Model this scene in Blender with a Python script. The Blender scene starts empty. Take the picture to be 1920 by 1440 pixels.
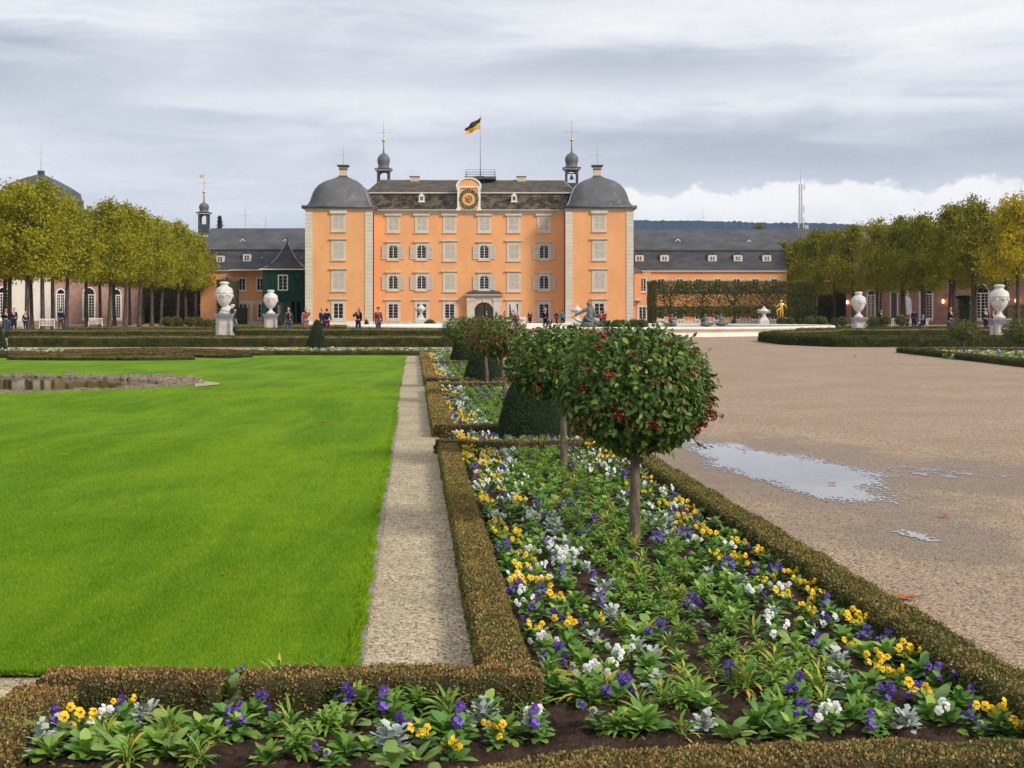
import bpy, math, random
import numpy as np
from mathutils import Vector, Matrix
R = math.radians
sc = bpy.context.scene
COL = sc.collection

# ------------------------------------------------------------------ camera
F, CX, HY, CH = 2400.0, 960.0, 590.0, 1.6          # focal in photo pixels, centre column, horizon row, eye height
cd = bpy.data.cameras.new('camera'); cam = bpy.data.objects.new('camera', cd); COL.objects.link(cam)
cam.location = (0, 0, CH); cam.rotation_euler = (R(90), 0, 0)
cd.sensor_width = 36; cd.lens = 36 * F / 1920; cd.shift_y = -(720 - HY) / 1920
cd.clip_start = .05; cd.clip_end = 20000
sc.camera = cam

# ------------------------------------------------------------------ sun, sky
SUN_EL, SUN_AZ = 33.0, 128.0      # azimuth clockwise from +Y (away from camera): behind and right
sd = Vector((math.sin(R(SUN_AZ)) * math.cos(R(SUN_EL)), math.cos(R(SUN_AZ)) * math.cos(R(SUN_EL)), math.sin(R(SUN_EL))))
ld = bpy.data.lights.new('sun', 'SUN'); ld.energy = 2.9; ld.angle = R(13); ld.color = (1, .92, .80)
sun = bpy.data.objects.new('sun', ld); COL.objects.link(sun)
sun.rotation_euler = sd.to_track_quat('Z', 'Y').to_euler()
sc.view_settings.view_transform = 'Standard'; sc.view_settings.look = 'None'
sc.view_settings.exposure = 0.08; sc.view_settings.gamma = 1

class NT:
    """small node-expression helper"""
    def __init__(s, tree): s.t = tree; s.n = tree.nodes; s.l = tree.links
    def put(s, sock, v):
        if isinstance(v, bpy.types.NodeSocket): s.l.new(v, sock)
        elif v is not None: sock.default_value = v
    def math(s, op, a, b=None, c=None, clamp=False):
        n = s.n.new('ShaderNodeMath'); n.operation = op; n.use_clamp = clamp
        for i, v in enumerate((a, b, c)):
            if v is not None: s.put(n.inputs[i], v)
        return n.outputs[0]
    def add(s, a, b): return s.math('ADD', a, b)
    def sub(s, a, b): return s.math('SUBTRACT', a, b)
    def mul(s, a, b): return s.math('MULTIPLY', a, b)
    def mixc(s, f, a, b, blend='MIX'):
        n = s.n.new('ShaderNodeMix'); n.data_type = 'RGBA'; n.blend_type = blend
        s.put(n.inputs[0], f)
        for k, v in ((6, a), (7, b)):
            if isinstance(v, tuple): v = (*v[:3], 1)
            s.put(n.inputs[k], v)
        return n.outputs[2]
    def noise(s, vec, scale, detail=3, rough=.55, dist=0.0):
        n = s.n.new('ShaderNodeTexNoise'); s.put(n.inputs['Vector'], vec)
        n.inputs['Scale'].default_value = scale; n.inputs['Detail'].default_value = detail
        n.inputs['Roughness'].default_value = rough; n.inputs['Distortion'].default_value = dist
        return n.outputs[0]
    def vor(s, vec, scale, out='Color', feature='F1'):
        n = s.n.new('ShaderNodeTexVoronoi'); n.feature = feature; s.put(n.inputs['Vector'], vec); n.inputs['Scale'].default_value = scale
        return n.outputs[out]
    def ramp(s, v, a, b, lo=0., hi=1.):
        n = s.n.new('ShaderNodeMapRange'); n.interpolation_type = 'SMOOTHSTEP'
        s.put(n.inputs[0], v); n.inputs[1].default_value = a; n.inputs[2].default_value = b; n.inputs[3].default_value = lo; n.inputs[4].default_value = hi
        return n.outputs[0]
    def scale(s, vec, sx, sy, sz, off=(0, 0, 0)):
        n = s.n.new('ShaderNodeMapping'); s.put(n.inputs[0], vec); n.inputs['Scale'].default_value = (sx, sy, sz); n.inputs['Location'].default_value = off
        return n.outputs[0]
    def comb(s, x, y, z):
        n = s.n.new('ShaderNodeCombineXYZ'); s.put(n.inputs[0], x); s.put(n.inputs[1], y); s.put(n.inputs[2], z); return n.outputs[0]
    def obj(s): return s.n.new('ShaderNodeTexCoord').outputs['Object']
    def pos(s): return s.n.new('ShaderNodeNewGeometry').outputs['Position']
    def island(s): return s.n.new('ShaderNodeNewGeometry').outputs['Random Per Island']
    def orand(s): return s.n.new('ShaderNodeObjectInfo').outputs['Random']

def build_world():
    w = bpy.data.worlds.new('World'); sc.world = w; w.use_nodes = True
    t = NT(w.node_tree); t.n.clear()
    out = t.n.new('ShaderNodeOutputWorld'); bg = t.n.new('ShaderNodeBackground'); t.l.new(bg.outputs[0], out.inputs[0])
    sky = t.n.new('ShaderNodeTexSky'); sky.sky_type = 'NISHITA'; sky.sun_disc = False
    sky.sun_elevation = R(SUN_EL); sky.sun_rotation = R(SUN_AZ)
    d = t.n.new('ShaderNodeTexCoord').outputs['Generated']
    sep = t.n.new('ShaderNodeSeparateXYZ'); t.l.new(d, sep.inputs[0]); x, y, z = sep.outputs
    az = t.math('ARCTAN2', x, y); el = t.math('ARCSINE', z)
    # px ~ 960+2400*az , row ~ 590-2400*el
    w1 = t.noise(t.comb(t.mul(az, 3.0), t.mul(el, 11.0), 0.3), 1.0, 5, .55, .3)
    w2 = t.noise(t.comb(t.mul(az, 7.0), t.mul(el, 40.0), 4.3), 1.0, 7, .62, .5)
    u = t.add(az, t.mul(t.sub(w1, .5), .16)); v = t.add(el, t.mul(t.sub(w2, .5), .05))
    def blob(px, py, rx, ry, amp):
        a = t.math('DIVIDE', t.sub(u, (px - 960) / 2400), rx / 2400); b = t.math('DIVIDE', t.sub(v, (590 - py) / 2400), ry / 2400)
        r2 = t.add(t.mul(a, a), t.mul(b, b))
        return t.mul(t.math('EXPONENT', t.mul(r2, -1.0)), amp)
    val = t.add(t.mul(t.sub(w1, .5), .5), t.mul(t.sub(w2, .5), .75))
    for bl in ((30, 165, 230, 60, -.38), (1220, 130, 330, 26, -.2), (250, 300, 330, 40, -.07), (600, 120, 260, 40, -.06), (1550, 290, 480, 60, -.30), (1150, 265, 300, 45, -.14),
               (1700, 60, 500, 60, .3), (1150, 30, 400, 30, .16), (60, 320, 260, 45, .14), (330, 200, 240, 26, .12), (200, 70, 120, 8, .16), (900, 200, 420, 40, .1), (1500, 190, 400, 30, .1), (480, 410, 260, 30, .13)):
        val = t.add(val, blob(*bl))
    val = t.add(val, .57)
    n = t.n.new('ShaderNodeValToRGB'); t.l.new(val, n.inputs[0]); e = n.color_ramp.elements
    e[0].position = 0.05; e[0].color = (.43, .46, .54, 1); e[1].position = 1.0; e[1].color = (1.02, 1.0, .98, 1)
    m = e.new(.5); m.color = (.69, .71, .765, 1); m2 = e.new(.72); m2.color = (.87, .88, .90, 1)
    cloud = n.outputs[0]
    # cumulus bank on the right above the horizon
    cb = t.noise(t.comb(t.mul(az, 24.0), t.mul(el, 26.0), 1.7), 1.0, 8, .62)
    cb2 = t.noise(t.comb(t.mul(az, 9.0), 2.0, 1.7), 1.0, 2, .5)
    top = t.add(t.add(.099, t.mul(t.sub(cb, .5), .055)), t.mul(t.sub(cb2, .5), .02))
    edge = t.ramp(t.sub(top, el), -.0012, .0055)
    azm = t.ramp(az, .06, .09)
    right = t.ramp(az, .34, .42, 1, .6)
    base = t.ramp(t.sub(top, el), 0.004, .075)
    cn = t.noise(t.comb(t.mul(az, 30.0), t.mul(el, 45.0), 7.7), 1.0, 5, .6)
    ccol = t.mixc(t.math('ADD', base, t.mul(t.sub(cn, .5), .9), clamp=True), (1.12, 1.09, 1.04), (.82, .82, .84))
    cl = t.mixc(t.mul(t.mul(edge, azm), right), cloud, ccol)
    sk = t.mixc(1.0, sky.outputs[0], (.1, .1, .1), 'MULTIPLY')
    cover = t.mixc(.93, sk, cl)
    t.l.new(cover, bg.inputs[0]); bg.inputs[1].default_value = 1.0
build_world()

# ------------------------------------------------------------------ materials
MATS = {}
def mat(name, c1, c2=None, scale=4., rough=.85, bump=0., bscale=None, spec=.3, detail=4, c3=None, metallic=0., coord='obj', trans=0., island=0., orand=0., stretch=(1, 1, 1), lo=.35, hi=.65):
    if name in MATS: return MATS[name]
    m = bpy.data.materials.new(name); m.use_nodes = True; t = NT(m.node_tree)
    p = m.node_tree.nodes['Principled BSDF']
    co = t.pos() if coord == 'pos' else t.obj()
    co = t.scale(co, *stretch)
    col = None
    if c2 is not None:
        f = t.ramp(t.noise(co, scale, detail), lo, hi)
        if island: f = t.math('ADD', t.mul(f, 1 - island), t.mul(t.island(), island), clamp=True)
        if orand: f = t.math('ADD', t.mul(f, 1 - orand), t.mul(t.orand(), orand), clamp=True)
        col = t.mixc(f, c1, c2)
        if c3 is not None:
            f3 = t.ramp(t.noise(co, scale * 5.3, 3), .55, .75)
            if island: f3 = t.ramp(t.math('FRACT', t.mul(t.island(), 7.31)), .7, .95)
            col = t.mixc(f3, col, c3)
        t.l.new(col, p.inputs['Base Color'])
    else: p.inputs['Base Color'].default_value = (*c1, 1)
    p.inputs['Roughness'].default_value = rough; p.inputs['Metallic'].default_value = metallic
    p.inputs['Specular IOR Level'].default_value = spec
    if bump:
        b = t.n.new('ShaderNodeBump'); b.inputs['Strength'].default_value = bump; b.inputs['Distance'].default_value = .02
        t.l.new(t.noise(co, bscale or scale * 4, 4), b.inputs['Height']); t.l.new(b.outputs[0], p.inputs['Normal'])
    if trans:
        tr = t.n.new('ShaderNodeBsdfTranslucent'); mx = t.n.new('ShaderNodeMixShader'); mx.inputs[0].default_value = trans
        if col is not None: t.l.new(col, tr.inputs[0])
        else: tr.inputs[0].default_value = (*c1, 1)
        o = t.n['Material Output']; t.l.new(p.outputs[0], mx.inputs[1]); t.l.new(tr.outputs[0], mx.inputs[2]); t.l.new(mx.outputs[0], o.inputs[0])
    MATS[name] = m; return m

def gravel_mat(name, ca, cb, cc, sc1, big, bumps=.6, damp=None):
    m = bpy.data.materials.new(name); m.use_nodes = True; t = NT(m.node_tree); p = t.n['Principled BSDF']
    co = t.pos()
    vc = t.n.new('ShaderNodeSeparateColor'); t.l.new(t.vor(co, sc1), vc.inputs[0])
    col = t.mixc(t.ramp(vc.outputs[0], .15, .9), ca, cb)
    col = t.mixc(t.ramp(vc.outputs[1], .78, .95), col, cc)
    dist = t.vor(co, sc1, 'Distance')
    col = t.mixc(t.ramp(dist, .45, .9, 0, .55), col, tuple(c * .25 for c in ca))
    fine = t.noise(co, sc1 * .22, 5, .7)
    col = t.mixc(t.ramp(fine, .3, .7, 0, .35), col, tuple(c * .6 for c in ca))
    lg = t.ramp(t.noise(co, big, 5, .6), .3, .72)
    col = t.mixc(t.mul(lg, .42), col, damp or tuple(c * .62 for c in ca))
    t.l.new(col, p.inputs['Base Color']); p.inputs['Roughness'].default_value = .9; p.inputs['Specular IOR Level'].default_value = .2
    b = t.n.new('ShaderNodeBump'); b.inputs['Strength'].default_value = bumps; b.inputs['Distance'].default_value = .012; b.invert = True
    t.l.new(dist, b.inputs['Height']); t.l.new(b.outputs[0], p.inputs['Normal'])
    MATS[name] = m; return m

M_GRAVEL = gravel_mat('gravel_brown', (.42, .30, .205), (.64, .485, .345), (.14, .10, .07), 52, .45, .8, (.25, .185, .125))
def damp_ring():
    m = M_GRAVEL; t = NT(m.node_tree); p = t.n['Principled BSDF']; lk = p.inputs['Base Color'].links[0]; col = lk.from_socket; co = t.pos()
    sp = t.n.new('ShaderNodeSeparateXYZ'); t.l.new(co, sp.inputs[0]); nz = t.mul(t.sub(t.noise(co, 1.6, 5, .6), .5), 1.5)
    def ell(cx, cy, rx, ry): a = t.math('DIVIDE', t.sub(sp.outputs[0], cx), rx); b = t.math('DIVIDE', t.sub(sp.outputs[1], cy), ry); return t.ramp(t.add(t.math('SQRT', t.add(t.mul(a, a), t.mul(b, b))), nz), .75, 1.25, 1, 0)
    w = t.math('MAXIMUM', ell(2.9, 13.4, 1.35, 3.7), t.math('MAXIMUM', ell(4.3, 12.8, 1.5, 1.5), ell(3.0, 9.2, .6, 1.0)))
    t.l.new(t.mixc(t.mul(w, .5), col, (.17, .125, .088)), p.inputs['Base Color']); t.l.new(t.sub(.9, t.mul(w, .35)), p.inputs['Roughness'])
damp_ring()
M_PALE = gravel_mat('gravel_pale', (.50, .40, .265), (.86, .72, .51), (.20, .16, .10), 62, 1.3, .9, (.24, .20, .11))
M_PATHFAR = mat('far_path', (.44, .32, .25), (.52, .40, .32), 2, .95, coord='pos')
M_SOIL = mat('soil', (.026, .016, .010), (.062, .038, .026), 9, .95, .9, 60, .15, coord='pos', c3=(.1, .07, .05))
M_PLASTER = mat('orange_plaster', (.75, .365, .165), (.82, .415, .19), .35, .92, .1, 14, .1, coord='pos', detail=8, c3=(.70, .35, .17), stretch=(1, 1, .55))
M_PLASTER_R = mat('orange_plaster_rosy', (.74, .32, .14), (.80, .37, .165), .25, .92, .1, 14, .1, coord='pos')
M_STONE = mat('pale_trim_stone', (.56, .50, .42), (.64, .58, .50), 1.2, .85, .05, 20, .2, coord='pos')
M_QUOIN = mat('quoin_stone', (.60, .545, .46), (.66, .61, .53), .8, .85, .05, 20, .2, coord='pos')
M_GROOVE = mat('quoin_groove', (.38, .34, .29))
M_SHUT = mat('shutter_paint', (.60, .555, .48), (.66, .61, .54), 3, .6, coord='pos')
M_SHUT2 = mat('louvre_paint', (.50, .45, .38), (.55, .5, .43), 3, .7, coord='pos')
M_WHITE = mat('white_paint', (.74, .72, .66), (.8, .78, .73), 2, .5, coord='pos')
M_GLASS = mat('window_glass', (.008, .010, .012), (.03, .035, .04), .6, .15, spec=.12, coord='pos')
M_SLATE = mat('slate', (.062, .065, .072), (.098, .10, .108), .5, .6, .35, 5, .35, coord='pos', c3=(.13, .13, .13), stretch=(1, 1, 2.5))
M_SLATE_D = mat('slate_dark', (.05, .052, .06), (.075, .078, .086), .6, .65, .3, 6, .3, coord='pos', stretch=(1, 1, 2.5))
M_DOME = mat('dome_slate', (.085, .088, .095), (.125, .127, .132), .35, .5, .25, 7, .4, coord='pos', c3=(.20, .20, .2), stretch=(1, 1, .6))
M_MOSS = mat('mossy_slate_upper', (.072, .062, .048), (.12, .105, .08), 1.1, .9, .4, 4, .15, coord='pos', c3=(.17, .16, .13))
M_MOSS2 = mat('mossy_slate_lower', (.035, .026, .02), (.125, .10, .072), .85, .95, .5, 4, .1, coord='pos', c3=(.26, .24, .18), detail=8, lo=.4, hi=.62)
M_LEAD = mat('lead_ridge', (.42, .42, .42), (.5, .5, .5), 2, .5)
M_CHIM = mat('chimney_render', (.55, .45, .33), (.62, .52, .40), 2, .85)
M_CHIMCAP = mat('chimney_cap', (.13, .045, .03), (.17, .07, .05), 2, .85)
M_GOLD = mat('gold', (.85, .52, .09), (.95, .62, .14), 3, .28, metallic=.85, spec=.6)
M_GOLDP = mat('gold_paint', (.75, .5, .06), rough=.5)
M_IRON = mat('dark_iron', (.06, .062, .065), (.1, .1, .105), 3, .55, spec=.4)
M_ROD = mat('rod_metal', (.22, .22, .23), rough=.5)
M_GREENP = mat('green_shingle', (.009, .045, .026), (.017, .07, .04), 2.2, .8, .2, 12, coord='pos')
M_CLOCKG = mat('clock_green', (.006, .05, .03), rough=.6)
M_PINK = mat('pink_sandstone', (.34, .19, .155), (.43, .26, .215), 1.2, .9, .1, 20, coord='pos', c3=(.3, .19, .17))
M_CREAM = mat('cream_stone', (.66, .62, .54), (.72, .68, .6), 1, .85, coord='pos')
M_BASIN = mat('basin_stone', (.74, .67, .57), (.82, .76, .67), 1.5, .7, .1, 12, coord='pos', c3=(.66, .58, .48))
M_BASINF = mat('basin_foot', (.26, .15, .10), (.36, .22, .15), 2, .9, coord='pos')
M_MARBLE = mat('white_marble', (.52, .51, .48), (.68, .67, .63), 4.5, .6, .25, 16, .3, c3=(.5, .49, .46))
M_PED = mat('pedestal_grey', (.20, .215, .235), (.28, .29, .30), 3, .8, .15, 20)
M_PEDT = mat('pedestal_panel', (.47, .41, .35), (.56, .5, .44), 3, .85)
M_BRONZE = mat('verdigris_bronze', (.07, .085, .078), (.15, .175, .16), 5, .55, .35, 22, .4, c3=(.24, .27, .25))
M_BARK = mat('linden_bark', (.045, .036, .026), (.11, .09, .065), 2.2, .95, .5, 12, .1, stretch=(4, 4, .8), c3=(.19, .17, .13))
M_BARKC = mat('crab_bark', (.09, .065, .045), (.2, .155, .115), 14, .9, .5, 60, .2, stretch=(2, 2, .5), c3=(.26, .22, .17))
M_LIND = mat('linden_leaves', (.09, .17, .012), (.45, .395, .018), .42, .75, spec=.2, trans=.3, island=.35, c3=(.54, .42, .02), orand=.28)
M_LIND_R = mat('linden_leaves_green', (.065, .125, .012), (.36, .31, .02), .42, .75, spec=.2, trans=.3, island=.35, c3=(.38, .31, .02), orand=.28)
M_LINDY = mat('linden_leaves_yellow', (.30, .30, .02), (.52, .42, .02), .5, .75, spec=.2, trans=.35, island=.4, c3=(.62, .42, .01))
M_CRAB = mat('crab_leaves', (.022, .065, .012), (.12, .22, .035), 5, .5, spec=.35, trans=.3, island=.6, c3=(.30, .36, .07))
M_CRABR = mat('crab_leaves_far', (.05, .10, .016), (.15, .21, .04), 5, .55, spec=.3, trans=.22, island=.55, c3=(.24, .13, .04))
M_BERRY = mat('crab_fruit', (.13, .004, .006), (.28, .012, .010), 9, .4, spec=.6, island=.7)
M_BOXG = mat('box_leaf_green', (.05, .085, .016), (.16, .19, .035), 8, .65, spec=.25, trans=.25, island=.6, c3=(.30, .30, .08), coord='pos')
M_BOXB = mat('box_leaf_brown', (.27, .14, .04), (.48, .30, .10), 3, .7, spec=.2, trans=.3, island=.5, c3=(.56, .42, .20), coord='pos')
M_BOXC = mat('box_core', (.03, .026, .012), (.06, .048, .02), 9, .95, .4, 40, coord='pos')
M_BOXCF = mat('box_core_far', (.022, .033, .009), (.05, .055, .018), 3, .95, .7, 14, .1, coord='pos', c3=(.055, .05, .02))
M_BOXCT = mat('box_core_far_brown', (.105, .095, .032), (.17, .135, .05), 1.2, .95, .7, 14, .1, coord='pos', c3=(.2, .13, .06))
M_BOXGF = mat('box_leaf_far', (.03, .045, .012), (.075, .085, .022), 2, .75, spec=.15, trans=.15, island=.5, c3=(.12, .11, .035), coord='pos')
M_BOXBF = mat('box_leaf_far_brown', (.11, .08, .03), (.22, .15, .055), 1.5, .75, spec=.15, trans=.15, island=.5, coord='pos')
M_YEW = mat('yew_leaf', (.018, .045, .014), (.05, .09, .026), 6, .7, spec=.25, island=.6, c3=(.10, .14, .05))
M_ESP = mat('hornbeam_leaf', (.06, .085, .014), (.18, .18, .035), 1, .8, trans=.25, island=.5, c3=(.24, .17, .05))
M_FIR = mat('fir_needles', (.012, .03, .014), (.03, .055, .025), 2, .85, island=.5)
M_BUSHBG = mat('far_bush', (.09, .10, .02), (.2, .19, .04), 1, .85, island=.5)

# ------------------------------------------------------------------ helpers
rng = np.random.default_rng(7); random.seed(7)
def tag(o, label=None, cat=None, group=None, kind=None):
    if label: o['label'] = label
    if cat: o['category'] = cat
    if group: o['group'] = group
    if kind: o['kind'] = kind
    return o
def empty(name, loc=(0, 0, 0), rz=0, label=None, cat=None, group=None):
    o = bpy.data.objects.new(name, None); COL.objects.link(o); o.location = loc; o.rotation_euler = (0, 0, rz); o.empty_display_size = .2
    return tag(o, label, cat, group)
def link(name, me, parent=None, loc=None):
    o = bpy.data.objects.new(name, me); COL.objects.link(o)
    if parent: o.parent = parent
    if loc is not None: o.location = loc
    return o
def copy_tree(o, parent=None):
    c = o.copy(); COL.objects.link(c); c.parent = parent
    for ch in list(o.children): copy_tree(ch, c)
    return c

def np_mesh(name, V, Q, mats, MI=None, smooth=False):
    V = np.asarray(V, dtype=np.float32).reshape(-1, 3); Q = np.asarray(Q, dtype=np.int32).reshape(-1, 4)
    me = bpy.data.meshes.new(name)
    me.vertices.add(len(V)); me.vertices.foreach_set('co', V.ravel())
    me.loops.add(Q.size); me.loops.foreach_set('vertex_index', Q.ravel())
    me.polygons.add(len(Q)); me.polygons.foreach_set('loop_start', np.arange(0, Q.size, 4, dtype=np.int32)); me.polygons.foreach_set('loop_total', np.full(len(Q), 4, dtype=np.int32))
    for m in mats: me.materials.append(m)
    if MI is not None: me.polygons.foreach_set('material_index', np.asarray(MI, dtype=np.int32))
    if smooth: me.polygons.foreach_set('use_smooth', np.ones(len(Q), dtype=bool))
    me.update(calc_edges=True); return me

class MB:
    """collects shapes into one mesh"""
    def __init__(s): s.v = []; s.f = []; s.m = []; s.mats = []; s.sm = []
    def mi(s, m):
        if m not in s.mats: s.mats.append(m)
        return s.mats.index(m)
    def addf(s, vs, fs, m, smooth=False):
        k = len(s.v); s.v += [tuple(v) for v in vs]; i = s.mi(m)
        for f in fs: s.f.append(tuple(k + a for a in f)); s.m.append(i); s.sm.append(smooth)
    def box(s, x0, x1, y0, y1, z0, z1, m):
        vs = [(x, y, z) for z in (z0, z1) for y in (y0, y1) for x in (x0, x1)]
        s.addf(vs, [(0, 2, 3, 1), (4, 5, 7, 6), (0, 1, 5, 4), (2, 6, 7, 3), (0, 4, 6, 2), (1, 3, 7, 5)], m)
    def hexa(s, bot, top, m):
        """bot/top: 4 corner points each, counter-clockwise from above"""
        s.addf(list(bot) + list(top), [(3, 2, 1, 0), (4, 5, 6, 7), (0, 1, 5, 4), (1, 2, 6, 5), (2, 3, 7, 6), (3, 0, 4, 7)], m)
    def lathe(s, prof, m, c=(0, 0, 0), n=24, smooth=True, cap=True, sx=1, sy=1):
        vs = []; fs = []
        for r, z in prof:
            for i in range(n):
                a = 2 * math.pi * i / n; vs.append((c[0] + r * sx * math.cos(a), c[1] + r * sy * math.sin(a), c[2] + z))
        for j in range(len(prof) - 1):
            for i in range(n):
                fs.append((j * n + i, j * n + (i + 1) % n, (j + 1) * n + (i + 1) % n, (j + 1) * n + i))
        if cap:
            fs.append(tuple(range(n - 1, -1, -1))); fs.append(tuple((len(prof) - 1) * n + i for i in range(n)))
        s.addf(vs, fs, m, smooth)
    def sqloft(s, prof, m, c=(0, 0, 0), ratio=1., smooth=False):
        """square cross-sections: prof [(half, z)]"""
        vs = []; fs = []
        for h, z in prof: vs += [(c[0] - h, c[1] - h * ratio, c[2] + z), (c[0] + h, c[1] - h * ratio, c[2] + z), (c[0] + h, c[1] + h * ratio, c[2] + z), (c[0] - h, c[1] + h * ratio, c[2] + z)]
        n = len(prof)
        for j in range(n - 1):
            for i in range(4): fs.append((j * 4 + i, j * 4 + (i + 1) % 4, j * 4 + 4 + (i + 1) % 4, j * 4 + 4 + i))
        fs.append((3, 2, 1, 0)); fs.append(tuple((n - 1) * 4 + i for i in range(4)))
        s.addf(vs, fs, m, smooth)
    def tube(s, pts, rad, m, n=8, smooth=True):
        pts = [Vector(p) for p in pts]
        if not isinstance(rad, (list, tuple)): rad = [rad] * len(pts)
        vs = []; fs = []
        for k, p in enumerate(pts):
            d = (pts[min(k + 1, len(pts) - 1)] - pts[max(k - 1, 0)]).normalized()
            a = d.orthogonal().normalized() if abs(d.z) < .9 else Vector((1, 0, 0)).cross(d).normalized().cross(d).normalized() * -1
            a = (a - d * a.dot(d)).normalized(); b = d.cross(a)
            for i in range(n):
                t = 2 * math.pi * i / n; vs.append(tuple(p + (a * math.cos(t) + b * math.sin(t)) * rad[k]))
        for k in range(len(pts) - 1):
            for i in range(n): fs.append((k * n + i, k * n + (i + 1) % n, (k + 1) * n + (i + 1) % n, (k + 1) * n + i))
        fs.append(tuple(range(n - 1, -1, -1))); fs.append(tuple((len(pts) - 1) * n + i for i in range(n)))
        s.addf(vs, fs, m, smooth)
    def ellip(s, c, r, m, n=14, k=8):
        prof = [(math.sin(math.pi * j / k), -math.cos(math.pi * j / k)) for j in range(1, k)]
        vs = [(c[0], c[1], c[2] - r[2])]; fs = []
        for a, z in prof:
            for i in range(n): vs.append((c[0] + r[0] * a * math.cos(2 * math.pi * i / n), c[1] + r[1] * a * math.sin(2 * math.pi * i / n), c[2] + r[2] * z))
        vs.append((c[0], c[1], c[2] + r[2])); L = len(vs) - 1
        for i in range(n): fs.append((0, 1 + (i + 1) % n, 1 + i)); fs.append((L, L - n + i, L - n + (i + 1) % n))
        for j in range(k - 2):
            for i in range(n): fs.append((1 + j * n + i, 1 + j * n + (i + 1) % n, 1 + (j + 1) * n + (i + 1) % n, 1 + (j + 1) * n + i))
        s.addf(vs, fs, m, True)
    def prism(s, pts, y0, y1, m):
        """outline in (x,z), extruded from y0 to y1"""
        n = len(pts); vs = [(x, y0, z) for x, z in pts] + [(x, y1, z) for x, z in pts]
        fs = [tuple(range(n)), tuple(range(2 * n - 1, n - 1, -1))] + [(i + n, (i + 1) % n + n, (i + 1) % n, i) for i in range(n)]
        s.addf(vs, fs, m)
    def quad(s, a, b, c, d, m): s.addf([a, b, c, d], [(0, 1, 2, 3)], m)
    def build(s, name, parent=None, loc=None):
        me = bpy.data.meshes.new(name); me.from_pydata(s.v, [], s.f)
        for m in s.mats: me.materials.append(m)
        me.polygons.foreach_set('material_index', s.m); me.polygons.foreach_set('use_smooth', s.sm); me.update()
        return link(name, me, parent, loc)

def sstep(a, b, x): t = min(max((x - a) / (b - a), 0), 1); return t * t * (3 - 2 * t)
def gz(Y): return .3 * sstep(58, 82, Y)
def g(px, py, h=0.):
    """photo column and row of a point h above the ground -> world x, y"""
    a, b = 2., 4000.
    for _ in range(60):
        m = (a + b) / 2
        if HY + F * (CH - gz(m) - h) / m > py: a = m
        else: b = m
    return ((px - CX) / F * a, a)
def wx(px, Y): return (px - CX) / F * Y
def wz(py, Y): return CH + (HY - py) / F * Y
AX = -.0767                                           # the parterre's axis drifts left per metre of depth

# leaf scattering -----------------------------------------------------
def quads_leaf(P, D, N, L, W, fold=.0):
    """diamond leaves: P base, D direction, N normal-ish; arrays n x 3; L, W arrays"""
    D = D / (np.linalg.norm(D, axis=1, keepdims=True) + 1e-9)
    S = np.cross(D, N); S /= (np.linalg.norm(S, axis=1, keepdims=True) + 1e-9)
    U = np.cross(S, D); L = L[:, None]; W = W[:, None]
    v0 = P; v1 = P + D * L * .5 + S * W * .5 + U * fold * W; v2 = P + D * L; v3 = P + D * L * .5 - S * W * .5 + U * fold * W
    V = np.stack([v0, v1, v2, v3], 1).reshape(-1, 3); Q = np.arange(len(V)).reshape(-1, 4)
    return V, Q
def big_leaf(P, D, N, L, W, fold=.12, droop=.15):
    """six-point leaves of two quads folded along the midrib"""
    D = D / (np.linalg.norm(D, axis=1, keepdims=True) + 1e-9)
    S = np.cross(D, N); S /= (np.linalg.norm(S, axis=1, keepdims=True) + 1e-9)
    U = np.cross(S, D); L = L[:, None]; W = W[:, None]
    b = P; t = P + D * L - U * L * droop
    l1 = P + D * L * .3 + S * W * .46 + U * fold * W; l2 = P + D * L * .68 + S * W * .38 + U * fold * W - U * L * droop * .4
    r1 = P + D * L * .3 - S * W * .46 + U * fold * W; r2 = P + D * L * .68 - S * W * .38 + U * fold * W - U * L * droop * .4
    V = np.stack([b, l1, l2, t, r2, r1], 1).reshape(-1, 3); n = len(P); k = np.arange(n)[:, None] * 6
    Q = np.concatenate([k + np.array([[0, 3, 2, 1]]), k + np.array([[0, 5, 4, 3]])], 1).reshape(-1, 4)
    return V, Q
def rnd_unit(n): v = rng.normal(size=(n, 3)); return v / np.linalg.norm(v, axis=1, keepdims=True)

# ------------------------------------------------------------------ ground and setting
def strip(name, pts, m, z=0., kind='structure', seg=None):
    """flat polygon (convex, x,y) on the ground, lifted by z"""
    mb = MB(); mb.addf([(x, y, gz(y) + z) for x, y in pts], [tuple(range(len(pts)))], m); o = mb.build(name)
    return tag(o, kind=kind)
def sheet(name, fL, fR, ys, m, z, nx=1):
    """sheet between the curves x=fL(y) and x=fR(y)"""
    mb = MB(); vs = []; fs = []
    for y in ys:
        for i in range(nx + 1): vs.append((fL(y) + (fR(y) - fL(y)) * i / nx, y, gz(y) + z))
    n = nx + 1
    for j in range(len(ys) - 1):
        for i in range(nx): fs.append((j * n + i, j * n + i + 1, (j + 1) * n + i + 1, (j + 1) * n + i))
    mb.addf(vs, fs, m, True); return mb.build(name)
ysg = [-30, 0, 20, 40, 50, 56] + list(np.arange(58, 84, 2.)) + [90, 110, 150, 200, 300, 600, 1200, 2500, 5000]
o = sheet('ground', lambda y: -4000, lambda y: 4000, ysg, M_GRAVEL, 0.); tag(o, kind='structure')

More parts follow.
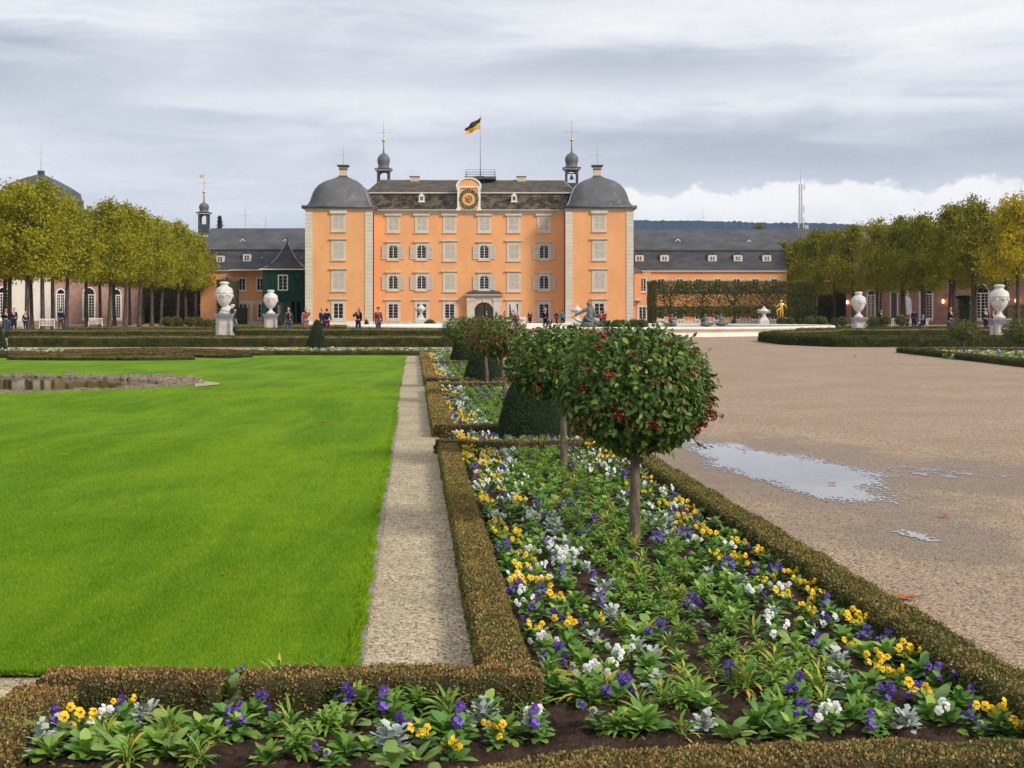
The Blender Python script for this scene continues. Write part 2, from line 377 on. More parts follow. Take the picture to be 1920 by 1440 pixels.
# bed geometry (axis direction AX)
def hx(x5): return lambda y: x5 + AX * (y - 5.2)           # a line parallel to the axis through x5 at y = 5.2
A_L, A_R = hx(-.125), hx(.095)                             # the long hedge left of the bed
C_L, C_R = hx(1.84), hx(2.07)                              # the hedge right of the bed
LAWN_R = hx(-.66)
def pathwob(y): return .04 * math.sin(y * 1.7) + .03 * math.sin(y * 4.1)
M_LAWN = None
def lawn_mat():
    m = bpy.data.materials.new('lawn_turf'); m.use_nodes = True; t = NT(m.node_tree); p = t.n['Principled BSDF']; co = t.pos()
    n1 = t.ramp(t.noise(t.scale(co, .5, .22, 1), 1.1, 4, .6, .6), .35, .68)
    n2 = t.noise(t.scale(co, 1, .4, 1), 55, 5, .75)
    n3 = t.ramp(t.noise(t.scale(co, 1.2, .16, 1), 1.6, 5, .7, .4), .35, .72)
    col = t.mixc(n1, (.092, .21, .004), (.19, .325, .008))
    col = t.mixc(t.ramp(n2, .3, .7, 0, .55), col, (.06, .175, .004))
    col = t.mixc(t.mul(n3, .5), col, (.22, .36, .012))
    t.l.new(col, p.inputs['Base Color']); p.inputs['Roughness'].default_value = .9; p.inputs['Specular IOR Level'].default_value = .1
    b = t.n.new('ShaderNodeBump'); b.inputs['Strength'].default_value = .7; b.inputs['Distance'].default_value = .03
    t.l.new(n2, b.inputs['Height']); t.l.new(b.outputs[0], p.inputs['Normal'])
    return m
M_LAWN = lawn_mat()
def lawn_edge(y): return LAWN_R(y) - .03 + .010 * math.sin(y * 1.1) + .005 * math.sin(y * 6.1 + 1)
ys_l = list(np.arange(5.62, 12, .15)) + list(np.arange(12, 49.6, .5))
# the lawn has a hollow for the pond, so it is built as four sheets round it joined in one mesh
PCX, PCY, PRX, PRY = -14.35, 29.0, 7.0, 3.9
def lawn():
    mb = MB()
    def part(fl, fr, ys):
        vs = []; fs = []
        for y in ys: vs += [(fl(y), y, .03), (fr(y), y, .03)]
        for j in range(len(ys) - 1): fs.append((2 * j, 2 * j + 1, 2 * j + 3, 2 * j + 2))
        mb.addf(vs, fs, M_LAWN)
    y0, y1 = PCY - PRY, PCY + PRY
    part(lambda y: -24, lawn_edge, [y for y in ys_l if y < y0] + [y0])
    part(lambda y: -24, lawn_edge, [y1] + [y for y in ys_l if y > y1])
    ym = list(np.linspace(y0, y1, 41))
    def half(y): return PRX * math.sqrt(max(0, 1 - ((y - PCY) / PRY) ** 2))
    part(lambda y: PCX + half(y), lawn_edge, ym)
    part(lambda y: -24, lambda y: PCX - half(y), ym)
    # cut edge of the turf
    ys = ys_l
    mb.addf([(lawn_edge(y), y, z) for y in ys for z in (.03, -.02)], [(2 * j, 2 * j + 1, 2 * j + 3, 2 * j + 2) for j in range(len(ys) - 1)], M_SOIL)
    mb.addf([(-24, 5.62, .03), (lawn_edge(5.62), 5.62, .03), (lawn_edge(5.62), 5.62, 0), (-24, 5.62, 0)], [(0, 3, 2, 1)], M_SOIL)
    return tag(mb.build('lawn'), kind='structure')
lawn()
o = sheet('gravel_path', lambda y: LAWN_R(y) - .12, lambda y: A_L(y) + .05, [4.9, 8, 12, 20, 30, 40, 49.3], M_PALE, .006); tag(o, kind='structure')
o = sheet('gravel_path', lambda y: -24, lambda y: -1.7, [4.9, 5.7], M_PALE, .008); tag(o, kind='structure')
o = sheet('gravel_path', lambda y: -24, lambda y: -1.75, [1.5, 4.9], M_PALE, .008); tag(o, kind='structure')
o = sheet('gravel_path', lambda y: -1.7, lambda y: -.6, [5.2, 5.7], M_PALE, .008); tag(o, kind='structure')
# stone kerb strip beside the lawn
mb = MB(); y = 5.75
while y < 20:
    L = random.uniform(.9, 1.1); a, b = y, y + L - .012
    x0, x1 = LAWN_R(a) + .0, LAWN_R(b) + .0; w = .05; dz = .022 + random.uniform(-.004, .004)
    mb.hexa([(x0 - w, a, -.01), (x0 + w * .6, a, -.01), (x1 + w * .6, b, -.01), (x1 - w, b, -.01)], [(x0 - w, a, dz), (x0 + w * .6, a, dz), (x1 + w * .6, b, dz), (x1 - w, b, dz)], mat('kerb_stone', (.2, .18, .15), (.32, .29, .25), 12, .9, .3, 60, coord='pos')); y += L
tag(mb.build('kerb_strip'), kind='structure')

# soil with real unevenness near the camera
def soil():
    mb = MB()
    def patch(x0f, x1f, y0, y1, nx, ny, amp):
        vs = []; fs = []
        for j in range(ny + 1):
            y = y0 + (y1 - y0) * j / ny
            for i in range(nx + 1):
                x = x0f(y) + (x1f(y) - x0f(y)) * i / nx
                z = .012 + amp * (.5 + .3 * math.sin(x * 23 + 3 * math.sin(y * 9)) * math.sin(y * 27 + 2 * math.sin(x * 13)) + random.uniform(-.32, .32)) + .02 * math.sin(x * 3.1) ** 2
                vs.append((x, y, z))
        for j in range(ny):
            for i in range(nx): k = j * (nx + 1) + i; fs.append((k, k + 1, k + nx + 2, k + nx + 1))
        mb.addf(vs, fs, M_SOIL, True)
    patch(lambda y: A_R(y) - .1, lambda y: C_L(y) + .1, 5.15, 15, 90, 260, .03)
    patch(lambda y: -1.72, lambda y: C_L(y) + .1, 3.2, 5.15, 190, 90, .035)
    patch(lambda y: A_R(y) - .1, lambda y: C_L(y) + .1, 15, 50, 20, 120, .03)
    return tag(mb.build('soil_bed'), kind='structure')
soil()

# ------------------------------------------------------------------ hedges
def hedge(name, label, pts, w, h, leaf=.014, dens=3000, brown=(.15, .85), closed=False, group=None, core=None, z0=None, top_mat=None, rough=.016, lm=None):
    """clipped hedge along a polyline; leaves cover it. brown=(share low on the sides, share on top)"""
    pts = [Vector((p[0], p[1])) for p in pts]; n = len(pts)
    # resample
    fine = []
    step = max(.08, min(1.0, leaf * 6))
    for a, b in zip(pts[:-1], pts[1:]):
        k = max(1, int((b - a).length / step))
        for i in range(k): fine.append(a.lerp(b, i / k))
    fine.append(pts[-1])
    nrm = []
    for i in range(len(fine)):
        d = (fine[min(i + 1, len(fine) - 1)] - fine[max(i - 1, 0)]).normalized(); nrm.append(Vector((-d.y, d.x)))
    sec = [(-.5, 0), (-.5, .55), (-.49, .86), (-.40, 1.0), (-.13, 1.0), (.13, 1.0), (.40, 1.0), (.49, .86), (.5, .55), (.5, 0)]
    V = []; Q = []; MI = []
    K = len(sec)
    for i, p in enumerate(fine):
        zb = gz(p.y) if z0 is None else z0
        endf = 1.0
        jx = .02 * math.sin(i * 1.3) ; 
        for (a, b) in sec:
            r = rough
            V.append((p.x + nrm[i].x * a * w + random.uniform(-r, r), p.y + nrm[i].y * a * w + random.uniform(-r, r), zb - .01 + b * h * (1 + .03 * math.sin(i * .37)) + random.uniform(-r, r) * .6))
    for i in range(len(fine) - 1):
        for j in range(K - 1):
            Q.append((i * K + j, i * K + j + 1, (i + 1) * K + j + 1, (i + 1) * K + j)); MI.append(3 if (top_mat and 2 <= j <= 6) else 0)
    for base in (0, (len(fine) - 1) * K):
        for j in range(4): 
            q = (base + j, base + j + 1, base + K - 2 - j, base + K - 1 - j)
            Q.append(q if base else q[::-1]); MI.append(0)
    V = np.array(V); Q = np.array(Q); MI = np.array(MI)
    # orient faces is not needed (closed shading); scatter leaves by face area
    a, b, c, d = (V[Q[:, k]] for k in range(4))
    nn = np.cross(b - a, d - a); area = np.linalg.norm(nn, axis=1) + 1e-12; nn = nn / area[:, None]
    cen = (a + b + c + d) / 4; ax = np.array([[f.x, f.y, 0] for f in fine])
    ymid = np.array([gz(y) for y in cen[:, 1]]) if z0 is None else z0
    # outward normal
    mid = np.concatenate([[ (V[i * K + 4] + V[i * K + 5]) / 2] for i in range(len(fine))])
    seg = np.concatenate([np.repeat(np.arange(len(fine) - 1), K - 1), [0] * 4, [len(fine) - 1] * 4])
    m3 = mid[seg].copy(); m3[:, 2] -= h * .5
    if len(fine) > 1: m3[-8:-4] = mid[0] * .7 + mid[1] * .3 + [0, 0, -h * .5]; m3[-8:-4] += (mid[min(3, len(fine) - 1)] - mid[0]) * .5; m3[-4:] = mid[-1] + (mid[max(-4, -len(fine))] - mid[-1]) * .5 + [0, 0, -h * .5]
    sgn = np.sign(np.sum(nn * (cen - m3), axis=1)); sgn[sgn == 0] = 1; nn = nn * sgn[:, None]
    if dens > 0:
        cnt = rng.poisson(area * dens); idx = np.repeat(np.arange(len(Q)), cnt); N = len(idx)
        u, v = rng.random((N, 1)), rng.random((N, 1))
        P = (a[idx] * (1 - u) + b[idx] * u) * (1 - v) + (d[idx] * (1 - u) + c[idx] * u) * v
        nr = nn[idx]
        D = nr * 1.0 + rnd_unit(N) * 1.1 + np.array([0, 0, .25])
        P = P + nr * (rng.random((N, 1)) * leaf * .9 - leaf * .35)
        LL = leaf * rng.uniform(.7, 1.5, N); LV, LQ = quads_leaf(P, D, nr + rnd_unit(N) * .9, LL, LL * .62, .12)
        zr = np.clip((P[:, 2] - ymid[idx] if z0 is None else P[:, 2] - z0) / h, 0, 1)
        pat = .5 + .5 * np.sin(P[:, 0] * 3.1 + 2 * np.sin(P[:, 1] * 2.3)) * np.sin(P[:, 1] * 2.9 + 1.3)
        pr = brown[0] + (brown[1] - brown[0]) * np.clip((zr - .62) / .36, 0, 1); pr = pr * (.65 + .6 * pat)
        LM = np.where(rng.random(N) < pr, 2, 1)
        Q = np.concatenate([Q, LQ + len(V)]); V = np.concatenate([V, LV]); MI = np.concatenate([MI, LM])
    me = np_mesh(name, V, Q, [core or M_BOXC, *(lm or (M_BOXG, M_BOXB)), top_mat or M_BOXC], MI)
    return tag(link(name, me), label, 'hedge', group)

GH = 'low clipped box hedges edging the flower bed'
def ln(f, y0, y1, dx=0): return [(f(y0) + dx, y0), (f(y1) + dx, y1)]
midA = lambda y: (A_L(y) + A_R(y)) / 2; midC = lambda y: (C_L(y) + C_R(y)) / 2
hedge('box_hedge', 'low brown-tipped box hedge between the near pale gravel path and flower bed', ln(midA, 5.25, 14.4), .20, .16, .0115, 15500, (.2, .56), group=GH)
hedge('box_hedge', 'low browned box hedge farther along the pale gravel path beside yellow pansies', ln(midA, 16.6, 26.6), .25, .17, .022, 4200, (.3, .65), group=GH)
hedge('box_hedge', 'low box hedge stretch just beyond the second topiary cone beside pansies', ln(midA, 28.6, 38.4), .25, .17, .03, 1100, (.25, .8), group=GH)
hedge('box_hedge', 'farthest low box hedge stretch along the gravel path below the berry trees', ln(midA, 39.0, 49.5), .26, .17, .035, 800, (.25, .7), group=GH)
hedge('box_hedge', 'long low box hedge between flower bed and wide brown gravel square', ln(midC, 4.4, 15.2), .21, .17, .012, 14000, (.12, .4), group=GH)
hedge('box_hedge', 'far part of the low box hedge behind berry trees on gravel square side', ln(midC, 15.2, 50), .24, .17, .03, 700, (.15, .5), group=GH)
hedge('box_hedge', 'low brown-topped box hedge running across the very front of the picture', [(-.42, 3.5), (-.2, 3.86), (.2, 4.13), (.7, 4.18), (2.1, 4.26), (2.7, 4.3)], .23, .17, .0115, 17000, (.15, .62), group=GH)
hedge('box_hedge', 'low box hedge crossing from gravel path end to bed behind violet pansies', [(-1.07, 5.12), (.1, 5.17)], .2, .17, .0115, 16500, (.2, .7), group=GH)
hedge('box_hedge', 'short dark-sided box hedge with bare twigs at lawn corner, lower left', [(-1.86, 5.13), (-1.17, 5.13)], .19, .17, .0115, 16500, (.12, .9), group=GH)
hedge('box_hedge', 'rusty brown box hedge beside white gravel in the lower left corner', [(-1.84, 5.02), (-1.78, 3.2)], .23, .15, .0115, 16500, (.6, .95), group=GH)
# ties across the bed round the topiary cones
def tie(y, curve, label, wd=.2, leaf=.022, dens=2200, xa=None, xb=None):
    xa = A_L(y) if xa is None else xa; xb = C_L(y) if xb is None else xb
    pts = [(xa + (xb - xa) * t, y + .0767 * (xb - xa) * t - curve * math.sin(math.pi * t)) for t in np.linspace(0, 1, 9)]
    hedge('box_hedge', label, pts, wd, .16, leaf, dens, (.25, .7), group=GH)
tie(14.75, .25, 'curved low box hedge across the bed in front of the nearest topiary cone')
tie(16.75, 0, 'low box hedge across the bed behind the nearest topiary cone')
tie(27.2, .2, 'thin low box hedge across the bed before the second topiary cone', leaf=.03, dens=1100)
tie(28.9, 0, 'thin low box hedge across the bed beyond the second topiary cone', leaf=.03, dens=1100)
tie(39.4, 0, 'distant low box hedge across the bed before the farthest topiary cone', leaf=.035, dens=800)

def far_hedge(label, pts, w, h, brown=(.08, .35), dens=200, leaf=.06, top=None, group='clipped hedges along the cross paths'):
    return hedge('clipped_hedge', label, pts, w, h, leaf, dens, brown, core=M_BOXCF, top_mat=top, group=group, rough=.02, lm=(M_BOXGF, M_BOXBF))
def gp(px, py, h=0): return g(px, py, h)
# left side of the parterre: long front hedge, second hedge, low ones
Yf = g(400, 651)[1]
far_hedge('long dark clipped hedge behind the cross path, left of the berry trees', [(wx(14, Yf), Yf + .6), (wx(850, Yf), Yf + .6)], 1.1, .52, top=M_BOXCT)
far_hedge('second long clipped hedge behind the front one, below the people', [(wx(440, 74), 74.5), (wx(868, 74), 74.5)], 1.0, .55, top=M_BOXCT)
far_hedge('low brownish hedge left of the nearer tall urn, below the lime trees', [(wx(10, 75), 75.5), (wx(400, 75), 75.5)], 1.4, .45, (.3, .6), top=M_BOXCT)
far_hedge('thin clipped hedge behind the second left urn, below the green pavilion', [(wx(440, 92), 92), (wx(650, 92), 92)], .9, .5, top=M_BOXCT)
far_hedge('pale low hedge far left between the urn and lime tree trunks', [(wx(130, 92), 92), (wx(400, 92), 92)], 1.2, .4, (.3, .5), top=M_BOXCT)
# right side
r0 = g(1442, 641); r1 = g(1490, 647); r2 = g(1580, 651)
far_hedge('long dark clipped hedge along the far edge of the gravel square, right', [(r0[0], r0[1] + .5), (r1[0], r1[1] + .4), (r2[0], r2[1] + .5), (wx(1750, r2[1]), r2[1] + .5), (33, r2[1] + .5)], 1.0, .5, (.04, .2), dens=330)
far_hedge('slanting clipped hedge joining the long right hedge below the basin rim', [(r0[0] + .3, r0[1] + 1.2), (wx(1570, 75), 75)], .9, .5, top=M_BOXCT)
far_hedge('second clipped hedge behind the long right one, beneath the urns', [(wx(1500, 75), 75.5), (wx(2050, 75), 75.5)], 1.1, .52, top=M_BOXCT)
far_hedge('third thin clipped hedge right of the basin, under the lime trees', [(wx(1560, 88), 88), (wx(2080, 88), 88)], .9, .45, (.05, .2))
# right bed
b0 = g(1690, 661); b1 = g(1925, 688)
far_hedge('low hedge edging the right flower bed with two small berry trees', [b0, g(1760, 669), g(1840, 678), b1, g(2030, 700)], .42, .2, (.1, .35), 500, .04)
far_hedge('thin low hedge behind the small berry trees in the right bed', [(b0[0] + .2, b0[1] + .5), g(1800, 660.5), g(1960, 660.5)], .4, .18, (.1, .35), 400, .04)
strip('soil_bed', [b0, g(1840, 678), g(2030, 700), g(2030, 662), g(1800, 661)], M_SOIL, .012)
# cross path left in front of hedges, rosy gravel is the ground itself; a flower border and scroll hedges north of the lawn
far_hedge('low edging hedge right behind the far end of the lawn', [(wx(440, 50.2), 50.2), (wx(800, 50.2), 50.2)], .35, .17, (.3, .6), 500, .04)
far_hedge('low hedge edging the far lawn at the left, before the border flowers', [(wx(-60, 46.5), 46.5), (wx(30, 46.5), 46.5)], .35, .18, (.3, .6), 500, .04)
# scroll parterre
k = 0
for (pts, lab) in (([(25, 676), (150, 677), (225, 677)], 'first low scroll hedge at the left edge of the lawn'), ([(228, 677), (300, 677), (360, 676)], 'second low scroll hedge at the far lawn edge'),
                   ([(0, 668), (120, 671), (240, 668), (330, 664)], 'sweeping low scroll hedge left of the topiary cone'), ([(80, 672), (180, 668), (300, 669), (440, 673)], 'wavy low scroll hedge crossing the far parterre'),
                   ([(210, 663), (320, 661), (420, 665), (500, 668)], 'farthest low scroll hedge by the cross path'), ([(300, 672), (380, 670), (460, 672)], 'short inner scroll hedge of the far parterre'),
                   ([(120, 665), (200, 664), (290, 666)], 'curled low scroll hedge near the left border flowers')):
    far_hedge(lab, [g(*p) for p in pts], .75, .17, (.35, .75), 500, .045, M_BOXCT, group='scroll hedges of the far parterre')

# ------------------------------------------------------------------ trees
def linden_mesh(seed, n=10500, mt=None, H0=4.8):
    global rng
    keep = rng; rng = np.random.default_rng(seed); rnd = random.Random(seed)
    H1 = 12.3
    def prof(t): return 2.85 * (1 - .12 * abs(t - .3)) * (1 - max(0, (t - .30) / .70) ** 1.8 * .86) * (.72 + .28 * min(1, t / .15))
    cl = []
    for k in range(64):
        t = rnd.random() ** .9; r = prof(t) * (rnd.random() ** .45); a = rnd.uniform(0, 2 * math.pi)
        cl.append((r * math.cos(a), r * math.sin(a), H0 + .3 + t * (H1 - H0 - .9), rnd.uniform(.5, .95)))
    for k in range(26):
        a = rnd.uniform(0, 6.28); r = rnd.uniform(0, 2.6); cl.append((r * math.cos(a), r * math.sin(a), H1 - .45 - .22 * r * r + rnd.uniform(-.2, .7), rnd.uniform(.2, .36)))
    cl = np.array(cl); wts = cl[:, 3] ** 2.3; idx = rng.choice(len(cl), n, p=wts / wts.sum())
    P = cl[idx, :3] + rng.normal(size=(n, 3)) * cl[idx, 3:4] * [.62, .62, .5]
    P[:, 2] = np.clip(P[:, 2], H0 - .3 + .5 * rng.random(n), None)
    L = rng.uniform(.14, .29, n); D = rnd_unit(n) + [0, 0, -.25]
    V, Q = quads_leaf(P, D, rnd_unit(n) + [0, 0, .7], L, L * .8, .1)
    me = np_mesh('crown', V, Q, [mt or M_LIND])
    mb = MB(); lean = rnd.uniform(-.22, .22); ly = rnd.uniform(-.15, .15)
    top = (lean, ly, 5.6)
    mb.tube([(0, 0, -.05), (0, 0, .15), (lean * .2, ly * .3, 1.5), (lean * .7, ly * .6, 3.5), top, (lean, 0, 8), (lean * .5, 0, 11.2)], [.34, .24, .19, .175, .16, .1, .03], M_BARK, 10)
    for k in range(11):
        a = rnd.uniform(0, 6.28); z = rnd.uniform(4.6, 9.5); L2 = rnd.uniform(1.4, 2.3); r = rnd.uniform(.04, .07)
        mb.tube([(lean * .9, ly * .8, z), (lean + math.cos(a) * L2 * .5, ly + math.sin(a) * L2 * .5, z + .7), (lean + math.cos(a) * L2, ly + math.sin(a) * L2, z + 1.9)], [r, r * .7, .015], M_BARK, 6)
    tm = mb.build('trunk'); tme = tm.data; bpy.data.objects.remove(tm)
    rng = keep
    return me, tme
LV = [linden_mesh(s) for s in (11, 12, 13, 14)]
LVR = [linden_mesh(s, mt=M_LIND_R, H0=4.05) for s in (15, 16, 17, 18)]; LY = linden_mesh(21, mt=M_LINDY, H0=4.3)
ORD = ['nearest', 'second', 'third', 'fourth', 'fifth', 'sixth', 'seventh', 'eighth', 'ninth', 'tenth', 'eleventh', 'twelfth']
def linden(X, Y, variant, label, group, s=1.):
    t = empty('linden_tree', (X, Y, gz(Y)), random.uniform(0, 6.28), label, 'tree', group); t.scale = (s * random.uniform(.95, 1.05), s * random.uniform(.95, 1.05), s * random.uniform(.965, 1.04))
    link('crown', variant[0], t); link('trunk', variant[1], t); return t
def row(x0, Ys, var, side, rowname, s=1.):
    for i, Y in enumerate(Ys):
        linden(x0 + AX * Y + random.uniform(-.25, .25), Y + random.uniform(-.4, .4), var[(i * 3 + int(abs(x0))) % len(var)], f'lime tree in the {side}, {ORD[i]} from the camera in its {rowname} row', 'lime trees of the two avenues', s)
row(-29.7, [124.8, 131.3, 137.9, 145, 152, 160, 167.3, 174.5, 182], LV, 'left avenue', 'inner', 1.0)
row(-35.2, [138, 144.5, 151, 158, 165], LV, 'left avenue', 'outer')
for px_, Y_, lb_ in ((124, 108, 'lime tree ending the tall left group beside the avenue gap'), (99, 114, 'lime tree behind the last one of the tall left group'), (80, 101.5, 'tall lime tree second from the gap in the left group'), (50, 98, 'tallest lime tree of the left group, before the mansard roof'), (18, 104, 'lime tree at far left behind the visitors'), (-22, 100, 'lime tree mostly cut by the left picture edge'), (8, 116, 'lime tree deep behind the far left visitors'), (60, 118, 'lime tree in the back row of the left group')):
    linden(wx(px_, Y_), Y_, LV[int(px_) % 4], lb_, 'lime trees of the two avenues', .92)
row(55.0, [125.5, 131.5, 138, 145, 152, 160, 167.5, 175, 182.5, 190], LVR, 'right avenue', 'inner')
row(60.4, [130, 137, 144, 151, 158, 165], LVR, 'right avenue', 'outer')
linden(wx(1908, 116), 116, LY, 'yellow-leaved lime tree cut by the right edge of the picture', 'lime trees of the two avenues')
linden(wx(1975, 121), 121, LY, 'yellow lime tree standing outside behind the other yellow one', 'lime trees of the two avenues')

# crab-apple standards
def crab(px, py, crown_c, r, zb, zt, n, label, mt, leafL, berries, bend=(0, 0), seed=1, see=0, tr=.034, name='crab_apple_tree'):
    global rng
    rng = np.random.default_rng(seed); rnd = random.Random(seed)
    X, Y = g(px, py); z0 = gz(Y); T = empty(name, (X, Y, z0), 0, label, 'tree', 'crab apple standards in the flower beds')
    ccx = wx(crown_c, Y) - X; zb -= z0; zt -= z0
    mb = MB()
    zc = zb + .12
    fork = (ccx * .55 + bend[0], 0, zc)
    mb.tube([(0, 0, -.05), (0, 0, .03), (bend[0] * .2, 0, zc * .33), (bend[0] * .5 + ccx * .2, .005, zc * .66), fork], [tr * 1.5, tr * 1.12, tr * 1.0, tr * .95, tr * .85], M_BARKC, 14)
    for k in range(17):
        a = k * 2.4 + rnd.uniform(-.3, .3); q = rnd.uniform(.4, .85); e = (ccx + r * q * math.cos(a), r * q * math.sin(a), zb + (zt - zb) * rnd.uniform(.35, .85))
        m1 = tuple(fork[i] * .55 + e[i] * .45 + (0, 0, -.04)[i] for i in range(3)); rr = tr * rnd.uniform(.25, .42)
        mb.tube([fork, m1, e], [rr, rr * .65, .004], M_BARKC, 7)
        for j in range(2):
            b = rnd.uniform(0, 6.28); mb.tube([m1, (m1[0] + .16 * math.cos(b), m1[1] + .16 * math.sin(b), m1[2] + rnd.uniform(.02, .15))], [rr * .5, .003], M_BARKC, 5)
    mb.build('trunk', T)
    # crown: dome above, drooping skirt below, leaves in a shell of clumps
    c = np.array([ccx, 0, zb + (zt - zb) * .42]); hz = (zt - zb) * .58; hb = (zt - zb) * .42
    u = rnd_unit(n)
    lump = np.zeros(n)
    for k in range(26):
        q = rnd_unit(1)[0]; lump += rnd.uniform(-.09, .10) * np.exp(-((1 - u @ q) / .045))
    rad = rng.uniform(.42, 1.0, n) ** .55 * (1 + lump)
    if see: rad = rng.uniform(.35, 1., n) ** .7 * (1 + lump)
    sup = (np.abs(u[:, 0]) ** 2.2 + np.abs(u[:, 1]) ** 2.2 + np.abs(u[:, 2]) ** 2.6) ** (-1 / 2.6)
    P = u * (rad * sup)[:, None] * np.array([r, r, 1.]); P[:, :2] *= (1 - .12 * np.clip(-P[:, 2:3], 0, 1) ** 1.5) ; P[:, 2] *= np.where(P[:, 2] > 0, hz, hb)
    P[:, 2] += np.where(P[:, 2] < 0, .03 * np.clip((np.hypot(P[:, 0], P[:, 1]) / r) ** 2, 0, 1.2) * (.55 + .45 * np.sin(np.arctan2(P[:, 1], P[:, 0]) * 5 + seed)), 0)
    P += c
    D = u * [1, 1, .3] * .7 + rnd_unit(n) * .8 + [0, 0, -.55]
    L = leafL * rng.uniform(.65, 1.3, n)
    nr = u + rnd_unit(n) * .55 + [0, 0, .35]
    V, Q = big_leaf(P, D, nr, L, L * rng.uniform(.5, .66, n))
    VC, QC = V, Q
    # twigs with leaves that stick out of the crown
    mb = MB(); PP = []; DD = []
    for k in range(int(64 * r / .55)):
        q = rnd_unit(1)[0]; q[2] = abs(q[2]) * .8 if rnd.random() < .6 else q[2]; q /= np.linalg.norm(q)
        s = (abs(q[0]) ** 2.5 + abs(q[1]) ** 2.5 + abs(q[2]) ** 2.5) ** (-1 / 2.5)
        a = c + q * s * np.array([r, r, hz if q[2] > 0 else hb]) * .9; b = a + (q + [0, 0, -.3 if q[2] > -.2 else .1]) * rnd.uniform(.06, .15)
        mb.tube([tuple(a), tuple(b)], [.003, .0015], M_BARKC, 4)
        for j in range(6): PP.append(a + (b - a) * (j / 5)); DD.append(q * .5 + rnd_unit(1)[0] * .8 + [0, 0, -.4])
    V, Q = big_leaf(np.array(PP), np.array(DD), rnd_unit(len(PP)) * .4 + [0, 0, 1.], leafL * rng.uniform(.6, 1.1, len(PP)), leafL * .5 * np.ones(len(PP)))
    tw = np.array(mb.v); tq = np.array(mb.f) + len(VC) + len(V); link('crown', np_mesh('crown', np.concatenate([VC, V, tw]), np.concatenate([QC, Q + len(VC), tq]), [mt, M_BARKC], np.concatenate([np.zeros(len(QC) + len(Q)), np.ones(len(tq))])), T)
    # fruit clusters
    for k in range(berries):
        mb = MB()
        q = rnd_unit(1)[0]; q[1] = -abs(q[1]) if rnd.random() < .7 else q[1]; q[2] = q[2] * .6 - .05; q /= np.linalg.norm(q)
        s = (abs(q[0]) ** 2.5 + abs(q[1]) ** 2.5 + abs(q[2]) ** 2.5) ** (-1 / 2.5)
        p = c + q * s * np.array([r, r, hz if q[2] > 0 else hb]) * rnd.uniform(.86, 1.0)
        for j in range(rnd.randint(4, 10)):
            o_ = p + np.array([rnd.gauss(0, .028), rnd.gauss(0, .02), rnd.gauss(0, .015)]); br = rnd.uniform(.0085, .012)
            mb.ellip(tuple(o_), (br, br, br * 1.05), M_BERRY, 8, 6)
        mb.build('fruit_cluster', T)
    return T
crab(1190, 1025, 1193, .51, .67, 1.53, 8200, 'nearest crab apple standard, large round crown with dark red fruit clusters', M_CRAB, .052, 50, seed=5, tr=.036)
crab(1057, 880, 1052, .56, .72, 1.50, 6600, 'second crab apple standard, partly hidden behind the nearest crown', M_CRAB, .055, 42, (.0, 0), seed=6, tr=.036)
crab(948, 758, 935, .58, .84, 1.585, 3300, 'leaning crab apple standard with reddish sparse crown and forked branches', M_CRABR, .062, 66, (-.06, 0), seed=8, see=1, tr=.035)
crab(913, 729, 902, .56, .82, 1.55, 3200, 'dark-leaved crab apple standard in front of the second topiary cone', M_CRAB, .065, 15, seed=9, tr=.034)
crab(877, 683, 866, .62, .72, 1.54, 2600, 'farthest crab apple standard of the flower bed, beside last topiary cone', M_CRAB, .07, 10, seed=10, tr=.034)
crab(1808, 668, 1805, .52, .62, 1.42, 2200, 'small round berry tree in the right bed, the left one', M_CRABR, .07, 26, seed=11, tr=.035)
crab(1905, 675, 1910, .55, .62, 1.44, 2200, 'small reddish berry tree at the right picture edge', M_CRABR, .07, 34, seed=12, tr=.035)
rng = np.random.default_rng(99)

def leafy_solid(name, label, cat, loc, prof, leaf, dens, mt, core, group=None, trunk=None):
    """topiary: lathe profile [(r,z)] covered with small leaves"""
    T = empty(name, loc, 0, label, cat, group)
    mb = MB(); mb.lathe(prof, core, n=28); co = mb.build('core'); me = co.data; bpy.data.objects.remove(co)
    V = []; Nn = []
    for (r0, z0), (r1, z1) in zip(prof[:-1], prof[1:]):
        sl = math.hypot(r1 - r0, z1 - z0); area = math.pi * (r0 + r1) * sl; n = rng.poisson(area * dens)
        t = rng.random(n); a = rng.random(n) * 2 * math.pi; r = r0 + (r1 - r0) * t; z = z0 + (z1 - z0) * t
        V.append(np.stack([r * np.cos(a), r * np.sin(a), z], 1)); nz = -(r1 - r0) / (sl + 1e-9); nh = (z1 - z0) / (sl + 1e-9)
        Nn.append(np.stack([nh * np.cos(a), nh * np.sin(a), np.full(n, nz)], 1))
    P = np.concatenate(V); N = np.concatenate(Nn); n = len(P); L = leaf * rng.uniform(.7, 1.5, n)
    P = P + N * (rng.random((n, 1)) - .5) * leaf * 1.3
    LV_, LQ_ = quads_leaf(P, N + rnd_unit(n) * .9 + [0, 0, .3], N + rnd_unit(n), L, L * .5, .1)
    link('foliage', np_mesh('foliage', LV_, LQ_, [mt]), T)
    link('inner_mass', me, T)
    if trunk: b = MB(); b.tube([(0, 0, 0), (0, 0, trunk[1])], [trunk[0], trunk[0] * .8], M_BARKC, 8); b.build('trunk', T)
    return T
M_YEWC = mat('yew_core', (.008, .014, .007), (.016, .026, .01), 9, .95, .4, 40)
def cone(px, py, r, h, label, leaf=.02, dens=5000, tip=.13):
    X, Y = g(px, py)
    prof = [(.01, 0), (r * .98, 0), (r, .06), (r * .90, h * .25), (r * .72, h * .5), (r * .47, h * .75), (r * .28, h * .91), (r * tip * 1.4, h * .985), (.012, h)]
    return leafy_solid('topiary_cone', label, 'topiary', (X, Y, gz(Y)), prof, leaf, dens, M_YEW, M_YEWC, 'clipped yew cones')
